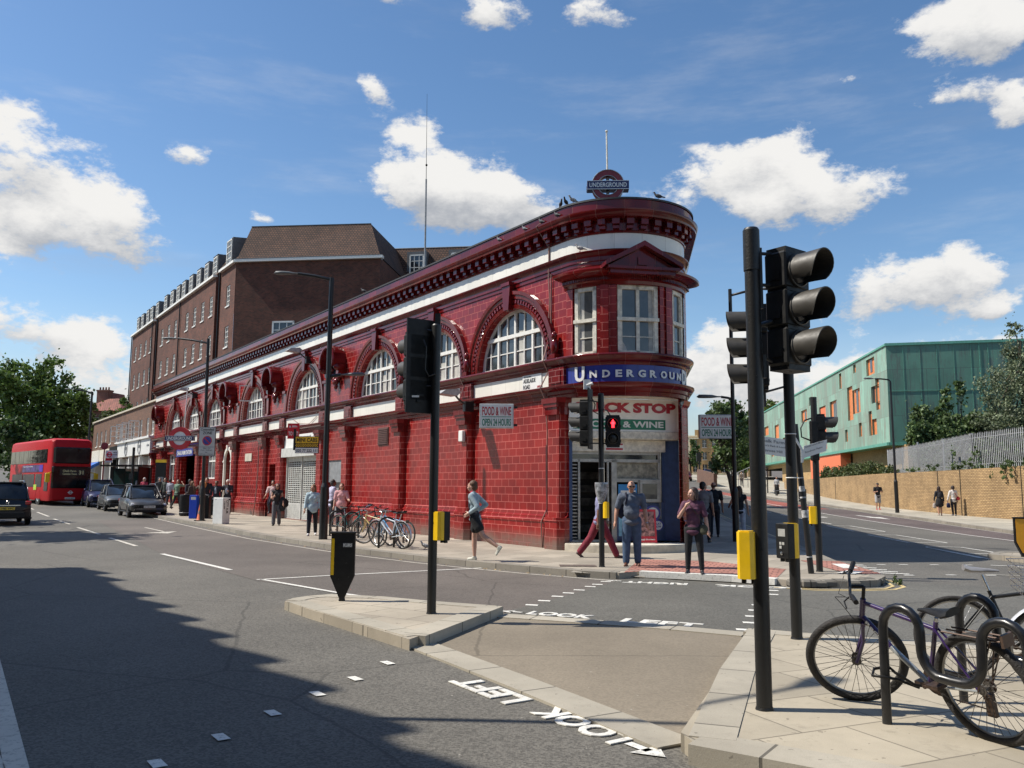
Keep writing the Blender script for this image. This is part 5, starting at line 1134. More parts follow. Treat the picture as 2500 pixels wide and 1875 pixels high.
# ---------------------------------------------------------------- traffic signals
def bz(deg): return -R_(deg)          # bearing (clockwise from +Y) to a rotation that turns local +y that way
def hood(mb, z, y, r=.125, L=.24):
    N = 18; a0 = R_(-42); a1 = R_(222); rows = []
    for k, (yy, rr, cut) in enumerate(((0, r, 0), (L*.3, r*1.0, 0), (L*.72, r*1.03, 0), (L, r*1.05, 1))):
        row = []
        for i in range(N+1):
            t = a0+(a1-a0)*i/N; e = abs(i-N/2)/(N/2); yy2 = yy-(L*.30*e**3 if cut else 0); row.append((rr*math.cos(t), y+yy2, z+rr*math.sin(t)))
        rows.append(row)
    inn = [[(p[0]*.94, p[1], z+(p[2]-z)*.94) for p in row] for row in rows]
    for R0 in (rows, inn):
        vs = [p for row in R0 for p in row]; mb.add(vs, [(k*(N+1)+i, k*(N+1)+i+1, (k+1)*(N+1)+i+1, (k+1)*(N+1)+i) for k in range(3) for i in range(N)])
    a, b = rows[-1], inn[-1]; mb.add(a+b, [(i, i+1, N+1+i+1, N+1+i) for i in range(N)])
    mb.lathe((0, y, z), [(r*1.06, -.01), (r*1.06, .018), (r*.98, .022)], 22, 'y')
def signal_head(parent, pos, bearing, z0, n=3, back=False, lit=None, W2=.16, ped=False):
    """n aspect head with its foot at z0, facing the bearing"""
    sp = .30; H = n*sp+.06; M = Matrix.Translation(pos) @ Matrix.Rotation(bz(bearing), 4, 'Z')
    q = MB(); d = .20
    for i in range(n): q.box(-W2, W2, -d*.55, d*.42, z0+.03+i*sp+.004, z0+.03+(i+1)*sp-.004, 0, None, .018)
    q.box(-W2+.02, W2-.02, -d*.5, d*.38, z0, z0+H)
    if back: q.box(-W2-.10, W2+.10, -.02, .0, z0-.08, z0+H+.10, bev=0)
    for s in (-1, 1):
        for i in range(n): q.box(s*(W2+.004)-.008, s*(W2+.004)+.008, -.06, .03, z0+.10+i*sp, z0+.16+i*sp)
    q.box(-.05, .05, -d*.6-.0, -d*.55, z0+.1, z0+.13)
    q.xform(M); o = q.build('signal_head', M_['blackm'], parent, smooth=30)
    for i in range(n):
        q = MB(); hood(q, z0+.03+(i+.5)*sp, d*.42, .125 if not ped else .11, .25 if not ped else .09); q.xform(M); q.build('hood', M_['hood'], o, smooth=40)
        q = MB(); q.lathe((0, d*.42, z0+.03+(i+.5)*sp), [(0, .03), (.06, .025), (.10, .012), (.105, 0)], 20, 'y'); q.xform(M); q.build('lens', M_['lensd'], o, smooth=60)
    if lit is not None:     # standing red man
        z = z0+.03+(lit+.5)*sp; q = MB(); y = d*.42+.03
        q.lathe((0, y, z+.062), [(0, .012), (.018, .012), (.018, 0)], 12, 'y'); q.box(-.026, .026, y, y+.012, z-.015, z+.042); q.box(-.040, -.030, y, y+.012, z-.01, z+.035); q.box(.030, .040, y, y+.012, z-.01, z+.035)
        q.box(-.024, -.005, y, y+.012, z-.085, z-.015); q.box(.005, .024, y, y+.012, z-.085, z-.015); q.xform(M); q.build('red_man', M_['lit'], o)
    return o
M_['lensd'] = mat('unlit dark lens', (.010, .010, .011), .3, var=.1); M_['lit'] = mat('lit red signal', (.9, .02, .02), .4, var=0, emis=(1, .02, .03), es=6.0)
def push_box(parent, pos, bearing, z0, h=.34, w=.17, side=False):
    """yellow backed push button box; the yellow cover faces away from its black front"""
    M = Matrix.Translation(pos) @ Matrix.Rotation(bz(bearing), 4, 'Z'); q = MB()
    q.prism([(-w/2, -.0), (-w/2, .05), (-w/2+.025, .09), (w/2-.025, .09), (w/2, .05), (w/2, 0)], z0, z0+h, 'z'); q.prism([(-w/2+.01, .0), (-w/2+.01, .045), (-w/2+.03, .08), (w/2-.03, .08), (w/2-.01, .045), (w/2-.01, 0)], z0+h, z0+h+.01, 'z'); q.xform(M); o = q.build('yellow_box', M_['yellow'], parent, smooth=20)
    q = MB(); q.box(-w/2-.004, w/2+.004, -.10, -.0, z0-.005, z0+h+.008, bev=.008); q.box(-.05, -.02, -.08, -.04, z0-.04, z0); q.box(.02, .05, -.08, -.04, z0-.04, z0); q.xform(M); b = q.build('black_front', M_['blackm'], o)
    q = MB(); q.box(-.05, .05, -.104, -.1, z0+h-.13, z0+h-.05); q.box(-.035, -.005, -.104, -.1, z0+.14, z0+.17); q.box(.005, .035, -.104, -.1, z0+.14, z0+.17); q.box(-.035, -.005, -.104, -.1, z0+.1, z0+.13); q.xform(M); q.build('instruction_panel', M_['grey'], b) if False else q.build('instruction_panel', mat('grey lcd panel', (.35, .35, .33), .4), o)
    q = MB(); q.lathe((0, -.1, z0+.05), [(.018, 0), (.018, -.012), (0, -.016)], 12, 'y'); q.xform(M); q.build('button', M_['chrome'], o)
def pole(parent, h, r=.057, z0=0.0, lean=(0, 0), sleeve=None):
    q = MB(); q.cyl((0, 0, z0), (lean[0], lean[1], h), r, r, 20)
    if sleeve: q.cyl((lean[0], lean[1], h-sleeve), (lean[0], lean[1], h+.02), r*1.12, r*1.1, 20); q.cyl((lean[0], lean[1], h+.02), (lean[0], lean[1], h+.04), r*1.1, r*.9, 20)
    q.cyl((0, 0, z0), (0, 0, z0+.02), r*1.15, r*1.05, 20)
    for z in (1.15, 2.45, 2.9): q.cyl((0, -r-.006, z), (0, -r+.01, z), .008, n=6)
    return q.build('pole', M_['black'], parent, smooth=35)
PZ = .118
A = thing('traffic_signal', 'black traffic signal on the near corner, its three large hoods facing right', 'traffic light', (1.86, 6.37, PZ), 0)
pole(A, 3.58, .058, sleeve=.30)
signal_head(A, (.30, .06, 0), 143, 2.50, 3, W2=.155)
q = MB()
for z in (3.42, 3.17): q.cyl((.0, 0, z), (.22, .03, z), .014, n=8)
q.box(.055, .075, -.02, .02, 2.98, 3.46); q.box(.06, .085, -.02, .02, 2.44, 2.62); q.cyl((.07, 0, 2.60), (.30, .06, 2.50), .010, n=6); q.cyl((.05, 0, 2.85), (.2, .02, 2.9), .02, n=8); q.tube([(.05, .03, 2.86), (.13, .05, 2.85), (.17, .08, 2.7), (.2, .08, 2.62)], .012, 6); q.build('bracket', M_['black'], A)
push_box(A, (-.105, -.02, 0), 205, .94, .34, .125)
B = thing('traffic_signal', 'black traffic signal post behind the nearest one, its small hoods facing left', 'traffic light', (3.08, 9.28, PZ), 0)
pole(B, 3.60, .058)
signal_head(B, (-.33, .02, 0), 283, 2.68, 3, W2=.15, back=True)
q = MB(); q.cyl((0, 0, 3.45), (-.28, .02, 3.45), .014, n=8); q.cyl((0, 0, 2.74), (-.28, 0, 2.66), .012, n=8); q.box(-.28, -.26, -.02, .02, 2.5, 2.75); q.build('bracket', M_['black'], B)
q = MB(); q.lathe((-.36, -.06, 2.42), [(0, .02), (.13, .02), (.15, .0), (.13, -.03), (0, -.03)], 20, 'x'); q.build('round_plate', M_['hood'], B, smooth=40)
push_box(B, (-.075, -.06, 0), 62, .86, .36, .17)
q = MB(); q.tube([(.06*math.cos(t*PI/8), .06*math.sin(t*PI/8), 1.72) for t in range(17)], .006, 4); q.tube([(.06*math.cos(t*PI/8), .06*math.sin(t*PI/8), 2.2) for t in range(17)], .006, 4); q.build('cable_tie', M_['signw'], B)
Mi = thing('traffic_signal', 'black traffic signal seen from behind, standing on the triangular traffic island', 'traffic light', (-1.0, 10.9, PZ), 0)
pole(Mi, 3.68, .058, sleeve=.30)
signal_head(Mi, (-.26, .05, 0), 326, 2.66, 3, W2=.155, back=False)
q = MB(); M = Matrix.Translation((-.26, .05, 0)) @ Matrix.Rotation(bz(326), 4, 'Z'); q.box(-.20, .20, -.11, -.085, 2.54, 3.78, 0, M); q.box(-.05, .03, -.125, -.11, 2.68, 2.71, 0, M); q.build('backing_board', M_['blackm'], Mi)
q = MB(); q.cyl((0, 0, 3.62), (-.2, .04, 3.66), .02, n=8); q.cyl((0, 0, 2.9), (-.2, .04, 2.9), .015, n=8); q.box(-.02, .05, -.03, .04, 3.6, 3.86); q.tube([(-.16, -.08, 3.5), (-.12, -.12, 3.4), (-.13, -.12, 3.1), (-.08, -.08, 3.02), (0, -.06, 3.05)], .012, 6); q.build('bracket', M_['black'], Mi)
q = MB(); q.box(-.30, -.20, -.105, -.10, 2.74, 2.765); q.build('white_label', M_['signw'], Mi)
push_box(Mi, (.10, -.02, 0), 225, .92, .35, .14)
X = thing('traffic_signal', 'black crossing signal showing a red standing man, in front of the prow shop', 'traffic light', (1.85, 17.36, PZ), 0)
pole(X, 3.50, .056, sleeve=.28)
signal_head(X, (-.33, .03, 0), 288, 2.44, 3, W2=.15)
q = MB(); M = Matrix.Translation((-.33, .03, 0)) @ Matrix.Rotation(bz(288), 4, 'Z'); q.box(-.2, .2, -.12, -.10, 2.38, 3.64, 0, M); q.build('backing_board', M_['blackm'], X)
signal_head(X, (.24, -.04, 0), 186, 2.42, 2, W2=.155, lit=1, ped=True)
q = MB(); q.cyl((-.3, 0, 2.5), (.2, 0, 2.5), .014, n=6); q.cyl((-.3, 0, 3.4), (0, 0, 3.35), .012, n=6); q.tube([(-.2, -.05, 3.45), (-.13, -.08, 3.3), (-.16, -.08, 3.15), (-.05, -.05, 3.1), (0, -.05, 3.15)], .012, 5); q.tube([(0, -.05, 3.2), (.12, -.06, 3.18), (.2, -.05, 3.05)], .012, 5); q.build('bracket', M_['black'], X)
push_box(X, (.07, -.04, 0), 150, .98, .32, .11)
q = MB(); q.lathe((0, 0, 0), [(.135, 1.70), (.14, 1.66), (.125, 1.5), (.085, 1.36), (.065, 1.28)], 14)
q.build('plastic_wrapping', mat('crumpled grey plastic wrap', (.30, .31, .33), .25, .2, var=.6, scale=14, bmp=.9, bscale=22), X, smooth=60)
q = MB(); q.cyl((0, 0, 1.98), (0, 0, 1.995), .062, n=14); q.cyl((0, 0, 1.27), (0, 0, 1.285), .064, n=14); q.build('cable_tie', M_['signw'], X)
q = MB(); q.box(-.36, -.22, -.08, .0, 3.62, 3.82); q.cyl((-.3, -.06, 3.7), (-.18, -.1, 3.74), .03, n=8); q.build('detector_camera', M_['signw'], X)
Cc = thing('traffic_signal', 'black pedestrian signal post with a cable loop at the kerb corner, hoods facing right', 'traffic light', (6.03, 16.7, PZ), 0)
pole(Cc, 3.42, .062); signal_head(Cc, (.13, .05, 0), 100, 2.42, 2, W2=.13, ped=False)
q = MB(); q.tube([(-.05, 0, 3.0), (-.2, -.02, 2.95), (-.28, -.02, 2.8), (-.27, -.02, 2.62), (-.12, -.02, 2.56), (-.02, 0, 2.52)], .016, 6); q.box(-.09, .06, -.07, .05, 2.15, 2.95, bev=.02); q.build('cable_and_cover', M_['blackm'], Cc)
push_box(Cc, (-.10, -.03, 0), 200, .92, .33, .15)
Ld = thing('leaning_signpost', 'leaning black post wrapped with stickers and carrying torn white direction boards', 'signpost', (5.73, 16.32, PZ), 0)
q = MB(); q.cyl((0, 0, 0), (-.20, .05, 2.85), .055, .055, 16); q.build('pole', M_['black'], Ld, smooth=40)
q = MB(); 
for z, h in ((1.05, .14), (1.55, .10), (.3, .02), (1.8, .02), (1.42, .03)): q.cyl((-.07*z, .0175*z, z), (-.07*(z+h), .0175*(z+h), z+h), .0575, n=14)
q.build('stickers', mat('torn paper stickers', (.45, .45, .44), .7, var=.5, scale=20), Ld, smooth=40)
q = MB(); q.prism([(-.95, 2.28), (-.22, 2.18), (-.22, 2.52), (-.95, 2.62)], -.02, .01, 'y', 0, None); q.prism([(-.10, 2.18), (.36, 2.33), (.38, 2.55), (-.08, 2.42)], -.05, -.03, 'y'); q.prism([(-.14, 2.1), (-.10, 2.1), (-.06, 2.3), (-.22, 2.58), (-.28, 2.6), (-.14, 2.35)], -.06, -.05, 'y')
bd = q.build('direction_boards', M_['signw'], Ld)
q = MB(); q.text('Chalk Farm', (-.93, -.023, 2.51), (.99, 0, -.12), (0, 0, 1), .5, .06, .003, .015); q.text("Regent's Park & London Zoo", (-.93, -.023, 2.42), (.99, 0, -.12), (0, 0, 1), .69, .05, .003, .012); q.text('Primrose Hill', (-.93, -.023, 2.33), (.99, 0, -.12), (0, 0, 1), .45, .05, .003, .012)
q.text('Camden Lock & Market', (-.05, -.053, 2.38), (.95, 0, .31), (0, 0, 1), .38, .035, .002, .01); q.text('Roundhouse Theatre', (-.05, -.053, 2.28), (.95, 0, .31), (0, 0, 1), .35, .035, .002, .01); q.build('board_lettering', M_['grey'], bd)
# keep left bollards
def bollard(name, label, loc, rz, yellow_face):
    t = thing(name, label, 'bollard', loc, rz, None); q = MB(); P_ = [(-.165, .34), (-.165, .93), (.165, .93), (.165, .34), (.03, .03), (.03, 0), (-.03, 0), (-.03, .03)]
    q.prism(P_, -.05, .05, 'y'); q.box(-.18, .18, -.07, .07, .925, .955, bev=.008); q.cyl((0, 0, -.01), (0, 0, .06), .05, .035, 10)
    q.build('shell', M_['blackm'], t, smooth=25)
    if yellow_face:
        q = MB(); q.prism([(-.14, .36), (-.14, .91), (.14, .91), (.14, .36), (.02, .1), (-.02, .1)], -.056, -.051, 'y'); q.build('yellow_face', mat('amber reflective face', (.75, .33, .01), .35, var=.05), t)
    else:
        q = MB(); q.box(-.160, -.118, -.062, -.051, .36, .86); q.build('yellow_strip', M_['yellow'], t)
        q = MB(); q.box(-.0, .13, -.054, -.051, .74, .80); q.build('sticker', mat('scuffed sticker', (.13, .13, .13), .5, var=.4, scale=30), t)
        q = MB(); q.text('KURS', (.005, -.055, .748), (1, 0, 0), (0, 0, 1), .12, .044, .002, .03); q.build('sticker_lettering', M_['signw'], t)
        q = MB(); q.cyl((.05, -.051, .52), (.05, -.056, .52), .012, n=8); q.cyl((-.05, -.051, .30), (-.05, -.056, .30), .01, n=8); q.cyl((.09, -.051, .33), (.09, -.056, .33), .01, n=8); q.build('bolt', M_['black'], t)
    return t
bollard('keep_left_bollard', 'black arrow footed traffic bollard with a yellow strip, on the triangular island', (-2.36, 12.03, PZ), R_(4), False)
bollard('keep_left_bollard', 'amber faced traffic bollard cut by the right edge of the picture', (12.36, 20.6, PZ), R_(-10), True)
# ---------------------------------------------------------------- lamp posts
def cobra(mb, p, d, L=.75):
    """lamp head hanging at p, pointing along unit vector d"""
    d = Vector(d).normalized(); s = d.cross(Vector((0, 0, 1))); u = s.cross(d); n = 12
    prof = [(0, .035), (.12, .045), (.28, .10), (.5, .15), (.68, .11), (L, .02)]
    rows = []
    for t, w in prof:
        row = []
        for i in range(n):
            a = 2*PI*i/n; row.append(Vector(p)+d*t+s*(w*math.cos(a))+u*((.075 if math.sin(a) > 0 else .04)*math.sin(a)*min(1, w*9)))
        rows.append(row)
    vs = [q for r in rows for q in r]; mb.add(vs, [(k*n+i, k*n+(i+1) % n, (k+1)*n+(i+1) % n, (k+1)*n+i) for k in range(len(prof)-1) for i in range(n)])
def lamp_post(label, loc, arms, h=8.0, r=.06, rb=.095, hb=1.6, square=False, lean=(0, 0)):
    t = thing('street_lamp', label, 'street lamp', loc, 0, 'street lamps'); q = MB()
    q.cyl((0, 0, 0), (lean[0]*hb/h, lean[1]*hb/h, hb), rb, rb*.96, 16); q.cyl((lean[0]*hb/h, lean[1]*hb/h, hb), (lean[0]*(hb+.12)/h, lean[1]*(hb+.12)/h, hb+.12), rb*.96, r, 16); q.cyl((lean[0]*(hb+.12)/h, lean[1]*(hb+.12)/h, hb+.12), (lean[0], lean[1], h), r, r*.85, 14); q.box(-.03, .05, -rb-.006, -rb+.02, .5, 1.1); q.build('column', M_['black'], t, smooth=35)
    for z, d, L in arms:
        k = z/h; b = Vector((lean[0]*k, lean[1]*k, z)); d = Vector(d).normalized(); a = MB()
        if square: a.tube([b, b+Vector((0, 0, .0))+d*.001+Vector((0, 0, .12)), b+d*.12+Vector((0, 0, .22)), b+d*L*.6+Vector((0, 0, .26)), b+d*L+Vector((0, 0, .26))], r*.7, 8); e = b+d*L+Vector((0, 0, .26))
        else: a.tube([b-Vector((0, 0, .1)), b+d*.02, b+d*L*.5+Vector((0, 0, .10*L)), b+d*L+Vector((0, 0, .17*L))], r*.62, 8); e = b+d*L+Vector((0, 0, .17*L))
        a.build('arm', M_['black'], t, smooth=60); a = MB(); cobra(a, e, d); a.build('lamp_head', M_['lead'], t, smooth=70)
    return t
lamp_post('tall black street lamp on the pavement beside the parked bicycles, with two lamp arms', (-5.62, 25.5, PZ), [(7.95, (-1, .0, 0), 1.05), (4.9, (1, -.05, .0), .38)], 8.0, .085, .13, 1.55)
L2 = lamp_post('black street lamp carrying the controlled zone sign near the waste bins', (-13.42, 36.9, PZ), [(7.85, (-1, .2, 0), 1.5)], 8.05, .075, .11, 1.4, lean=(-.12, 0))
lamp_post('black street lamp behind the FOOD & WINE sign at the right of the prow', (6.82, 25.8, PZ), [(4.34, (-1, .05, 0), .35), (7.6, (.9, -.3, 0), .8)], 7.8, .065, .10, 1.5)
lamp_post('slender black street lamp in front of the brick wall, arm reaching left over the road', (23.12, 50.8, .33), [(7.8, (-1, -.1, 0), .95)], 7.9, .07, .115, 1.85, square=True, lean=(-.05, 0))
lamp_post('street lamp left of the camera that throws a thin shadow over the refuge', (-5.0, 6.72, .0), [(7.9, (.8, .62, 0), 1.0)], 8.0, .05, .08, 1.5)
lamp_post('far street lamp beside the green building near its left end', (21.9, 84, 1.3), [(7.4, (-1, 0, 0), .9)], 7.5, .06, .09, 1.6, square=True)
lamp_post('distant street lamp against the trees behind the bus', (-36.2, 72, .9), [(8.6, (-1, -.3, 0), 1.4)], 8.7, .10, .13, 1.8)
q = MB(); q.cyl((-.12, 0, 4.05), (.1, 0, 4.12), .03, n=8); q.box(-.06, .08, -.1, .1, 3.98, 4.2)
# ---------------------------------------------------------------- signs
cz = thing('controlled_zone_sign', 'white controlled zone parking sign with a blue roundel, on the lamp post', 'sign', (-13.3, 36.75, PZ), R_(-1))
q = MB(); q.box(-.37, .36, -.02, .02, 2.84, 4.10); q.build('backplate', M_['black'], cz); q = MB(); q.box(-.35, .34, -.03, -.02, 2.86, 4.08); q.box(-.35, .34, -.032, -.03, 3.24, 3.255)
pl_ = q.build('plate', mat('pale sign face', (.50, .50, .48), .4, var=.05), cz)
q = MB(); q.text('Controlled', (-.30, -.034, 3.94), (1, 0, 0), (0, 0, 1), .58, .10, .004, .015); q.text('ZONE', (-.2, -.034, 3.78), (1, 0, 0), (0, 0, 1), .40, .12, .004, .02); q.text('Mon - Fri', (-.15, -.034, 3.14), (1, 0, 0), (0, 0, 1), .30, .06, .004); q.text('9 am - 6.30 pm', (-.26, -.034, 3.05), (1, 0, 0), (0, 0, 1), .50, .06, .004); q.text('Sat', (-.06, -.034, 2.97), (1, 0, 0), (0, 0, 1), .1, .05, .004); q.text('9.30 am - 1.30 pm', (-.30, -.034, 2.88), (1, 0, 0), (0, 0, 1), .58, .06, .004)
q.box(-.34, .33, -.034, -.031, 3.22, 3.232); q.build('lettering', M_['black'], pl_)
q = MB(); q.lathe((0, -.032, 3.50), [(0, -.004), (.21, -.004), (.21, 0)], 28, 'y'); q.prism([(-.15, 3.62), (-.12, 3.65), (.15, 3.38), (.12, 3.35)], -.044, -.038, 'y'); o = q.build('no_waiting_ring', M_['rred'], pl_)
q = MB(); q.lathe((0, -.037, 3.50), [(0, -.003), (.17, -.003), (.17, 0)], 28, 'y'); q.build('no_waiting_disc', M_['blue'], pl_)
def roundel(t, z, R1, R2, bw, bh, d, mr, mb_, body, tw, th, M=None, two=False, back=None):
    q = MB(); q.lathe((0, 0, z), [(R2, -d), (R1, -d), (R1, d), (R2, d), (R2, -d)], 40, 'y'); q.build('ring', mr, t, smooth=40)
    q = MB(); q.box(-bw/2, bw/2, -d-.03, d+.03, z-bh/2, z+bh/2); q.build('bar', mb_, t)
    if back: q = MB(); q.lathe((0, 0, z), [(0, -d*.5), (R2, -d*.5)], 30, 'y'); q.build('disc', back, t)
    q = MB(); q.text(body, (-tw/2, -d-.035, z-th/2), (1, 0, 0), (0, 0, 1), tw, th, .006, .02)
    q.box(-bw/2, bw/2, -d-.036, -d-.03, z+bh/2-.016, z+bh/2); q.box(-bw/2, bw/2, -d-.036, -d-.03, z-bh/2, z-bh/2+.016); q.build('lettering', M_['signw'], t)
rt = thing('roof_roundel', 'red ring UNDERGROUND roundel with a blue bar on the roof of the prow', 'sign', (2.60, 22.3, 9.1), R_(-3))
roundel(rt, .84, .44, .275, 1.14, .25, .12, M_['dred'], M_['navy'], 'UNDERGROUND', 1.02, .13)
q = MB(); q.cyl((0, .02, -.2), (0, .02, 1.3), .045, n=10); q.box(-.58, .58, .12, .2, .75, .90); q.build('post', M_['grey'], rt); q = MB(); q.ring((0, -.13, .84), .44, .012, n=40, m=5); q.ring((0, -.13, .84), .275, .010, n=36, m=5); q.build('pale_rim', M_['steel'], rt)
fp = thing('flagpole', 'short white flagpole rising behind the roof roundel', 'pole', (2.66, 22.75, 8.95)); q = MB(); q.cyl((0, 0, 0), (-.03, 0, 2.75), .035, .022, 8); q.ball((-.03, 0, 2.78), .04); q.build('shaft', M_['oldwhite'], fp)
wr = thing('wall_roundel', 'bright red UNDERGROUND roundel sign hanging from the station wall above the entrance', 'sign', tuple(W(36.8, 1.25, 0)), R_(-4))
roundel(wr, 4.52, .70, .42, 1.82, .30, .08, M_['rred'], M_['navy'], 'UNDERGROUND', 1.6, .20, back=M_['signw'])
q = MB(); q.cyl((.1, .3, 5.2), (.16, .3, 7.7), .035, .025, 8); q.cyl((0, .1, 5.1), (.5, .95, 5.1), .03, n=6); q.cyl((0, .1, 4.0), (.5, .95, 4.0), .03, n=6); q.build('bracket_and_pole', M_['signw'], wr)
def fw(label, loc, rz, w=1.14, h=.74):
    t = thing('food_and_wine_sign', label, 'sign', loc, rz, None); q = MB(); q.box(-w/2, w/2, -.09, .09, 0, h, bev=.01); q.build('light_box', M_['grey'] if False else mat('pale box frame', (.50, .52, .52), .4), t)
    q = MB(); q.box(-w/2+.03, w/2-.03, -.094, -.09, .03, h-.03); f = q.build('face', M_['signw'], t)
    q = MB(); q.text('FOOD & WINE', (-w/2+.07, -.096, h*.52), (1, 0, 0), (0, 0, 1), w-.14, h*.36, .004, .02); q.build('red_lettering', M_['signred'], f)
    q = MB(); q.text('OPEN 24 HOURS', (-w/2+.07, -.096, h*.09), (1, 0, 0), (0, 0, 1), w-.14, h*.30, .004, .02); q.box(-w/2+.06, w/2-.06, -.097, -.094, h*.45, h*.475); q.build('green_lettering', M_['signgreen'], f)
    q = MB(); q.box(w/2-.02, w/2+.10, -.02, .02, h-.12, h-.06); q.box(w/2-.02, w/2+.1, -.02, .02, .06, .12); q.build('wall_bracket', M_['black'], t) if rz > -.1 and False else q.build('wall_bracket', M_['black'], t)
    return t
p = W(1.55, .95, 3.2); fw('FOOD & WINE light box sign projecting from the red tiled wall under the street name', (p.x-.20, p.y, 3.28), R_(-1), .92, .66)
fw('FOOD & WINE light box sign projecting right of the prow, in front of the lamp post', (6.50, 26.6, 3.27), R_(-2), 1.12, .76)
def flagsign(name, label, s, o, z, w, h, items, base, rz=R_(-2)):
    p = s; t = thing(name, label, 'sign', (p[0], p[1], 0), rz); q = MB(); q.box(-w/2, w/2, -.05, .05, z, z+h); b = q.build('board', base, t)
    return t, b
t, b = flagsign('minicab_sign', 'yellow and black MINI CABS sign with a phone number, above the roller shutter', (-8.26, 34.0), 1.0, 2.93, 1.36, .92, None, M_['black']); t.scale = (.70, 1, .74); t.location.z = .83
q = MB(); q.box(-.66, .66, -.056, -.05, 3.48, 3.83); q.build('yellow_panel', mat('taxi yellow', (.75, .45, .03), .4), t); q = MB(); q.box(-.66, .66, -.056, -.05, 2.95, 3.22); q.build('white_panel', M_['signw'], t)
q = MB(); q.text('MINI CABS', (-.6, -.058, 3.54), (1, 0, 0), (0, 0, 1), 1.2, .22, .004, .02); q.text('020 77 222 111', (-.62, -.058, 3.00), (1, 0, 0), (0, 0, 1), 1.24, .15, .004, .02)
q.build('lettering', M_['black'], t); q = MB()
for i in range(26):
    for k in range(3):
        if (i+k) % 2: q.box(-.66+i*.05, -.61+i*.05, -.055, -.051, 3.27+k*.06, 3.33+k*.06)
q.build('checker_strip', mat('checker yellow', (.75, .45, .03), .4), t)
q = MB(); q.box(-.80, -.68, -.04, .04, 3.1, 4.25); q.build('mounting_post', M_['black'], t)
t, b = flagsign('to_let_board', 'red TO LET estate agent board above the minicab sign', (-9.2, 35.4), .9, 3.66, .72, .98, None, M_['signred'] if False else mat('agent red', (.62, .02, .03), .4, var=.04)); t.scale = (.66, 1, .66); t.location.z = 1.24
q = MB(); q.text('TO LET', (-.30, -.056, 3.86), (1, 0, 0), (0, 0, 1), .62, .26, .004, .025); q.prism([(-.28, 4.38), (-.14, 4.38), (-.21, 4.52)], -.056, -.05, 'y'); q.text('ringley', (-.08, -.056, 4.42), (1, 0, 0), (0, 0, 1), .34, .06, .003) if False else None; q.box(-.08, .26, -.056, -.05, 4.40, 4.44); q.box(-.08, .2, -.056, -.05, 4.47, 4.50); q.build('lettering', M_['signw'], t)
# floodlights on the station wall
def flood(label, s, o, z):
    p = W(s, o, z); t = thing('floodlight', label, 'floodlight', (p.x, p.y, p.z), RZ-R_(0), 'floodlights on the station wall'); q = MB(); q.prism([(-.42, .0), (-.30, .16), (.12, .22), (.2, .12), (.12, -.04), (-.30, -.06)], -.18, .18, 'x') if False else q.prism([(.48, .02), (.30, .14), (-.10, .20), (-.22, .10), (-.10, -.02)], -.20, .20, 'x'); q.build('housing', M_['steel'], t)
    q = MB(); q.tube([(0, -.1, .05), (0, -.28, -.12), (0, -.5, -.25), (0, -.72, -.2)], .03, 6); q.box(-.08, .08, -.75, -.45, -.45, -.15); q.build('bracket', M_['black'], t); return t
flood('white floodlight on a bracket over the second pilaster, left of the street name', 4.4, .95, 4.42); flood('floodlight fixed above the fourth arched window', 18.4, .75, 7.55); flood('floodlight fixed above the arches over the station entrance', 38.3, .75, 7.65)
for s, lab in ((31.9, 'small wall floodlight beside the white niche'), (46.2, 'small wall floodlight by the station entrance')): flood(lab, s, .6, 4.35).scale = (.55, .55, .55)
# ---------------------------------------------------------------- street furniture on the station pavement
def bin_(label, x, y, m, r=.26, h=1.02, dome=True):
    t = thing('litter_bin', label, 'bin', (x, y, T(y)+PZ)); q = MB(); q.lathe((0, 0, 0), [(r*.8, 0), (r*.98, .03), (r, .1), (r*1.02, h*.9), (r*1.04, h*.93), (r*.95, h*.985), (r*.5, h), (0, h)], 20); q.build('body', m, t, smooth=40)
    q = MB(); q.ring((0, 0, .16), r*1.0, .012, (0, 0, 1), 24, 5); q.build('band', M_['steel'], t); return t
bin_('round black litter bin behind the blue box at the kerb', -15.9, 41.4, M_['blackm'], .27, 1.04)
t = thing('newspaper_box', 'bright blue newspaper box at the kerb beside the traffic cone', 'box', (-14.55, 38.95, T(39)+PZ), R_(4)); q = MB(); q.box(-.16, .16, -.2, .2, .0, 1.06, bev=.012); q.build('cabinet', mat('bright blue box', (.02, .08, .60), .35, var=.05), t); q = MB(); q.box(-.1, .12, -.205, -.2, .85, .98); q.build('label', M_['signw'], t)
t = thing('newspaper_box', 'black newspaper box with dangling straps, behind the traffic cone', 'box', (-14.18, 39.35, T(39)+PZ), R_(4)); q = MB(); q.box(-.2, .22, -.2, .2, .0, 1.05, bev=.012); q.build('cabinet', M_['blackm'], t); q = MB(); q.tube([(-.18, -.1, 1.06), (0, -.2, 1.1), (.15, -.1, 1.05), (.2, -.2, .98)], .015, 5); q.build('strap', M_['signw'], t)
t = thing('newspaper_box', 'black wire magazine stand on legs, right of the traffic cone', 'box', (-13.62, 39.2, T(39)+PZ), R_(4)); q = MB(); q.box(-.2, .2, -.16, .16, .15, 1.0, bev=.01)
for x in (-.17, .17):
    for y in (-.13, .13): q.cyl((x, y, 0), (x, y, .2), .015, n=6)
q.build('cabinet', M_['blackm'], t); q = MB(); q.text('FREE', (-.13, -.165, .62), (1, 0, 0), (0, 0, 1), .26, .09, .004, .02); q.box(-.16, .16, -.168, -.162, .86, .93); q.build('lettering', M_['grey'], t)
t = thing('newspaper_box', 'white CITY A.M. newspaper box standing at the kerb', 'box', (-11.76, 34.55, T(34.5)+PZ), R_(-24)); q = MB(); q.box(-.29, .22, -.21, .21, 0, 1.05, bev=.012); q.build('cabinet', M_['signw'], t)
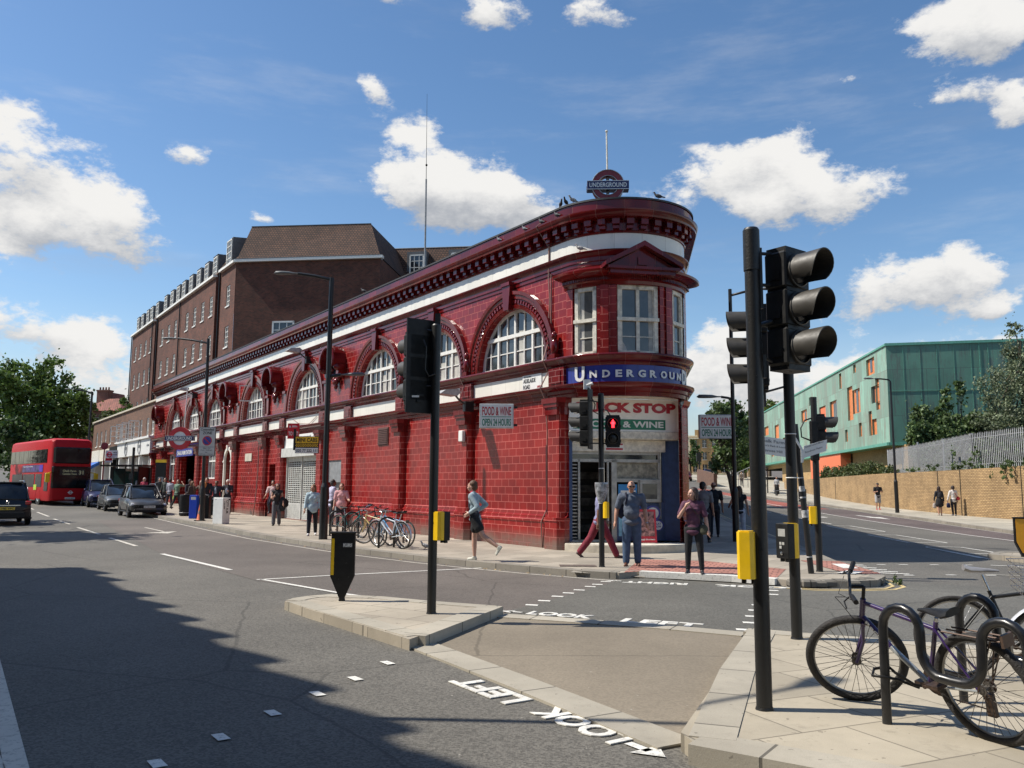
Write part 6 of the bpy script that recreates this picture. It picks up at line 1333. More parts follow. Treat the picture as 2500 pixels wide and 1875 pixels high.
q = MB(); q.text('CITY A.M.', (.224, -.02, .96), (0, 0, -1), (0, 1, 0), .56, .13, .004, .02); q.text('FREE', (.224, -.14, .90), (0, 0, -1), (0, 1, 0), .3, .05, .004, .02); q.box(.221, .225, .1, .19, .95, 1.0); q.cyl((-.15, -.21, .98), (-.15, -.215, .98), .015, n=8); q.build('lettering', M_['black'], t)
t = thing('traffic_cone', 'orange traffic cone with a grimy white band at the kerb', 'cone', (-13.53, 36.95, T(37)+PZ)); q = MB(); q.lathe((0, 0, 0), [(.15, .03), (.13, .05), (.03, .74), (.0, .75)], 18); q.build('cone', mat('faded cone orange', (.62, .13, .03), .5, var=.15, scale=9), t, smooth=50)
q = MB(); q.lathe((0, 0, 0), [(.098, .30), (.075, .44)], 18); q.build('band', mat('dirty reflective band', (.30, .18, .14), .5, var=.4, scale=14), t); q = MB(); q.box(-.19, .19, -.19, .19, 0, .035, bev=.01); q.build('base', M_['blackm'], t)
t = thing('information_totem', 'tall dark street map totem with a yellow top band', 'sign', (-23.75, 57.2, T(57)+PZ), R_(-8)); q = MB(); q.box(-.37, .37, -.06, .06, 0, 2.75); q.build('panel', M_['blackm'], t); q = MB(); q.box(-.375, .375, -.065, .065, 2.72, 2.92); q.build('yellow_header', M_['yellow'], t)
q = MB(); q.box(-.3, .1, -.064, -.06, .2, 1.35); q.box(-.15, .25, -.064, -.06, 1.4, 1.75); q.build('map', M_['grey'], t)
# bus shelter and bus stop flag
t = thing('bus_shelter', 'glass bus shelter with a flat dark roof beyond the parked cars', 'bus shelter', (-28.9, 60.6, T(60)+PZ), R_(-10)); q = MB()
q.box(0, 3.3, -1.0, .5, 2.42, 2.54)
for x in (.1, 1.05, 2.2, 3.1): q.cyl((x, .4, 0), (x, .4, 2.45), .05, n=8)
q.box(2.9, 3.0, -.9, .45, .2, 2.4); q.build('frame', M_['black'], t); q = MB(); q.box(.15, 3.05, .36, .38, .3, 2.3); q.build('glass_panel', mat('grey green glass', (.04, .09, .085), .08, var=.1), t); q = MB(); q.box(1.1, 2.9, .35, .36, 2.1, 2.3); q.build('route_strip', M_['signw'], t)
t = thing('bus_stop_flag', 'red and white bus stop flag on a post behind the bus shelter', 'bus stop', (-31.0, 64.1, T(64)+PZ), R_(-6)); q = MB(); q.cyl((0, 0, 0), (0, 0, 4.0), .05, n=8); q.cyl((0, -.04, 3.95), (0, .04, 3.95), .28, n=20); q.build('post', M_['dred'], t)
q = MB(); q.box(.12, 1.1, -.03, .03, 3.05, 3.62); q.box(.12, .7, -.03, .03, 2.7, 3.04); b = q.build('flag', M_['signw'], t); q = MB(); q.ring((.45, -.035, 3.3), .17, .035, n=20, m=5); q.box(.2, .7, -.04, -.03, 3.26, 3.34); q.box(.14, .68, -.036, -.03, 2.85, 3.03); q.build('roundel', M_['rred'], b); q = MB(); q.text('BEING', (.76, -.034, 3.42), (1, 0, 0), (0, 0, 1), .32, .08, .003, .02); q.text('PLACE', (.76, -.034, 3.26), (1, 0, 0), (0, 0, 1), .32, .08, .003, .02); q.build('lettering', M_['black'], b)
t = thing('black_post', 'plain black signal pole rising by the bus shelter', 'pole', (-24.9, 55.5, T(55.5)+PZ)); q = MB(); q.cyl((0, 0, 0), (0, 0, 3.7), .085, n=10); q.box(-.16, .1, -.14, -.06, 1.6, 2.0); q.build('column', M_['black'], t)
# litter bin, bench and shelter on the far right pavement
bin_('black litter bin on the far pavement behind the crossing post', 22.9, 66.6, M_['blackm'], .3, 1.0)
t = thing('bench', 'small bench outside the green building', 'bench', (25.2, 78, T(78)+PZ), R_(0)); q = MB(); q.box(-1, 1, -.2, .2, .42, .5); q.build('seat', M_['grey'], t); q = MB(); q.box(-.8, -.7, -.18, .18, 0, .42); q.build('leg', M_['black'], t); q = MB(); q.box(.7, .8, -.18, .18, 0, .42); q.build('leg', M_['black'], t)
t = thing('bus_shelter', 'dark bus shelter in front of the green building entrance', 'bus shelter', (24.6, 84, T(84)+PZ), R_(80)); q = MB(); q.box(-2, 2, -.7, .7, 2.4, 2.5)
for x in (-1.9, 0, 1.9): q.cyl((x, -.6, 0), (x, -.6, 2.4), .06, n=8)
q.build('frame', M_['black'], t)
t = thing('handrail', 'steel stair handrails at the far end of the green building', 'handrail', (25.8, 100, T(100)), 0); q = MB()
for k in range(6): q.cyl((k*.55, 0, 0), (k*.55, 0, 1.4+k*.25), .04, n=5)
q.tube([(0, 0, 1.4), (2.75, 0, 2.65)], .04, 5); q.build('rails', M_['steel'], t)
t = thing('far_signal', 'small far traffic signal on the hill road', 'traffic light', (27.2, 114.6, T(114.6))); q = MB(); q.cyl((0, 0, 0), (0, 0, 3), .1, n=6); q.box(-.4, .0, -.15, .15, 2.1, 3.1); q.box(.3, .65, -.15, .15, 2.3, 3.3); q.build('post_and_head', M_['black'], t)
t = thing('far_signal', 'far traffic signal up the hill beside the station edge', 'traffic light', (31.0, 139, T(139))); q = MB(); q.cyl((0, 0, 0), (0, 0, 4.5), .12, n=6); q.box(-.5, .3, -.15, .15, 3.0, 4.4); q.box(.1, .6, -.2, .2, .2, 1.3); q.build('post_and_head', M_['black'], t)
t = thing('low_wall', 'low brick garden wall along the hill pavement', 'wall', (24.2, 101, 0)); q = MB(); q.add([(0, 0, T(101)), (3.5, 25, T(126)), (3.5, 25, T(126)+1.9), (0, 0, T(101)+1.7), (.4, 0, T(101)), (3.9, 25, T(126)), (3.9, 25, T(126)+1.9), (.4, 0, T(101)+1.7)], [(0, 1, 2, 3), (4, 5, 6, 7), (3, 2, 6, 7), (0, 3, 7, 4)]); q.build('brickwork', M_['brickp'], t)
# ---------------------------------------------------------------- bicycles and stands
def stand(label, x, y, dx, dy):
    t = thing('bicycle_stand', label, 'bike rack', (x, y, PZ), math.atan2(dy, dx), 'wavy bicycle stands'); q = MB()
    P = [(0, -.05), (0, .55)]
    def arc(cx, cz, r, a0, a1, n=9): return [(cx+r*math.cos(R_(a0+(a1-a0)*i/n)), cz+r*math.sin(R_(a0+(a1-a0)*i/n))) for i in range(n+1)]
    P += arc(.142, .655, .142, 180, 0); P += [(.285, .54)]; P += arc(.455, .545, .17, 182, 250, 5); P += [(.5, .378), (.56, .378)]; P += arc(.565, .515, .137, 275, 358, 6); P += [(.705, .58)]
    P += arc(.847, .655, .142, 180, 0); P += [(.99, .54)]; P += arc(1.16, .545, .17, 182, 250, 5); P += [(1.2, .378), (1.27, .378)]; P += arc(1.27, .515, .137, 275, 358, 6); P += arc(1.552, .655, .142, 180, 0); P += [(1.694, .3), (1.694, -.05)]
    q.tube([(p[0], 0, p[1]) for p in P], .032, 14); q.build('tube', mat('glossy black tube', (.010, .010, .011), .34, var=.4, scale=6, coat=.25), t, smooth=80); return t
stand('nearest wavy black tubular bicycle stand, holding the purple bicycle', 2.60, 6.02, .49, -.87); stand('second wavy black bicycle stand behind the purple bicycle', 3.45, 6.62, .49, -.87)
M_['tyre'] = mat('tyre rubber', (.022, .020, .019), .75, var=.3, scale=14, bmp=.8, bscale=70); M_['rim'] = mat('dull alloy rim', (.30, .30, .29), .35, .8, var=.2)
def bike(label, loc, bearing, lean, steer, mf, mf2, opts=(), spokes=28, rad=.335, tw=.024, spm=None, group='bicycles', sad=None, scale=1.0):
    """x forward from the rear contact point"""
    t = bpy.data.objects.new('bicycle', None); col.objects.link(t); tag(t, label, 'bicycle', group)
    t.matrix_world = Matrix.Translation(loc) @ Matrix.Rotation(R_(90-bearing), 4, 'Z') @ Matrix.Rotation(-R_(lean), 4, 'X') @ Matrix.Scale(scale, 4)
    hb, ht = Vector((.93, 0, .66)), Vector((.875, 0, .82)); ax = (ht-hb).normalized()
    SM = Matrix.Translation(hb) @ Matrix.Rotation(R_(steer), 4, ax) @ Matrix.Translation(-hb)
    def wheel(cx, M):
        q = MB(); N = 48
        P_ = []
        for i in range(N): a = 2*PI*i/N; P_.append((cx+rad*.965*math.cos(a), 0, rad+rad*.965*math.sin(a)))
        q.tube(P_, tw, 8, 0, True)
        if 'knobbly' in opts:
            for i in range(84):
                a = 2*PI*i/84; Mk = Matrix.Translation((cx+(rad+.004)*math.cos(a), 0, rad+(rad+.004)*math.sin(a))) @ Matrix.Rotation(-a, 4, 'Y'); y = (-.010, .010, 0)[i % 3]; q.box(-.010, .006, y-.008, y+.008, -.006, .006, 0, Mk)
        if M: q.xform(M)
        w = q.build('wheel', M_['tyre'], t, smooth=50)
        q = MB(); q.ring((cx, 0, rad), rad*.885, .011, (0, 1, 0), 44, 6)
        if M: q.xform(M)
        q.build('rim', M_['rim'], w, smooth=50); q = MB(); q.cyl((cx, -.04, rad), (cx, .04, rad), .018, n=10); q.cyl((cx, -.035, rad), (cx, -.028, rad), .035, n=14); q.cyl((cx, .028, rad), (cx, .035, rad), .035, n=14)
        for i in range(spokes):
            a = 2*PI*i/spokes; b = a+(.55 if i % 2 else -.55); s_ = .03 if (i//2) % 2 else -.03
            q.cyl((cx+.03*math.cos(b), s_, rad+.03*math.sin(b)), (cx+rad*.875*math.cos(a), 0, rad+rad*.875*math.sin(a)), .0024 if spm else .0016, n=3, cap=False)
        if M: q.xform(M)
        q.build('spokes', spm or M_['chrome'], w)
    wheel(0, None); wheel(1.06, SM)
    bb = Vector((.43, 0, .285)); st = Vector((.27, 0, .74))
    q = MB(); lo = 'stepthrough' in opts
    q.cyl(bb, st, .016, n=10); mdl = bb.lerp(hb, .55); q.cyl(bb, mdl, .019, n=10, mi=1); q.cyl(mdl, hb+Vector((-.005, 0, .03)), .0195, n=10, mi=0); q.cyl(st.lerp(bb, .12 if not lo else .5), ht-Vector((0, 0, .03)), .016, n=10); q.cyl(hb, ht, .021, n=10)
    for s_ in (-1, 1): q.cyl(bb+Vector((0, s_*.03, 0)), (0, s_*.06, rad), .010, n=8, mi=1); q.cyl(st.lerp(bb, .1)+Vector((0, s_*.015, 0)), (0, s_*.06, rad), .008, n=8)
    q.build('frame', [mf, mf2], t, smooth=50)
    q = MB()
    for s_ in (-1, 1): q.tube([hb+Vector((0, s_*.05, -.02)), hb+Vector((.035, s_*.055, -.15)), Vector((1.06, s_*.05, rad))], .013, 8)
    q.cyl(hb+Vector((0, -.06, -.02)), hb+Vector((0, .06, -.02)), .018, n=8); q.xform(SM); q.build('fork', mf, t, smooth=50)
    q = MB(); top = ht+ax*.10; q.cyl(ht, top, .013, n=8); q.cyl(top, top+Vector((.09, 0, .02)), .014, n=8); c = top+Vector((.09, 0, .03))
    if 'upright' in opts: q.tube([c+Vector((-.12, -.29, .06)), c+Vector((.0, -.24, .06)), c+Vector((.02, -.1, .0)), c, c+Vector((.02, .1, .0)), c+Vector((.0, .24, .06)), c+Vector((-.12, .29, .06))], .011, 8)
    else: q.tube([c+Vector((-.04, -.30, .02)), c+Vector((0, -.15, .01)), c, c+Vector((0, .15, .01)), c+Vector((-.04, .30, .02))], .011, 8)
    for s_ in (-1, 1):
        g = c+Vector((-.04 if 'upright' not in opts else -.12, s_*.30, .02 if 'upright' not in opts else .06)); g2 = c+Vector((-.012, s_*.19, .012)); q.cyl(g, g2, .018, n=10, mi=1); q.tube([g2+Vector((.02, 0, 0)), g2+Vector((.06, s_*.02, -.02)), g2+Vector((.05, s_*.09, -.035))], .006, 5, mi=1)
    q.tube([c+Vector((.04, .16, 0)), c+Vector((.12, .06, -.04)), c+Vector((.10, 0, -.14)), hb+Vector((.06, 0, .02))], .003, 4, mi=1); q.tube([c+Vector((.04, -.16, 0)), c+Vector((.1, -.02, -.06)), c+Vector((-.02, 0, -.16))], .003, 4, mi=1)
    q.xform(SM); q.build('handlebar', [M_['chrome'] if 'silver' in opts else M_['blackm'], M_['blackm']], t, smooth=50)
    q = MB(); sp_ = st+(st-bb).normalized()*(.03 if 'lowsaddle' in opts else .14); q.cyl(st, sp_, .013, n=8, mi=1)
    rows = [(-.14, .075, .035), (-.09, .080, .035), (-.02, .050, .028), (.07, .022, .022), (.135, .012, .012)]; vs = []
    for dx, w, h in rows:
        for i in range(10): a = 2*PI*i/10; vs.append((sp_.x+dx, w*math.cos(a), sp_.z+.035+(.018 if dx < -.1 else 0)+h*math.sin(a)*(1 if math.sin(a) > 0 else .6)))
    q.add(vs, [(k*10+i, k*10+(i+1) % 10, k*10+10+(i+1) % 10, k*10+10+i) for k in range(4) for i in range(10)]+[tuple(range(10)), tuple(range(49, 39, -1))]); q.build('saddle', [sad or M_['blackm'], M_['chrome']], t, smooth=60)
    q = MB(); q.cyl(bb+Vector((0, -.06, 0)), bb+Vector((0, .06, 0)), .02, n=10)
    q.lathe((bb.x, -.055, bb.z), [(.055, 0), (.095, 0), (.095, .005), (.055, .005)], 24, 'y'); q.cyl((0, -.05, rad), (0, -.04, rad), .045, n=14)
    for s_, a in ((-1, R_(-20)), (1, R_(160))): e = bb+Vector((.17*math.cos(a), s_*.075, .17*math.sin(a))); q.cyl(bb+Vector((0, s_*.065, 0)), e, .009, n=6); q.box(e.x-.045, e.x+.045, min(e.y, e.y+s_*.09), max(e.y, e.y+s_*.09), e.z-.012, e.z+.012)
    q.tube([bb+Vector((0, -.052, .094)), (0, -.045, rad+.044)], .005, 4); q.tube([bb+Vector((0, -.052, -.094)), (.06, -.045, rad-.16), (.0, -.045, rad-.14), (0, -.045, rad-.044)], .005, 4); q.box(-.01, .05, -.06, -.03, rad-.2, rad-.05); q.build('chainset', mat('rusty chain and cranks', (.075, .05, .038), .5, .5, var=.5, scale=20), t, smooth=40)
    if 'rack' in opts:
        q = MB()
        for y in (-.05, 0, .05): q.cyl((.2, y, .70), (-.22, y, .70), .006, n=5)
        for s_ in (-1, 1): q.cyl((-.1, s_*.06, .70), (0, s_*.07, rad), .006, n=5); q.cyl((-.16, s_*.06, .70), (0, s_*.07, rad), .005, n=5)
        q.box(-.24, -.22, -.05, .05, .66, .74); q.build('luggage_rack', mat('rusty rack', (.10, .065, .05), .5, .4), t)
    if 'guards' in opts:
        for cx, a0, a1, M in ((0, 15, 190, None), (1.06, 30, 165, SM)):
            q = MB(); n = 18; vs = []
            for i in range(n+1):
                a = R_(a0+(a1-a0)*i/n)
                for y, dr in ((-.028, 0), (0, .012), (.028, 0)): vs.append((cx+(rad+.022+dr)*math.cos(a), y, rad+(rad+.022+dr)*math.sin(a)))
            q.add(vs, [(i*3+k, i*3+k+1, i*3+k+4, i*3+k+3) for i in range(n) for k in range(2)])
            if M: q.xform(M)
            q.build('mudguard', mat('pale mudguard', (.62, .63, .66), .25, .3, var=.08), t, smooth=60)
    if 'basket' in opts:
        q = MB(); b0, b1, w, zb_, zt_ = 1.0, 1.3, .17, .80, 1.02
        for k in range(5): z = zb_+(zt_-zb_)*k/4; e = .02*k/4; q.tube([(b0-e, -w-e, z), (b1+e, -w-e, z), (b1+e, w+e, z), (b0-e, w+e, z)], .0035, 4, 0, True)
        for k in range(9):
            f = k/8; 
            for a, b in (((b0+(b1-b0)*f, -w), (b0+(b1-b0)*f, -w-.02)), ((b0+(b1-b0)*f, w), (b0+(b1-b0)*f, w+.02)), ((b1, -w+2*w*f), (b1+.02, -w+2*w*f)), ((b0, -w+2*w*f), (b0-.02, -w+2*w*f))): q.cyl((a[0], a[1], zb_), (b[0], b[1], zt_), .002, n=3)
            q.cyl((b0+(b1-b0)*f, -w, zb_), (b0+(b1-b0)*f, w, zb_), .002, n=3)
        q.xform(SM); q.build('wire_basket', M_['chrome'], t)
    return t
pur = mat('purple frame paint', (.034, .014, .085), .3, var=.35, scale=3, coat=.5); sil = mat('silver frame paint', (.38, .40, .40), .3, .5, var=.2)
purb = bike('old purple mountain bicycle leaning on the nearest stand with its front wheel turned', (3.12, 5.61, PZ+.0), -23.6, 13, 44, pur, sil, ('knobbly', 'rack', 'lowsaddle'), 32, .345, .030, spm=mat('tarnished spoke', (.09, .08, .07), .5, .3))
q = MB(); q.text('Race', (0, 0, 0), (1, 0, 0), (0, 0, 1), .17, .035, .002, .02)
M = Matrix(((-.80, 0, -.0, .86), (0, 1, 0, .022), (.0, 0, 1, .62), (0, 0, 0, 1)))
dirn = (Vector((.43, 0, .285))-Vector((.925, 0, .69))).normalized(); up_ = Vector((-dirn.z, 0, dirn.x)); up_ = up_ if up_.z > 0 else -up_
q = MB(); q.text('Race', tuple(Vector((.925, .020, .69))+dirn*.06-up_*.014), tuple(dirn), tuple(up_), .16, .028, -.002, .02); q.build('frame_lettering', M_['signw'], purb)
q = MB(); q.tube([(.45, .03, .27), (.47, .10, .30), (.53, .19, .40), (.59, .18, .43), (.655, .25, .42), (.60, .33, .41), (.53, .29, .40), (.52, .20, .36), (.56, .10, .30), (.50, .03, .25)], .010, 6); q.build('cable_lock', M_['blackm'], purb, smooth=60)
bike('black bicycle with a grey saddle behind the second stand, cut by the picture edge', (3.86, 7.45, PZ), 108, 4, 8, M_['black'], M_['black'], ('silver',), 28, .34, .018, sad=mat('worn grey saddle', (.22, .22, .23), .45))
bike('purple bicycle with pale mudguards and a wire basket at the right picture edge', (5.35, 6.55, PZ), -64, 5, 12, mat('magenta purple frame', (.13, .02, .16), .3, coat=.5), M_['chrome'], ('guards', 'basket', 'silver'), 28, .34, .02)
wht = mat('white blue frame', (.60, .66, .72), .3, coat=.4, var=.05)
bike('pale silver city bicycle nearest the kerb, locked by the station wall', (-2.76, 21.8, PZ), -45, 4, 10, wht, wht, ('guards', 'rack', 'silver'), 14, .345, .016)
bike('light blue bicycle just behind the pale silver one', (-2.75, 22.25, PZ), -50, -3, -20, mat('light blue frame', (.16, .36, .60), .3), wht, ('silver',), 14, .345, .016)
bike('cream and gold racing bicycle left of the pale silver one', (-3.25, 23.0, PZ), -52, 6, 25, mat('gold frame', (.55, .42, .18), .3), M_['chrome'], ('upright', 'silver'), 14, .345, .014)
bike('teal bicycle with dark tyres behind the keep left bollard', (-5.45, 26.75, PZ), 125, 3, -15, mat('teal frame', (.02, .16, .16), .3), M_['black'], (), 14, .345, .018)
bike('black bicycle behind the teal one, beside the woman in pink', (-5.0, 27.3, PZ), 130, 3, 10, M_['black'], M_['black'], ('upright',), 14, .345, .018)
for i, (x, y, lab) in enumerate(((-3.25, 22.25, 'low black cycle hoop between the pale bicycles on the station pavement'), (-4.9, 26.2, 'low black cycle hoop holding the teal bicycle'), (-5.6, 27.3, 'low black cycle hoop behind the keep left bollard'))):
    t = thing('cycle_hoop', lab, 'bike rack', (x, y, PZ), R_(35), 'hoop cycle racks'); q = MB(); q.tube([(-.22, 0, -.02), (-.22, 0, .62)]+[(-.22*math.cos(k*PI/8), 0, .62+.16*math.sin(k*PI/8)) for k in range(1, 8)]+[(.22, 0, .62), (.22, 0, -.02)], .03, 10); q.build('tube', M_['black'], t, smooth=70)
# ---------------------------------------------------------------- cars
def loft(mb, secs, mi=0, close=True):
    """secs: list of (x, [(y,z)...]) cross sections, mirrored in y"""
    rows = []
    for x, half in secs: rows.append([(x+dx if False else x, y, z) for y, z in half]+[(x, -y, z) for y, z in reversed(half)])
    n = len(rows[0]); vs = [p for r in rows for p in r]
    mb.add(vs, [(k*n+i, k*n+(i+1) % n, (k+1)*n+(i+1) % n, (k+1)*n+i) for k in range(len(rows)-1) for i in range(n)]+[tuple(range(n)), tuple(range(len(rows)*n-1, (len(rows)-1)*n-1, -1))], mi)
def car(label, loc, bearing, mbody, kind='suv', L=4.2, Wd=1.78, H=1.55, plate='', rear_plate=False, group='cars on the left road'):
    t = thing('parked_car' if not rear_plate else 'moving_car', label, 'car', loc, R_(90-bearing), group); hw = Wd/2; hy = L/2
    zs = .26; belt = H*.60 if kind != 'hatch' else H*.62; bon = belt-.02
    q = MB()      # lower body
    S = [(-hy, .30, .62, belt-.30, .78), (-hy+.10, .26, .90, belt-.05, .88), (-hy*.80, zs, .96, belt+.03, .93), (-hy*.3, zs, 1.0, belt+.02, .95), (hy*.25, zs, 1.0, belt, .95), (hy*.48, zs, .99, bon-.02, .92), (hy*.80, zs, .96, bon-.12, .86), (hy*.94, .27, .90, bon-.22, .78), (hy, .32, .74, bon-.36, .62)]
    secs = []
    for x, z0, kw, zt_, kt in S: secs.append((x, [(hw*kw*.80, z0), (hw*kw*.97, z0+.10), (hw*kw, z0+.30), (hw*kw, (z0+zt_)/2+.05), (hw*kw*.97, zt_-.10), (hw*kt*.93, zt_-.02), (hw*kt*.5, zt_+.02), (0, zt_+.03)]))
    loft(q, secs); q.build('body', mbody, t, smooth=42)
    q = MB(); r0, r1, f0, f1 = (-hy+.14, -hy*.72, hy*.08, hy*.50) if kind != 'hatch' else (-hy+.22, -hy*.55, hy*.05, hy*.46)      # glasshouse
    G_ = [(r0, belt, .80, belt+.02, .72), ((r0+r1)/2, belt, .86, (belt+H)/2+.05, .76), (r1, belt, .88, H-.04, .68), ((r1+f0)/2, belt, .89, H, .69), (f0, belt, .88, H-.03, .68), ((f0+f1)/2, belt-.02, .86, (belt+H)/2+.03, .74), (f1, belt-.04, .82, belt+.0, .76)]
    secs = []
    for x, z0, kw, zt_, kt in G_: secs.append((x, [(hw*kw, z0), (hw*(kw*.6+kt*.4), z0*.6+zt_*.4), (hw*kt, zt_-.05), (hw*kt*.92, zt_-.01), (0, zt_+.015)]))
    loft(q, secs); q.build('glasshouse', M_['carglass'], t, smooth=35)
    q = MB(); q.box(r1-.05, f0+.05, -hw*.62, hw*.62, H-.03, H+.022, bev=.015)       # roof skin and pillars
    for s_ in (-1, 1):
        for (xa, za, ka), (xb, zb_, kb) in (((f1, belt-.02, .825), (f0+.02, H-.03, .69)), ((r0, belt, .81), (r1, H-.04, .69)), (((r1+f1)/2-.1, belt, .895), ((r1+f0)/2-.05, H-.03, .70)), ((r1, H-.03, .68), (f0+.02, H-.03, .69))): q.cyl((xa, s_*hw*ka, za), (xb, s_*hw*kb, zb_), .032, n=6)
    q.build('roof', mbody, t, smooth=30)
    wr = .33 if kind != 'hatch' else .31; wx = hy*.62
    for s_ in (-1, 1):
        for x in (-wx, wx):
            q = MB(); q.lathe((x, s_*(hw-.09), wr), [(wr*.7, -.10), (wr, -.08), (wr, .08), (wr*.72, .10), (wr*.70, .08)], 22, 'y'); w = q.build('wheel', M_['tyre'], t, smooth=40)
            q = MB(); q.lathe((x, s_*(hw-.03), wr), [(0, .02), (wr*.2, .03), (wr*.25, .0)], 14, 'y')
            for k in range(7): a = 2*PI*k/7; q.cyl((x+.05*math.cos(a), s_*(hw-.02), wr+.05*math.sin(a)), (x+wr*.66*math.cos(a), s_*(hw-.02), wr+wr*.66*math.sin(a)), .022, n=4)
            q.ring((x, s_*(hw-.02), wr), wr*.68, .018, (0, 1, 0), 18, 5); q.build('alloy_wheel', M_['chrome'], w)
            q = MB(); q.lathe((x, s_*(hw-.12), wr+.01), [(0, 0), (wr*1.12, 0), (wr*1.12, s_*.075), (wr*1.02, s_*.115 if s_ > 0 else s_*.115)], 22, 'y'); q.build('wheel_arch', M_['blackm'], t)
    for s_ in (-1, 1):
        q = MB(); q.ball((f1-.28, s_*(hw+.06), belt+.06), .07, .09, .06, 10, 6); q.build('door_mirror', mbody, t, smooth=60)
        q = MB(); q.box(hy*.84, hy-.10, s_*hw*.82-.10, s_*hw*.82+.08, bon-.38, bon-.22, bev=.05); q.build('headlight', M_['headl'], t, smooth=40)
        q = MB(); q.box(-hy+.02, -hy+.16, s_*hw*.78-.12, s_*hw*.78+.10, belt-.22, belt-.05, bev=.04); q.build('tail_light', M_['taill'], t, smooth=40)
        q = MB(); q.ball((hy-.06, s_*hw*.68, .42), .05, .06, .05, 8, 6); q.build('fog_light', M_['headl'], t)
    q = MB(); q.box(hy-.12, hy+.012, -hw*.52, hw*.52, bon-.46, bon-.30, bev=.03)
    for k in range(9): q.box(hy+.01, hy+.02, -hw*.5+k*hw*.122, -hw*.5+k*hw*.122+.01, bon-.45, bon-.31)
    q.box(hy-.1, hy+.005, -hw*.78, hw*.78, .28, .40, bev=.02); q.box(-hy-.012, -hy+.2, -hw*.72, hw*.72, .28, .52, bev=.04); q.box(-hy+.3, hy-.3, -hw*1.0, hw*1.0, .25, .31, bev=.01); q.build('grille_and_bumpers', M_['blackm'], t)
    sg_ = 1 if not rear_plate else -1
    q = MB(); x0 = sg_*(hy+.014); q.box(min(x0, x0+sg_*.012), max(x0, x0+sg_*.012), -.26, .26, .47 if not rear_plate else .62, .58 if not rear_plate else .73); p = q.build('number_plate', M_['signw'] if not rear_plate else mat('rear plate yellow', (.70, .52, .05), .4, var=0), t)
    if plate: q = MB(); q.text(plate, (x0+sg_*.013, -.23*sg_, .49 if not rear_plate else .64), (0, sg_, 0), (0, 0, 1), .46, .07, .002, .03); q.build('plate_lettering', M_['black'], p)
    if kind == 'suv':
        q = MB()
        for s_ in (-1, 1): q.tube([(r1-.05, s_*hw*.62, H+.0), (r1+.1, s_*hw*.64, H+.07), (f0-.15, s_*hw*.64, H+.07), (f0+.05, s_*hw*.62, H)], .018, 6)
        q.build('roof_rails', M_['chrome'], t, smooth=60)
    if rear_plate:
        q = MB(); q.box(-hy-.02, -hy+.05, -.45, .45, .78, .82); q.ring((-hy-.012, 0, .93), .05, .012, (1, 0, 0), 16, 5); q.build('tailgate_trim', M_['chrome'], t)
    return t
M_['busglass'] = mat('dark bus glass', (.012, .014, .015), .12, var=.5, scale=1.2, spec=.3); M_['carglass'] = mat('car glass', (.012, .016, .022), .06, var=.3, scale=2, spec=.45); M_['headl'] = mat('headlight glass', (.55, .57, .60), .12, .3, var=.2); M_['taill'] = mat('tail light red', (.35, .02, .02), .2, var=.1)
def cpaint(n, c): return mat(n, c, .38, .35, var=.08, coat=.35)
car('dark grey compact SUV with silver roof rails parked first at the kerb', (-18.75, 43.1, T(43)), 147, cpaint('graphite car paint', (.055, .054, .054)), 'suv', 4.16, 1.78, 1.56, 'KY68 AYX')
car('grey hatchback parked behind the dark SUV', (-23.15, 49.9, T(50)), 147, cpaint('grey car paint', (.075, .082, .086)), 'hatch', 4.3, 1.8, 1.46, 'LD17 VCO')
car('dark blue people carrier parked third in the line at the kerb', (-26.5, 54.6, T(54.6)), 147, cpaint('navy car paint', (.018, .022, .075)), 'suv', 4.4, 1.8, 1.68)
car('black SUV seen from behind, driving away at the left picture edge', (-21.55, 35.9, T(36)), -36, cpaint('black car paint', (.012, .013, .017)), 'suv', 4.64, 1.84, 1.72, 'Y85 VPC', True)
car('small blue car coming down the hill in the distance', (36.4, 156, T(156)), 188, cpaint('blue car paint', (.04, .06, .25)), 'hatch', 4.1, 1.8, 1.5, group='distant cars')
car('dark red car far up the road by the station edge', (27.0, 131, T(131)), 188, cpaint('dark red car paint', (.15, .02, .02)), 'hatch', 4.2, 1.8, 1.5, group='distant cars')
car('white van like car far up the hill road', (30.5, 165, T(165)), 188, cpaint('white car paint', (.5, .5, .5)), 'suv', 4.6, 1.9, 1.9, group='distant cars')
# ---------------------------------------------------------------- the red double decker
BU = thing('double_decker_bus', 'red double decker bus showing route 31 in the oncoming lane', 'bus', (-28.75, 55.2, T(55)), R_(90-137))
bl, bw_, bh_ = 10.5, 1.26, 4.38          # x forward, nose at x=0
busred = mat('bus red paint', (.42, .006, .010), .5, var=.06, spec=.25)
q = MB(); secs = []
def bsec(x, k, zb_, zt_, tk): return (x, [(bw_*k*.96, zb_), (bw_*k, zb_+.15), (bw_*k, 1.6), (bw_*k, 3.9*zt_/bh_), (bw_*k*.97, zt_-.16), (bw_*k*.82, zt_-.03), (0, zt_)])
for x, k, zb_, zt_ in ((-bl, .94, .45, bh_-.1), (-bl+.15, 1, .38, bh_), (-1.1, 1, .30, bh_), (-.45, .99, .30, bh_), (-.16, .96, .32, bh_-.10), (-.03, .90, .36, bh_-.34), (.02, .84, .40, bh_-.55)): secs.append(bsec(x, k, zb_, zt_, 1))
loft(q, secs); q.build('body', busred, BU, smooth=40)
q = MB(); q.box(-.3, .085, -1.13, 1.13, 2.62, 3.88, bev=.16); q.box(-.3, .075, -1.17, 1.17, 1.05, 2.60, bev=.12); q.build('windscreens', M_['busglass'], BU, smooth=40)
q = MB(); q.box(-.1, .092, -.72, .80, 1.95, 2.38); db = q.build('destination_box', M_['black'], BU)
lit = mat('destination lettering', (.65, .65, .35), .5, var=0)
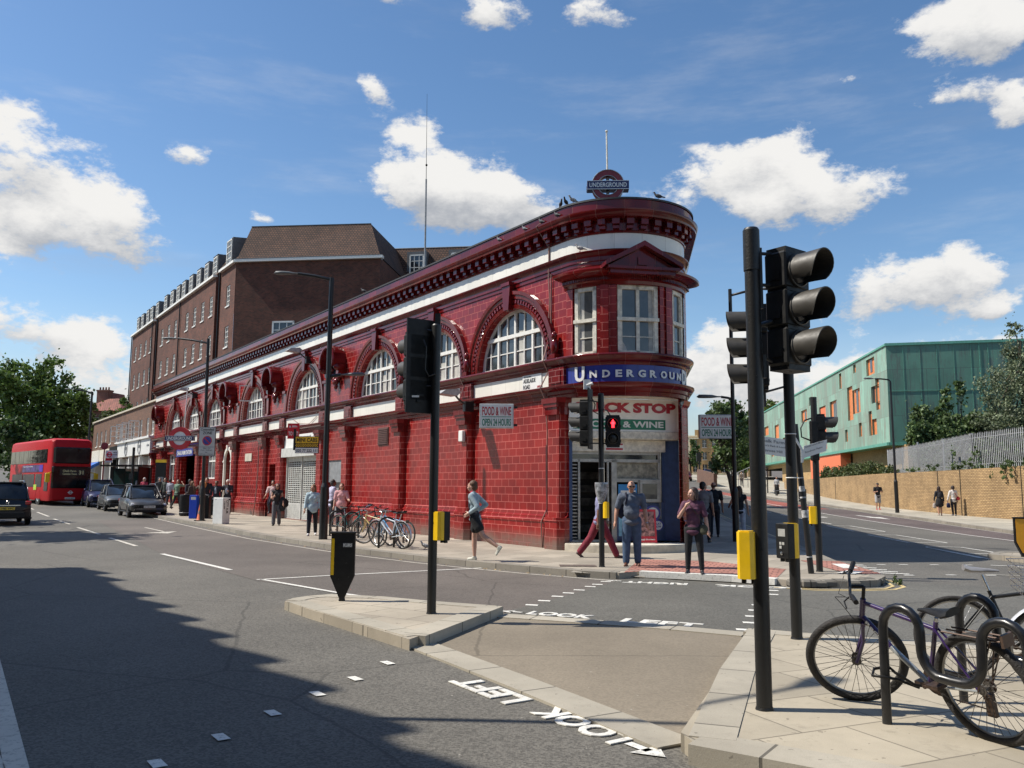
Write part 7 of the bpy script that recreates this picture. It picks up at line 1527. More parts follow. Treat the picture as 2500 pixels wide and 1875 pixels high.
q = MB(); q.text('Camden Town', (.096, -.55, 1.99), (0, 1, 0), (0, 0, 1), .85, .13, .003, .02); q.text('Chalk Farm', (.096, -.55, 2.18), (0, 1, 0), (0, 0, 1), .80, .13, .003, .02); q.text('31', (.096, .42, 2.02), (0, 1, 0), (0, 0, 1), .28, .26, .003, .03); q.build('destination_lettering', lit, db)
for s_ in (-1, 1):
    q = MB(); x = -.9
    for i in range(8):
        q.box(x-1.12, x, s_*(bw_+.006)-.012, s_*(bw_+.006)+.012, 2.78, 3.66, bev=0); x -= 1.18
    q.build('upper_windows', M_['busglass'], BU); q = MB(); 
    for a, b in ((-3.4, -1.9), (-6.6, -3.7), (-9.6, -6.8)): q.box(a, b, s_*(bw_+.006)-.012, s_*(bw_+.006)+.012, 1.2, 2.05)
    q.box(-1.25, -.45, s_*(bw_+.006)-.012, s_*(bw_+.006)+.012, .95, 2.1); q.build('lower_windows', M_['busglass'], BU)
    q = MB(); q.box(-6.9, -1.7, s_*(bw_+.008)-.012, s_*(bw_+.008)+.012, 2.18, 2.66); ad_ = q.build('side_advert', mat('purple black advert', (.07, .05, .16), .4, var=.8, scale=3), BU)
    q = MB(); q.box(-2.5, -1.75, s_*(bw_+.02)-.004, s_*(bw_+.02)+.004, 2.2, 2.62); q.build('advert_end_panel', mat('violet panel', (.10, .03, .40), .4), ad_)
    q = MB(); q.text('Experience the festival', (-6.6 if s_ < 0 else -2.7, s_*(bw_+.022), 2.5), (1 if s_ < 0 else -1, 0, 0), (0, 0, 1), 2.4, .1, .002, .01); q.text('wicked', (-6.2 if s_ < 0 else -3, s_*(bw_+.022), 2.26), (1 if s_ < 0 else -1, 0, 0), (0, 0, 1), 1.2, .14, .002, .02) if False else None; q.build('advert_lettering', M_['signw'], ad_)
    for x in (-2.55, -7.9):
        q = MB(); q.lathe((x, s_*(bw_-.12), .50), [(.3, -.12), (.50, -.1), (.50, .1), (.34, .12), (.1, .09), (0, .09)], 22, 'y'); w = q.build('wheel', M_['tyre'], BU, smooth=40); q = MB(); q.lathe((x, s_*(bw_-.0), .50), [(0, .02), (.12, .03), (.26, .0), (.3, .02)], 18, 'y'); q.build('hub', M_['chrome'], w)
        q = MB(); q.lathe((x, s_*(bw_-.02), .50), [(0, 0), (.60, 0), (.60, s_*.03)], 22, 'y'); q.build('wheel_arch', M_['blackm'], BU)
    q = MB(); q.box(-.22, -.0, s_*.98-.12, s_*.98+.12, .72, .90, bev=.05); q.build('headlight', M_['headl'], BU); q = MB(); q.tube([(-.1, s_*1.2, 2.15), (.2, s_*1.42, 2.1)], .03, 6); q.box(.12, .26, s_*1.45-.13, s_*1.45+.13, 1.5, 2.1, bev=.04); q.build('wing_mirror', M_['yellow'], BU)
q = MB(); q.box(.03, .06, -.3, .3, .42, .54); np_ = q.build('number_plate', M_['signw'], BU); q = MB(); q.text('LK04 HZY', (.063, -.27, .44), (0, 1, 0), (0, 0, 1), .54, .08, .002, .02); q.build('plate_lettering', M_['black'], np_)
q = MB(); q.ring((.06, 0, .85), .10, .02, (1, 0, 0), 18, 5); q.box(.05, .075, -.16, .16, .83, .87); q.ring((-5.3, -bw_-.01, .95), .2, .035, (0, 1, 0), 20, 5); q.box(-5.6, -5.0, -bw_-.03, -bw_-.01, .92, .98); q.build('roundel_badge', M_['signw'], BU)
q = MB(); q.box(-3.7, -3.0, -bw_-.02, -bw_-.008, 1.0, 1.35); q.build('green_sticker', mat('lime sticker', (.45, .60, .05), .5), BU)
# ---------------------------------------------------------------- people
def remeshed(mb, vox, name, m, parent, smooth_it=2):
    me = bpy.data.meshes.new('r'); me.from_pydata(mb.v, [], mb.f); ob = bpy.data.objects.new('r', me); col.objects.link(ob)
    r = ob.modifiers.new('r', 'REMESH'); r.mode = 'VOXEL'; r.voxel_size = vox; r.use_smooth_shade = True
    s = ob.modifiers.new('s', 'SMOOTH'); s.factor = .5; s.iterations = smooth_it
    dg = bpy.context.evaluated_depsgraph_get(); me2 = bpy.data.meshes.new_from_object(ob.evaluated_get(dg)); me2.name = name
    bpy.data.objects.remove(ob); bpy.data.meshes.remove(me); me2.materials.clear(); me2.materials.append(m); me2.shade_smooth()
    o = bpy.data.objects.new(name, me2); col.objects.link(o); o.parent = parent; return o
_cm = {}
def cloth(c, rough=.85, var=.18, key=None):
    k = (tuple(c), rough, var)
    if k not in _cm: _cm[k] = mat('cloth', c, rough, var=var, scale=9, bmp=.5, bscale=26)
    return _cm[k]
SK = {'fair': mat('fair skin', (.52, .30, .22), .5, var=.1, scale=12), 'tan': mat('tan skin', (.42, .22, .145), .5, var=.1, scale=12), 'brown': mat('brown skin', (.16, .08, .05), .5, var=.1, scale=12)}
DK = mat('eye and brow dark', (.02, .015, .012), .4, var=0); LIPS = mat('lips', (.35, .12, .10), .5, var=0)
def person(label, loc, bearing, h=1.75, top=None, bottom=None, shoes=(.03, .03, .03), hair=((.03, .02, .015), 'short'), skin='fair', legs=((4, 6), (-4, 4)), arms=((4, 8, 12), (-4, 8, 12)), lean=2, head=(0, 0), fem=False, belly=0.0, near=0, extra=None, spread=2.5, build=1.0, group=None, roll=0, glasses=False):
    """legs: (thigh forward, knee bend) right then left; arms: (forward, outward, elbow bend[, inward]) right then left; degrees"""
    t = thing('person', label, 'person', loc, bz(bearing), group); k = build
    vb = {2: .0085, 1: .013, 0: .020}[near]; vc = {2: .012, 1: .015, 0: .020}[near]
    hip0 = .53*h; L1, L2 = .245*h, .240*h; J = {}
    for i, s in enumerate((1, -1)):
        a, b = R_(legs[i][0]), R_(legs[i][1]); sp = R_(legs[i][2] if len(legs[i]) > 2 else spread)
        hp = Vector((s*.052*h, 0, 0)); kn = hp+Vector((s*math.sin(sp)*L1, math.sin(a)*L1, -math.cos(a)*math.cos(sp)*L1)); an = kn+Vector((s*math.sin(sp)*L2*.6, math.sin(a-b)*L2, -math.cos(a-b)*L2)); J[i] = (hp, kn, an, a-b)
    z0 = .045*h-min(J[0][2].z, J[1][2].z)
    for i in (0, 1): J[i] = tuple(v+Vector((0, 0, z0)) for v in J[i][:3])+(J[i][3],)
    pz = z0; LM = Matrix.Translation((0, 0, pz)) @ Matrix.Rotation(-R_(lean), 4, 'X') @ Matrix.Rotation(R_(roll), 4, 'Y') @ Matrix.Translation((0, 0, -pz)); LR = LM.to_3x3().to_4x4()
    zh = lambda f: pz+(f-.53)*h
    def U(x, y, f): return LM @ Vector((x, y, zh(f)))
    shw = (.098 if fem else .112)*h*k
    A_ = {}
    for i, s in enumerate((1, -1)):
        q = arms[i]; f, o, e = R_(q[0]), R_(q[1]), R_(q[2]); inn = R_(q[3]) if len(q) > 3 else 0
        sh = Vector((s*shw, 0, zh(.815))); ua = .172*h; fa = .145*h
        d = Vector((s*math.sin(o)*math.cos(f), math.sin(f), -math.cos(f)*math.cos(o))); el_ = sh+d*ua
        f2 = f+e; d2 = Vector((s*math.sin(o)*math.cos(f2)*.6-s*math.sin(inn), math.sin(f2), -math.cos(f2)*math.cos(o))).normalized(); wr = el_+d2*fa; A_[i] = (LM @ sh, LM @ el_, LM @ wr, (LR @ d2).normalized())
    def torso(mb, g):
        mb.ball(Vector((0, 0, pz+.005*h)), .088*h*k+g, .064*h*k+g, .072*h+g, 20, 12)
        mb.ball(U(0, .008*h+belly*.03, .62), (.074 if fem else .080)*h*k+g, (.055*h*k+belly*.045)+g, .085*h+g, 20, 12, M=LR)
        mb.ball(U(0, .004*h+belly*.02, .67), (.074 if fem else .083)*h*k+g, .058*h*k+belly*.03+g, .08*h+g, 20, 12, M=LR)
        mb.ball(U(0, .0, .75), (.084 if fem else .096)*h*k+g, .060*h*k+g, .085*h+g, 20, 12, M=LR)
        if fem:
            for s in (-1, 1): mb.ball(U(s*.038*h, .040*h, .735), .036*h+g, .032*h+g, .036*h+g)
        mb.cap(U(-shw*.86, 0, .80), U(shw*.86, 0, .80), .040*h*k+g, n=14); mb.cap(U(-.03*h, 0, .835), U(.03*h, 0, .835), .030*h+g, n=12)
    B = MB(); torso(B, 0)
    B.cap(U(0, -.005*h, .83), U(0, .01*h, .89), .032*h, .029*h)
    HM = LM @ Matrix.Translation((0, .012*h, zh(.932))) @ Matrix.Rotation(-R_(head[0]), 4, 'Z') @ Matrix.Rotation(R_(head[1]), 4, 'X')
    def H_(x, y, z): return HM @ Vector((x*h, y*h, z*h))
    HR = HM.to_3x3().to_4x4()
    B.ball(H_(0, 0, .008), .043*h, .054*h, .058*h, 20, 14, M=HR); B.ball(H_(0, .018, -.028), .032*h, .036*h, .034*h, 16, 10, M=HR); B.ball(H_(0, .032, -.048), .017*h, .017*h, .014*h, M=HR)
    B.cap(H_(0, .052, .004), H_(0, .062, -.014), .006*h, .009*h, 8); B.cap(H_(-.016, .050, .013), H_(.016, .050, .013), .008*h, .008*h, 8); B.cap(H_(-.010, .050, -.032), H_(.010, .050, -.032), .006*h, n=8)
    for s in (-1, 1): B.ball(H_(s*.044, -.002, -.003), .006*h, .013*h, .018*h, 8, 6, M=HR); B.ball(H_(s*.024, .038, -.012), .014*h, .014*h, .014*h)
    for i, s in enumerate((1, -1)):
        sh, el_, wr, d2 = A_[i]; B.cap(sh, el_, .029*h*k, .023*h*k, 12); B.cap(el_, el_.lerp(wr, .3), .023*h*k, .024*h*k, 12); B.cap(el_.lerp(wr, .3), wr, .024*h*k, .0155*h, 12)
        side = d2.cross(Vector((0, 1, 0)) if abs(d2.y) < .8 else Vector((0, 0, 1))).normalized(); fr = side.cross(d2).normalized()      # fr: across the palm
        pl = wr+d2*.045*h; B.cap(wr, pl, .016*h, .021*h, 10); B.ball(wr+d2*.035*h, .022*h, .022*h, .026*h)
        if near:
            for j in range(4):
                o = fr*((j-1.5)*.0125*h); L = (.040, .045, .042, .033)[j]*h; p0 = wr+d2*.052*h+o; p1 = p0+d2*L*.5+side*s*.004*h; p2 = p1+(d2*.8+side*s*.5).normalized()*L*.5; B.cap(p0, p1, .0058*h, .0052*h, 8); B.cap(p1, p2, .0052*h, .0045*h, 8)
            p0 = wr+d2*.020*h+fr*.020*h; p1 = p0+(d2*.6+fr*.7).normalized()*.026*h; B.cap(p0, p1, .0070*h, .0062*h, 8); B.cap(p1, p1+(d2*.9+fr*.2).normalized()*.022*h, .0062*h, .005*h, 8)
        else: B.cap(pl, pl+d2*.04*h, .017*h, .010*h, 8)
    for i in (0, 1):
        hp, kn, an, fa = J[i]; B.cap(hp, kn, .050*h*k, .032*h*k, 14); B.cap(kn, kn.lerp(an, .35), .031*h*k, .033*h*k, 14); B.cap(kn.lerp(an, .35), an, .033*h*k, .020*h, 14)
    body = remeshed(B, vb, 'body', SK[skin], t)
    q = MB()
    if not glasses:
        for s in (-1, 1): q.ball(H_(s*.019, .0515, .006), .0052*h, .0035*h, .0035*h, 8, 6, M=HR); q.cap(H_(s*.011, .056, .017), H_(s*.028, .051, .0175), .0022*h, n=6)
        q.build('eyes', DK, t, smooth=60)
    else:
        for s in (-1, 1): q.ball(H_(s*.020, .055, .005), .016*h, .006*h, .011*h, 12, 8, M=HR); q.cap(H_(s*.034, .045, .008), H_(s*.046, -.002, .008), .0025*h, n=5)
        q.build('sunglasses', DK, t, smooth=60)
    if near: q = MB(); q.cap(H_(-.011, .0565, -.0325), H_(.011, .0565, -.0325), .003*h, n=8); q.build('lips', LIPS, t, smooth=60)
    hc, hs = hair; q = MB(); hm = mat('hair', hc, .6, var=.35, scale=30, bmp=.6, bscale=60)
    if hs == 'bald':
        for s in (-1, 1): q.ball(H_(s*.040, -.012, .002), .009*h, .026*h, .018*h, M=HR)
        q.ball(H_(0, -.046, -.004), .034*h, .014*h, .022*h, M=HR); q.build('hair', hm, t, smooth=60)
    elif hs == 'cap':
        q.ball(H_(0, -.004, .024), .047*h, .058*h, .046*h, M=HR); q.ball(H_(0, .055, .026), .034*h, .040*h, .008*h, M=HR); q.build('cap', hm, t, smooth=60)
    else:
        q.ball(H_(0, -.019, .027), .053*h, .057*h, .056*h, 16, 10, M=HR); q.ball(H_(0, -.032, -.004), .051*h, .042*h, .054*h, 16, 10, M=HR)
        if hs in ('long', 'bob', 'curly', 'tail'):
            for s in (-1, 1): q.cap(H_(s*.040, -.010, .02), H_(s*.050, -.008, -.060 if hs != 'tail' else -.01), .020*h, .018*h)
            if hs == 'long':
                q.cap(H_(0, -.032, 0), H_(0, -.048, -.13), .040*h, .030*h); 
                for s in (-1, 1): q.cap(H_(s*.042, -.006, -.04), H_(s*.052, .004, -.115), .018*h, .014*h)
            if hs == 'bob': q.cap(H_(0, -.03, 0), H_(0, -.035, -.06), .040*h, .038*h)
            if hs == 'tail': q.cap(H_(0, -.05, .0), H_(0, -.065, -.12), .018*h, .012*h)
            if hs == 'curly':
                rr = random.Random(3)
                for _ in range(26): a = rr.uniform(0, 2*PI); z = rr.uniform(-.075, .055); r_ = .052; q.ball(H_(r_*math.cos(a)*(.95), -.012+abs(r_)*min(.35, math.sin(a))*1.1, z), .022*h)
        remeshed(q, .0095 if near else .013, 'hair', hm, t, 1)
    if top:
        c, slv, hem = top[:3]; g = .012+(.006 if len(top) > 3 else 0); q = MB(); torso(q, g); b0 = Vector((0, 0, pz+(.01-hem)*h)); q.ball(b0, .094*h*k+g, .070*h*k+g+belly*.02, .05*h, 20, 12)
        if len(top) > 3 and top[3] == 'loose': q.ball(Vector((0, .0, pz+.03*h)), .105*h*k+g, .08*h*k+g, .12*h, 20, 12)
        if slv:
            for i in (0, 1):
                sh, el_, wr, d2 = A_[i]; r0 = .034*h*k+g*.6
                if slv <= 1: q.cap(sh, sh.lerp(el_, slv), r0, r0*(.92), 12)
                else: q.cap(sh, el_, r0, .028*h*k+g*.5, 12); q.cap(el_, el_.lerp(wr, slv-1), .028*h*k+g*.5, .021*h+g*.4, 12)
        remeshed(q, vc, 'top', cloth(c), t)
    if bottom:
        c, ln = bottom[:2]; wide = bottom[2] if len(bottom) > 2 else 0; q = MB(); q.ball(Vector((0, 0, pz-.005*h)), .092*h*k+.010, .068*h*k+.010, .065*h, 20, 12)
        for i in (0, 1):
            hp, kn, an, fa = J[i]; g = .010+wide*.3
            if ln <= 1: q.cap(hp, hp.lerp(kn, ln), .052*h*k+g, (.052*(1-ln)+.034*ln)*h*k+g+wide, 14)
            else: q.cap(hp, kn, .052*h*k+g, .034*h*k+g+wide*.6, 14); q.cap(kn, kn.lerp(an, ln-1), .034*h*k+g+wide*.6, .023*h+g+wide, 14)
        if wide >= .05: q.cap(Vector((0, 0, pz-.02*h)), Vector((0, 0, pz-.16*h)), .085*h, .10*h, 16)
        remeshed(q, vc, 'trousers' if ln > 1 else 'shorts', cloth(c), t)
    for i, s in enumerate((1, -1)):
        hp, kn, an, fa = J[i]; FM = Matrix.Translation(an) @ Matrix.Rotation(fa if abs(fa) > .35 and fa < 0 else 0, 4, 'X') @ Matrix.Rotation(-s*R_(8), 4, 'Z'); q = MB()
        if near:
            q.cap(FM @ Vector((0, -.012*h, -.022*h)), FM @ Vector((0, .085*h, -.030*h)), .022*h, .0165*h, 12); q.cap(FM @ Vector((0, 0, -.002*h)), FM @ Vector((0, .02*h, -.02*h)), .023*h, .022*h, 12); q.box(-.021*h, .021*h, -.03*h, .10*h, -.045*h, -.034*h, 0, FM, .004)
            remeshed(q, vc, 'shoe', mat('shoe', shoes, .5, var=.15), t)
        else: q.cap(FM @ Vector((0, -.012*h, -.022*h)), FM @ Vector((0, .085*h, -.028*h)), .023*h, .017*h, 10); q.build('shoe', mat('shoe', shoes, .5, var=0), t, smooth=70)
    if extra: extra(t, U, H_, A_, J, h, pz)
    return t
def bag(name, c, f, r, rnd=.7):
    def _f(t, U, H_, A_, J, h, pz):
        q = MB(); p = f(U, H_, A_, J, h, pz); q.ball(p, r[0], r[1], r[2], 14, 10); q.ball(p+Vector((0, 0, -r[2]*.4)), r[0]*1.05, r[1]*1.05, r[2]*.6, 14, 10); remeshed(q, .016, name, cloth(c), t)
    return _f
def many(*fs):
    def _f(*a):
        for f in fs: f(*a)
    return _f
def strap(name, c, pts, r=.012):
    def _f(t, U, H_, A_, J, h, pz): q = MB(); q.tube(pts(U, H_, A_, J, h, pz), r, 6); q.build(name, cloth(c), t, smooth=60)
    return _f
def g_(x, y): return (x, y, T(y)+PZ)
# at the crossing
def watch(t, U, H_, A_, J, h, pz): q = MB(); w = A_[1][2]; q.ball(w, .032, .032, .014, 12, 6); q.build('wristwatch', M_['chrome'], t, smooth=60)
person('man in a blue grey polo shirt and jeans with sunglasses waiting beside the crossing signal', g_(2.50, 17.62), 188, 1.74, ((.085, .105, .145), .75, .03), ((.055, .095, .17), 1.96, .016), (.14, .055, .03), ((.10, .08, .06), 'bald'), 'tan', ((2, 2), (-3, 3)), ((-6, 18, 24, 4), (4, 12, 14)), 0, (-8, -6), belly=.9, near=2, build=1.10, glasses=True,
       extra=many(watch, bag('backpack', (.012, .016, .045), lambda U, H, A, J, h, pz: U(.19, -.10, .66), (.11, .10, .20)), strap('backpack_strap', (.02, .02, .04), lambda U, H, A, J, h, pz: [U(.12, -.10, .60), U(.16, -.02, .80), U(.11, .07, .86), U(.10, .11, .78), U(.13, .08, .66), U(.17, -.02, .60)], .018)))
person('woman in a plum top and black leggings talking on her phone by the red paving', g_(3.45, 16.10), 196, 1.60, ((.10, .035, .065), .8, .05), ((.012, .012, .014), 1.95), (.02, .02, .025), ((.03, .015, .012), 'bob'), 'fair', ((-2, 3, 3), (3, 4, 6)), ((14, 22, 148, 22), (2, 16, 10)), 1, (48, 0), fem=True, near=2,
       extra=many(bag('handbag', (.07, .07, .045), lambda U, H, A, J, h, pz: Vector((-.20, .05, pz-.02)), (.10, .05, .10)), strap('handbag_strap', (.06, .055, .04), lambda U, H, A, J, h, pz: [Vector((-.22, .05, pz+.06)), U(-.08, .15, .70), U(.07, .10, .82), U(.09, .0, .85), U(.03, -.10, .78), U(-.15, -.08, .62), Vector((-.24, .0, pz+.06))], .007), lambda t, U, H_, A_, J, h, pz: (lambda q: (q.box(-.012, .012, -.04, .04, -.07, .07, 0, Matrix.Translation(H_(.047, .01, -.02)) @ Matrix.Rotation(R_(20), 4, 'X')), q.build('phone', DK, t)))(MB())))
person('man in a lilac shirt and maroon trousers striding past the shop behind the signal pole', g_(2.03, 19.6), 84, 1.76, ((.22, .22, .36), .8, .03), ((.17, .012, .028), 1.96, .018), (.08, .035, .03), ((.05, .05, .03), 'cap'), 'brown', ((28, 4), (-24, 14)), ((-14, 8, 14), (16, 8, 14)), 4, (0, 6), near=2)
def runner_bits(t, U, H_, A_, J, h, pz):
    q = MB(); q.cap(U(-.05, .02, .862), U(.05, .02, .862), .038, n=10); q.ball(U(0, .055, .845), .05, .03, .05); remeshed(q, .014, 'red_collar', cloth((.45, .02, .05)), t)
    q = MB(); q.ball(U(-.10, .0, .70), .04, .115, .17); q.ball(U(-.10, -.02, .58), .06, .12, .10); remeshed(q, .016, 'dark_side_panel', cloth((.025, .03, .045)), t)
person('man jogging left in a pale blue jacket and black shorts, one foot kicked back', g_(-.78, 18.55), -76, 1.72, ((.30, .38, .42), 1.95, .02), ((.012, .012, .013), .55, .020), (.50, .49, .42), ((.10, .045, .02), 'short'), 'fair', ((7, 8), (-30, 26)), ((-42, 14, 100, 18), (-30, 14, 92, 22)), 5, (0, 0), near=2, extra=runner_bits)
person('dark haired man in a grey t-shirt turning to his friend on the shaded pavement', g_(5.72, 25.2), 20, 1.78, ((.19, .19, .20), .75, .05), ((.018, .018, .022), 1.96), (.03, .03, .03), ((.012, .01, .01), 'short'), 'tan', ((10, 5), (-12, 12)), ((6, 8, 12), (-6, 8, 10)), 2, (40, 0), near=1)
person('man in a black t-shirt and black trousers seen from behind on the shaded pavement', g_(6.72, 28.1), 5, 1.80, ((.008, .010, .016), .75, .05), ((.008, .010, .018), 1.96), (.03, .03, .03), ((.05, .03, .02), 'bald'), 'tan', ((6, 4), (-6, 8)), ((4, 10, 10), (-4, 10, 12)), 1, (0, 0), near=1, build=1.05)
person('woman in a black sleeveless top and white jeans with a shoulder bag, seen from behind', g_(7.38, 27.4), 12, 1.66, ((.010, .010, .014), .25, .03), ((.42, .44, .50), 1.9, .006), (.08, .04, .04), ((.06, .03, .015), 'long'), 'tan', ((4, 4), (-5, 8)), ((-4, 14, 20), (10, 26, 60)), 0, (0, 0), fem=True, near=1, extra=bag('shoulder_bag', (.02, .018, .02), lambda U, H, A, J, h, pz: U(-.2, .06, .60), (.06, .11, .10)))
# station pavement
person('woman in a light blue jumper and black trousers with white trainers by the lamp post', g_(-6.42, 27.45), 168, 1.63, ((.42, .53, .58), 1.7, .05, 'loose'), ((.012, .013, .02), 1.92, .008), (.62, .62, .62), ((.16, .08, .03), 'bob'), 'tan', ((16, 8, 2), (-10, 10, 2)), ((4, 12, 14), (-2, 12, 16)), 2, (30, -10), fem=True, near=1)
person('man in a pale lilac shirt using the cash machine', g_(-6.98, 33.0), 58, 1.80, ((.46, .44, .58), .9, .08), ((.02, .02, .03), 1.96), (.05, .04, .03), ((.03, .02, .02), 'short'), 'brown', ((0, 2), (2, 3)), ((20, 8, 60, 20), (20, 8, 60, 20)), 2, (0, -8), near=1)
person('woman with a brown fringe in a pink floral tunic behind the teal bicycle', g_(-6.15, 30.7), 176, 1.66, ((.62, .32, .32), .85, .20, 'loose'), ((.03, .03, .04), 1.9), (.10, .05, .04), ((.14, .06, .03), 'bob'), 'fair', ((4, 4), (-4, 6)), ((4, 10, 12), (16, 18, 70, -10)), 0, (0, 0), fem=True, near=1, build=1.08, extra=many(strap('bag_strap', (.10, .02, .02), lambda U, H, A, J, h, pz: [U(.10, .09, .72), U(.11, .03, .86), U(.11, -.08, .72), U(.18, -.1, .6)], .012), bag('red_bag', (.45, .02, .03), lambda U, H, A, J, h, pz: U(.20, -.08, .56), (.08, .06, .09))))
person('woman with big curly dark red hair in striped trousers holding a dark coat', g_(-9.28, 33.6), 170, 1.64, ((.02, .018, .02), .1, .02), ((.10, .10, .11), 1.95, .02), (.02, .02, .02), ((.075, .015, .015), 'curly'), 'tan', ((10, 6, 1), (-6, 6, 1)), ((20, 10, 88, 30), (10, 14, 20)), 0, (-10, 0), fem=True, near=1, glasses=True, extra=many(bag('dark_coat', (.014, .016, .02), lambda U, H, A, J, h, pz: Vector((-.22, .06, pz-.02)), (.13, .09, .30)), bag('backpack', (.012, .012, .014), lambda U, H, A, J, h, pz: Vector((-.30, -.08, pz+.02)), (.14, .10, .18))))
person('man in a pale pink shirt leaning on the red wall with one knee raised', g_(-11.30, 40.1), 172, 1.74, ((.62, .46, .44), .8, .02), ((.03, .032, .045), 1.96, .004), (.03, .03, .035), ((.02, .018, .015), 'short'), 'tan', ((52, 96), (-6, 0)), ((10, 14, 40, -4), (6, 8, 30)), -6, (0, -12), near=1, glasses=True)
G3 = 'people standing outside the station entrance'
person('woman in a green t-shirt walking with one hand raised to her head', g_(-19.45, 49.3), 30, 1.70, ((.13, .20, .14), .8, .04), ((.02, .02, .02), 1.95), (.03, .03, .03), ((.05, .025, .02), 'bob'), 'tan', ((14, 8), (-14, 14)), ((70, 60, 110), (-4, 10, 10)), 1, (160, 0), fem=True, near=0, build=1.08, extra=bag('lime_bag', (.35, .60, .05), lambda U, H, A, J, h, pz: Vector((-.30, .05, pz-.25)), (.09, .06, .14)))
person('person in dark clothes bending towards a friend outside the station', g_(-17.25, 45.2), 110, 1.74, ((.04, .035, .05), 1.9, .04), ((.02, .02, .03), 1.95), (.03, .03, .03), ((.02, .015, .015), 'short'), 'tan', ((4, 4), (-6, 4)), ((10, 10, 40), (10, 10, 40)), 8, (0, 0), near=0, build=1.1)
person('woman with light brown hair in a dark coat among the group by the bins', g_(-16.9, 44.9), -60, 1.64, ((.07, .055, .05), 1.9, .12), ((.02, .02, .03), 1.95), (.03, .03, .03), ((.20, .12, .06), 'long'), 'fair', ((4, 4), (-4, 4)), ((10, 10, 60), (10, 10, 60)), 3, (0, 0), fem=True, near=0)
person('person in brown lifting both hands to the face behind the blue box', g_(-16.1, 44.0), 200, 1.70, ((.10, .06, .045), 1.9, .04), ((.02, .02, .03), 1.95), (.03, .03, .03), ((.08, .05, .03), 'short'), 'fair', ((3, 4), (-4, 4)), ((50, 14, 110), (50, 14, 110)), 2, (0, 0), near=0)
person('tall person in an orange scarf and black jacket outside the station', g_(-15.55, 43.2), 175, 1.84, ((.018, .018, .022), 1.9, .06), ((.02, .02, .03), 1.95), (.03, .03, .03), ((.05, .03, .02), 'short'), 'tan', ((3, 4), (-4, 4)), ((4, 10, 20), (4, 10, 20)), 0, (0, 0), near=0, extra=bag('orange_scarf', (.45, .16, .04), lambda U, H, A, J, h, pz: U(.04, .08, .80), (.08, .05, .16)))
person('man in a dark suit and pale shirt beside the white newspaper box', g_(-15.05, 43.2), 178, 1.68, ((.022, .026, .035), 1.95, .06), ((.02, .022, .03), 1.96), (.03, .03, .03), ((.02, .015, .012), 'short'), 'brown', ((3, 4), (-4, 4)), ((4, 12, 14), (4, 12, 14)), 0, (0, 0), near=0, build=1.1, extra=bag('pale_shirt_front', (.28, .33, .40), lambda U, H, A, J, h, pz: U(0, .10, .71), (.06, .045, .17)))
person('white haired man in a dark jacket reading something, nearest the white niche', g_(-14.5, 43.3), 182, 1.74, ((.022, .02, .026), 1.95, .04), ((.03, .03, .04), 1.96), (.03, .03, .03), ((.60, .58, .52), 'short'), 'fair', ((3, 4), (-4, 4)), ((20, 14, 80, 24), (20, 14, 80, 24)), 2, (0, -10), near=0, build=1.1, extra=bag('grey_shirt_front', (.30, .32, .38), lambda U, H, A, J, h, pz: U(0, .10, .69), (.08, .05, .18)))
for x, y, c, hc, b, lab in ((-23.6, 54.4, (.30, .02, .05), (.5, .5, .48), 190, 'grey haired person in dark red behind the nearest parked car'), (-22.7, 54.6, (.06, .06, .06), (.04, .02, .02), 150, 'person in grey left of the pair by the map totem'), (-22.2, 54.3, (.05, .06, .05), (.05, .03, .02), 200, 'person in dark green right of the pair by the map totem'), (-20.4, 50.6, (.33, .33, .38), (.05, .03, .02), 20, 'person in a pale top walking away past the map totem'), (-26.2, 59.6, (.40, .40, .42), (.02, .02, .02), 160, 'person in a striped top waiting at the bus shelter')):
    person(lab, g_(x, y), b, 1.72, (c, 1.8, .04), ((.02, .02, .03), 1.95), (.03, .03, .03), (hc, 'short'), 'fair', ((4, 4), (-6, 6)), ((4, 10, 20), (4, 10, 20)), 1, (0, 0), near=0)
# far pavement on the right
person('man in a black t-shirt, pale shorts and red trainers walking by the brick wall', g_(23.55, 54.4), 190, 1.74, ((.012, .012, .013), .75, .05), ((.36, .35, .34), .95, .02), (.60, .05, .04), ((.015, .012, .012), 'cap'), 'tan', ((12, 6), (-8, 12)), ((18, 10, 84, 24), (18, 10, 84, 24)), 2, (0, -16), near=0)
person('girl with long dark hair and a backpack carrying a pale bag along the brick wall', g_(24.0, 47.5), 8, 1.62, ((.014, .016, .022), 1.9, .06), ((.012, .012, .014), .6, .05), (.30, .25, .22), ((.03, .015, .012), 'long'), 'tan', ((8, 4), (-8, 10)), ((-4, 10, 8), (2, 14, 8)), 1, (0, 0), fem=True, near=0, extra=many(bag('backpack', (.012, .012, .016), lambda U, H, A, J, h, pz: U(.02, -.14, .70), (.12, .08, .17)), bag('pale_bag', (.42, .36, .32), lambda U, H, A, J, h, pz: Vector((-.26, .02, pz-.30)), (.10, .06, .16))))
person('girl in a white jacket with a red shoulder bag walking by the brick wall', g_(24.85, 47.6), 4, 1.66, ((.66, .62, .58), 1.95, .05), ((.018, .018, .022), 1.95), (.5, .5, .5), ((.03, .02, .02), 'tail'), 'tan', ((6, 4), (-6, 8)), ((4, 12, 10), (4, 16, 12)), 1, (0, 0), fem=True, near=0, extra=many(bag('red_bag', (.42, .02, .03), lambda U, H, A, J, h, pz: U(.24, -.04, .58), (.11, .07, .10)), bag('navy_carrier', (.015, .02, .07), lambda U, H, A, J, h, pz: Vector((-.28, .02, pz-.30)), (.11, .07, .15)), strap('red_strap', (.42, .02, .03), lambda U, H, A, J, h, pz: [U(-.08, .02, .86), U(.06, -.12, .74), U(.22, -.06, .62)], .012)))
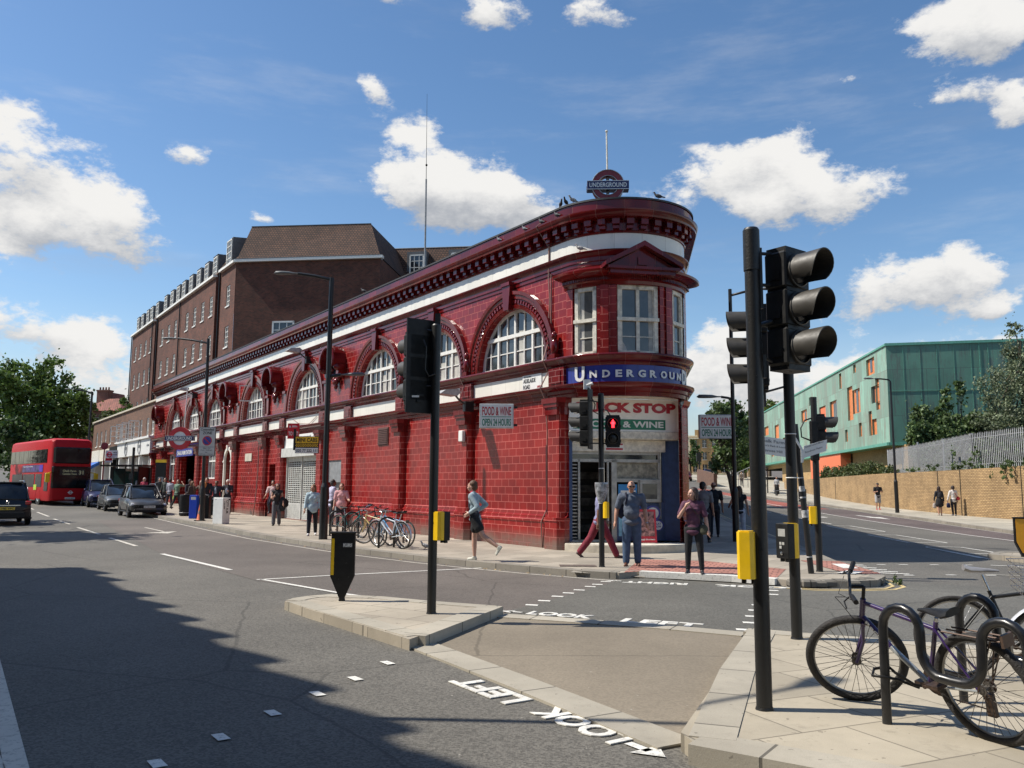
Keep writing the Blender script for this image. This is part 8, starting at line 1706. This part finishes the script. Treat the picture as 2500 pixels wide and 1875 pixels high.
person('woman in black and white standing outside the green building', g_(25.3, 80.6), 200, 1.66, ((.42, .42, .42), 1.6, .02), ((.02, .02, .02), 1.9, .06), (.05, .05, .05), ((.04, .02, .02), 'bob'), 'tan', ((2, 2), (-2, 2)), ((4, 10, 20), (4, 10, 20)), 0, (0, 0), fem=True, near=0)
person('person in dark clothes near the bus shelter of the green building', g_(24.6, 82.5), 160, 1.55, ((.05, .03, .03), 1.8, .02), ((.02, .02, .02), 1.9), (.05, .05, .05), ((.04, .02, .02), 'short'), 'tan', ((2, 2), (-2, 2)), ((4, 10, 20), (4, 10, 20)), 6, (0, 0), near=0)
for x, y, c, lab in ((27.0, 112, (.35, .10, .12), 'distant person in red on the hill pavement'), (27.8, 116, (.05, .05, .06), 'distant person in black on the hill pavement'), (28.6, 105, (.20, .16, .12), 'distant person in brown on the hill pavement')):
    person(lab, g_(x, y), 180, 1.75, (c, 1.6, .03), ((.03, .03, .04), 1.9), (.05, .05, .05), ((.04, .02, .02), 'short'), 'tan', ((10, 6), (-10, 10)), ((4, 10, 20), (4, 10, 20)), 1, (0, 0), near=0)
# pigeons
pg = [mat('pigeon grey', (.10, .105, .12), .7, var=.5, scale=30), mat('pigeon dark', (.03, .03, .035), .7, var=.4, scale=30), mat('pigeon pale', (.32, .31, .30), .7, var=.6, scale=24)]
def pigeon(label, p, rz, c=0, up=0):
    t = thing('pigeon', label, 'pigeon', p, rz, 'pigeons'); q = MB(); Mx = Matrix.Rotation(R_(18+up), 4, 'Y')
    q.ball((0, 0, .10), .10, .048, .052, M=Mx.inverted()); q.cap((.07, 0, .13), (.10, 0, .185), .030, .022); q.ball((.108, 0, .20), .026, .022, .022); q.cap((-.06, 0, .085), (-.17, 0, .05), .026, .014)
    remeshed(q, .010, 'body', pg[c], t, 1); q = MB(); q.cyl((.13, 0, .198), (.155, 0, .190), .007, .002, 6)
    for s in (-1, 1): q.cyl((0, s*.018, .06), (.005, s*.018, .0), .005, n=5); q.box(-.01, .03, s*.018-.008, s*.018+.008, 0, .004)
    q.build('beak_and_legs', mat('pigeon pink', (.30, .12, .10), .6, var=0), t); return t
pigeon('speckled pigeon on the station pavement by the rear wheel of the bicycle', (-2.18, 21.7, PZ), R_(170), 2)
def rim(a, r=RD+.24, z=9.155): v = MC @ Vector((r*math.cos(R_(a)), -RD+r*math.sin(R_(a)), z)); return tuple(v)
def edge(s, o, z): return tuple(W(s, o, z))
pigeon('pigeon on the parapet right of the roof roundel', rim(170), R_(170), 1)
for i, (a, c, lab) in enumerate(((104, 2, 'pale pigeon on the parapet, first left of the roof roundel'), (97, 1, 'black pigeon on the parapet between the pale one and the last one'), (91, 1, 'dark pigeon with head down, leftmost standing on the coping of the prow'))): pigeon(lab, rim(a), R_(200+40*i), c, -6)
for s, z, c, lab in ((-.0, 8.85, 1, 'dark pigeon huddled on the cornice ledge under the black pigeons'), (.7, 8.85, 1, 'dark pigeon on the cornice ledge, second from the prow'), (1.5, 8.85, 0, 'grey pigeon on the cornice ledge beside the cable'), (2.8, 8.85, 0, 'grey pigeon on the cornice ledge, farthest from the prow')): pigeon(lab, edge(s, .34, z), R_(120), c)
pigeon('speckled pigeon on the moulding just under the white band of the prow', (MC @ Vector(((RD+.12)*math.cos(R_(108)), -RD+(RD+.12)*math.sin(R_(108)), 7.85))).to_tuple(), R_(165), 2)
pigeon('dark pigeon far along the station cornice near the brick block', edge(12.4, .30, 9.15), R_(150), 1)
# ---------------------------------------------------------------- trees and plants
def leafmat(name, c, var=.35):
    m, nt, b = newmat(name); n = ramp(nt, noise(nt, 1.1, 3, .6), .3, .7); oi = nd(nt, 'ShaderNodeNewGeometry')
    cc = mixc(nt, n, sc3(c, 1-var), sc3(c, 1+var)); cc = mixc(nt, ramp(nt, oi.outputs['Random Per Island'], 0, 1), mulc(nt, cc, .72), mulc(nt, cc, 1.3)); nt.links.new(cc, b.inputs['Base Color']); b.inputs['Roughness'].default_value = .55
    tr = nd(nt, 'ShaderNodeBsdfTranslucent'); nt.links.new(mulc(nt, cc, 1.2), tr.inputs[0]); mx = nd(nt, 'ShaderNodeMixShader'); mx.inputs[0].default_value = .25
    out = [x for x in nt.nodes if x.type == 'OUTPUT_MATERIAL'][0]; nt.links.new(b.outputs[0], mx.inputs[1]); nt.links.new(tr.outputs[0], mx.inputs[2]); nt.links.new(mx.outputs[0], out.inputs[0]); return m
LF = {'oak': leafmat('tree leaves', (.095, .155, .032)), 'dark': leafmat('dark leaves', (.045, .085, .02)), 'olive': leafmat('olive leaves', (.085, .11, .035)), 'birch': leafmat('birch leaves', (.15, .18, .10)), 'ash': leafmat('ash leaves', (.085, .13, .042))}
BARK = mat('bark', (.09, .07, .05), .9, var=.3, scale=8, bmp=.6, bscale=20)
def leaf(vs, fs, p, s, rg, down=0.0):
    a = Vector((rg.gauss(0, 1), rg.gauss(0, 1), rg.gauss(0, 1)-down)).normalized(); b = a.orthogonal().normalized(); b = (Matrix.Rotation(rg.uniform(0, 2*PI), 3, a) @ b); L = s*rg.uniform(.6, 1.3); w = L*.38
    c = a.cross(b); k = len(vs); vs += [p, p+a*L*.5+c*w, p+a*L, p+a*L*.5-c*w]; fs.append((k, k+1, k+2, k+3))
def tree(name, label, base, clumps, leafm, n, size, trunk=None, seed=1, droop=0.0, group=None, tr=.3, cat='tree'):
    """clumps: (x,y,z,rx,ry,rz) in world units relative to the base"""
    rg = random.Random(seed); t = thing(name, label, cat, base, 0, group); vs = []; fs = []
    vol = [c[3]*c[4]*c[5] for c in clumps]; tot = sum(v**.67 for v in vol)
    for c, v in zip(clumps, vol):
        m = int(n*(v**.67)/tot); sub = []
        for _ in range(max(5, int(m/75))):        # small tufts round the outside of each clump
            a = rg.uniform(0, 2*PI); z = rg.uniform(-.85, 1); r = math.sqrt(max(0, 1-z*z)); k = rg.uniform(.62, 1.05); sub.append((Vector((c[0]+c[3]*r*math.cos(a)*k, c[1]+c[4]*r*math.sin(a)*k, c[2]+c[5]*z*k)), rg.uniform(.16, .34)*min(c[3:6])))
        for _ in range(m):
            if rg.random() < .82: q, rr = rg.choice(sub); p = q+Vector((rg.gauss(0, rr*.62), rg.gauss(0, rr*.62), rg.gauss(0, rr*.5)))
            else: p = Vector((c[0]+rg.gauss(0, c[3]*.45), c[1]+rg.gauss(0, c[4]*.45), c[2]+rg.gauss(0, c[5]*.45)))
            leaf(vs, fs, p, size, rg, droop)
    q = MB(); q.v = [tuple(p) for p in vs]; q.f = fs; q.m = [0]*len(fs); q.uv = [None]*len(fs); q.build('crown', leafm, t)
    if trunk is not None:
        q = MB(); top = Vector(trunk); q.tube([(0, 0, -.3), top*.35+Vector((.05, 0, 0)), top*.7, top], tr, 9, rs=[tr*1.25, tr, tr*.8, tr*.5])
        for c in clumps: e = Vector(c[:3]); s0 = top*rg.uniform(.6, .95); mid = s0.lerp(e, .5)+Vector((0, 0, .3)); q.tube([s0, mid, e], tr*.3, 6, rs=[tr*.42, tr*.28, tr*.08])
        q.build('trunk', BARK, t, smooth=60)
    return t
# far left, behind the bus
def crown(rg, cx, cy, cz, R, H, n, lo=.35):
    out = [(cx, cy, cz, R*.62, R*.62, H*.62)]
    for i in range(n):
        a = 2*PI*i/n*2.4+rg.uniform(-.3, .3); z = rg.uniform(-1, 1); k = math.sqrt(1-.8*z*z); out.append((cx+R*.66*k*math.cos(a), cy+R*.66*k*math.sin(a), cz+H*.66*z, R*rg.uniform(lo, lo+.14), R*rg.uniform(lo, lo+.14), H*rg.uniform(lo-.05, lo+.1)))
    return out
rg = random.Random(11)
tree('plane_tree', 'big sunlit tree towering over the red bus', (-52.6, 93, 1.4), crown(rg, 0, 0, 8.2, 5.2, 5.6, 13), LF['oak'], 20000, .42, (0, 0, 7), 2, tr=.45)
tree('plane_tree', 'lower tree at the left picture edge beside the tall one', (-58.8, 92, 1.4), crown(rg, 0, 0, 6.2, 4.4, 5.0, 9), LF['oak'], 9500, .42, (0, 0, 5), 3, tr=.4)
tree('plane_tree', 'dark tree low behind the left flank of the bus', (-44.0, 76, .8), crown(rg, 0, 0, 3.4, 3.2, 3.3, 7), LF['dark'], 7500, .34, (0, 0, 3), 4, tr=.3)
tree('plane_tree', 'dark tree at the left edge nearer than the bus', (-38.6, 58, .3), crown(rg, -1.2, 1, 4.2, 2.6, 3.9, 7), LF['dark'], 7500, .30, (-1.2, 1, 4), 5, tr=.28)
tree('round_tree', 'round green tree between the red roofed house and the brick block', (-47.6, 105, 1.8), crown(rg, 0, 0, 8.6, 2.2, 2.6, 6), LF['oak'], 2600, .34, (0, 0, 7), 6, tr=.25)
tree('round_tree', 'low olive green tree in front of the red roofed house', (-49.5, 100, 1.7), crown(rg, 0, 0, 7.2, 2.6, 1.7, 6), LF['olive'], 2200, .34, (0, 0, 6), 7, tr=.25)
tree('round_tree', 'small tree beside the end of the shop parade', (-43.5, 92, 1.4), crown(rg, 0, 0, 4.2, 1.8, 2.6, 5), LF['dark'], 1800, .32, (0, 0, 4), 8, tr=.2)
# trees on the south side whose shadows stripe the road, outside the picture
tree('street_tree', 'street tree left of the picture shading the road near the bus', (-42.6, 49.0, .2), crown(rg, 0, 0, 7.6, 3.6, 3.0, 8), LF['oak'], 3800, .42, (0, 0, 6), 9, tr=.3, group='street trees south of the road')
tree('street_tree', 'street tree left of the picture shading the road beside the black SUV', (-29.5, 35.2, .0), crown(rg, 0, 0, 8.2, 4.0, 2.9, 8), LF['oak'], 3800, .42, (0, 0, 6), 10, tr=.3, group='street trees south of the road')
tree('street_tree', 'street tree left of the picture, nearest to the row of houses', (-22.4, 27.8, .0), crown(rg, 0, 0, 8.8, 3.4, 2.6, 8), LF['oak'], 3400, .42, (0, 0, 6), 12, tr=.3, group='street trees south of the road')
# right: bank behind the fence
rb = (30.4, 60.5, 2.9)
tree('bushy_tree', 'dense dark green tree left of the group behind the palisade fence', (30.2, 61, 2.9), crown(rg, .4, 0, 2.7, 1.9, 2.4, 9), LF['ash'], 13000, .24, (0, 0, 3), 13, tr=.14)
tree('bushy_tree', 'middle green tree with tall thin shoots behind the palisade fence', (33.0, 61.5, 2.9), crown(rg, 0, 0, 2.5, 2.1, 2.0, 8)+[(-.9, 0, 5.4, .3, .3, 1.0), (.1, 0, 5.7, .35, .3, 1.3), (-1.3, 0, 4.7, .4, .3, .7)], LF['ash'], 12000, .24, (0, 0, 3), 14, tr=.14)
tree('bushy_tree', 'rounded green tree against the green building, beside the birch', (35.4, 62, 2.9), crown(rg, 0, 0, 2.6, 1.7, 2.0, 7), LF['ash'], 9000, .24, (0, 0, 3), 15, tr=.14)
tree('birch_tree', 'tall feathery birch at the right picture edge', (36.3, 59.5, 2.9), [(0, 0, 8.8, 1.0, 1.0, 1.7), (.9, 0, 7.4, 1.6, 1.5, 1.6), (-1.2, .2, 6.2, 1.5, 1.4, 1.5), (.4, 0, 5.2, 2.4, 2.0, 1.6), (-1.9, 0, 4.2, 1.5, 1.4, 1.5), (1.4, 0, 3.4, 2.2, 2.0, 1.6), (-.8, 0, 2.8, 2.3, 2.0, 1.4), (-1.6, 0, 1.7, 1.8, 1.5, 1.0), (-.2, 0, 10.3, .5, .5, .9), (2.5, 0, 5.5, 1.6, 1.5, 2)], LF['birch'], 20000, .17, (.2, 0, 9.5), 16, droop=.9, tr=.13)
tree('shrub', 'dark low shrubs filling the gap behind the middle of the fence', (31.0, 59, 2.9), [(-1.4, 0, .9, 1.2, .8, .9), (.6, 0, 1.0, 1.4, .8, 1.0), (2.6, -1, 1.1, 1.5, .9, 1.1), (4.6, -1.5, 1.2, 1.5, .9, 1.2)], LF['dark'], 9000, .22, None, 17, cat='shrub')
# climbers on fence and wall
tree('climber', 'thin climbing weeds growing through the palings and trailing over the wall', (26.1, 46.2, 2.8), [(-.15, 1.8, .4, .12, .7, .4), (-.1, 3.4, .8, .10, .25, .6), (-.3, -.4, .1, .15, .8, .2), (-.35, -1.0, -.2, .08, .2, .35), (-.1, .9, .8, .10, .3, .5)], LF['ash'], 900, .10, None, 18, cat='climber')
tree('climber', 'thick tuft of climber hanging over the wall near the right picture edge', (26.0, 43.7, 2.9), [(-.25, 0, .12, .2, .7, .25), (-.35, .3, -.3, .08, .15, .45), (-.35, -.4, -.3, .08, .15, .4), (-.2, -1.4, .2, .15, .6, .3)], LF['ash'], 1000, .10, None, 19, cat='climber')
for i, (x, y, s, lab) in enumerate(((26.9, 60.5, .55, 'small round bush at the end of the fence'), (27.9, 66.5, .95, 'larger round bush on the wall top in front of the brick base'), (28.0, 69.5, .85, 'round bush left of the larger one on the wall top'), (28.6, 74.0, .75, 'low bush below the orange wall'), (29.3, 78.0, .8, 'low bush at the left end of the orange wall'), (27.3, 63.5, .35, 'tiny bush on the wall top between the larger ones'))):
    s *= 1.45; tree('shrub', lab, (x+.4, y, 2.65), [(0, 0, s*.3, s*.9, s*1.3, s*.6), (.1, s, s*.25, s*.7, s, s*.5)], LF['olive'], int(2200*s), .15, None, 30+i, cat='shrub', group='bushes on the retaining wall')
# beyond the prow, up the hill
tree('hill_tree', 'tree just right of the prow, overhanging the hill road', (15.9, 60, .6), [(-.6, 0, 5.5, 1.0, 1.6, 1.2), (-.2, 0, 4.2, 1.3, 1.6, 1.2), (-.9, 0, 6.6, .8, 1.2, .8), (-.7, 0, 3.0, .9, 1.2, .9), (.55, -.3, 5.3, .5, .8, .5)], LF['ash'], 6500, .22, (-1.2, 0, 5), 40, tr=.15)
tree('hill_tree', 'round tree left of the green building behind the FOOD & WINE sign', (36.9, 140, 3.2), crown(rg, 0, 0, 4.6, 3.6, 3.8, 8), LF['oak'], 6500, .5, (0, 0, 4), 41, tr=.3)
tree('hill_tree', 'dark tree rising behind the left end of the green building', (41.5, 150, 3.4), crown(rg, 0, 0, 9.2, 3.8, 4.6, 8), LF['dark'], 6500, .55, (0, 0, 8), 42, tr=.3)
tree('hill_tree', 'tree top showing over the roof of the green building', (50.5, 165, 3.6), crown(rg, 0, 0, 12.2, 3.6, 3.6, 7), LF['oak'], 2600, .55, (0, 0, 10), 43, tr=.3)
tree('hill_tree', 'far dark tree on the left side of the hill road', (31.8, 150, 3.4), crown(rg, 0, 0, 4.0, 2.0, 2.6, 5), LF['dark'], 1500, .45, (0, 0, 3), 44, tr=.2)
tree('climber', 'low tangle of weeds at the foot of the palisade fence above the two girls', (26.0, 49.5, 2.75), [(-.1, -2.5, .25, .15, .9, .3), (-.1, 0, .3, .15, .8, .35), (-.1, 2.6, .25, .15, 1.0, .3), (-.1, 5, .2, .12, .9, .25)], LF['ash'], 1500, .10, None, 21, cat='climber')
# weed in the gutter by the rough kerb
tree('weed', 'tuft of weeds growing in the gutter by the rough kerb stones', (6.98, 15.45, .0), [(0, 0, .06, .12, .08, .05), (.05, .2, .10, .03, .03, .12)], LF['ash'], 260, .035, None, 45, cat='weed')
# fallen leaves along the kerb
q = MB(); rl_ = random.Random(8)
for _ in range(26):
    k = rl_.random(); i = rl_.randrange(6, 14); a, b = Vector(kl[i]), Vector(kl[i+1]); p = a.lerp(b, k)+Vector((-.18-.12*rl_.random(), -.1)); s = .03+.04*rl_.random(); an = rl_.uniform(0, PI)
    q.add([(p.x+s*math.cos(an+j*PI/2)*(1 if j % 2 else .6), p.y+s*math.sin(an+j*PI/2), T(p.y)+.012+.012*(j % 2)) for j in range(4)], [(0, 1, 2, 3)])
tag(q.build('fallen_leaves', mat('dry leaf', (.42, .30, .16), .8, var=.4)), kind='stuff')
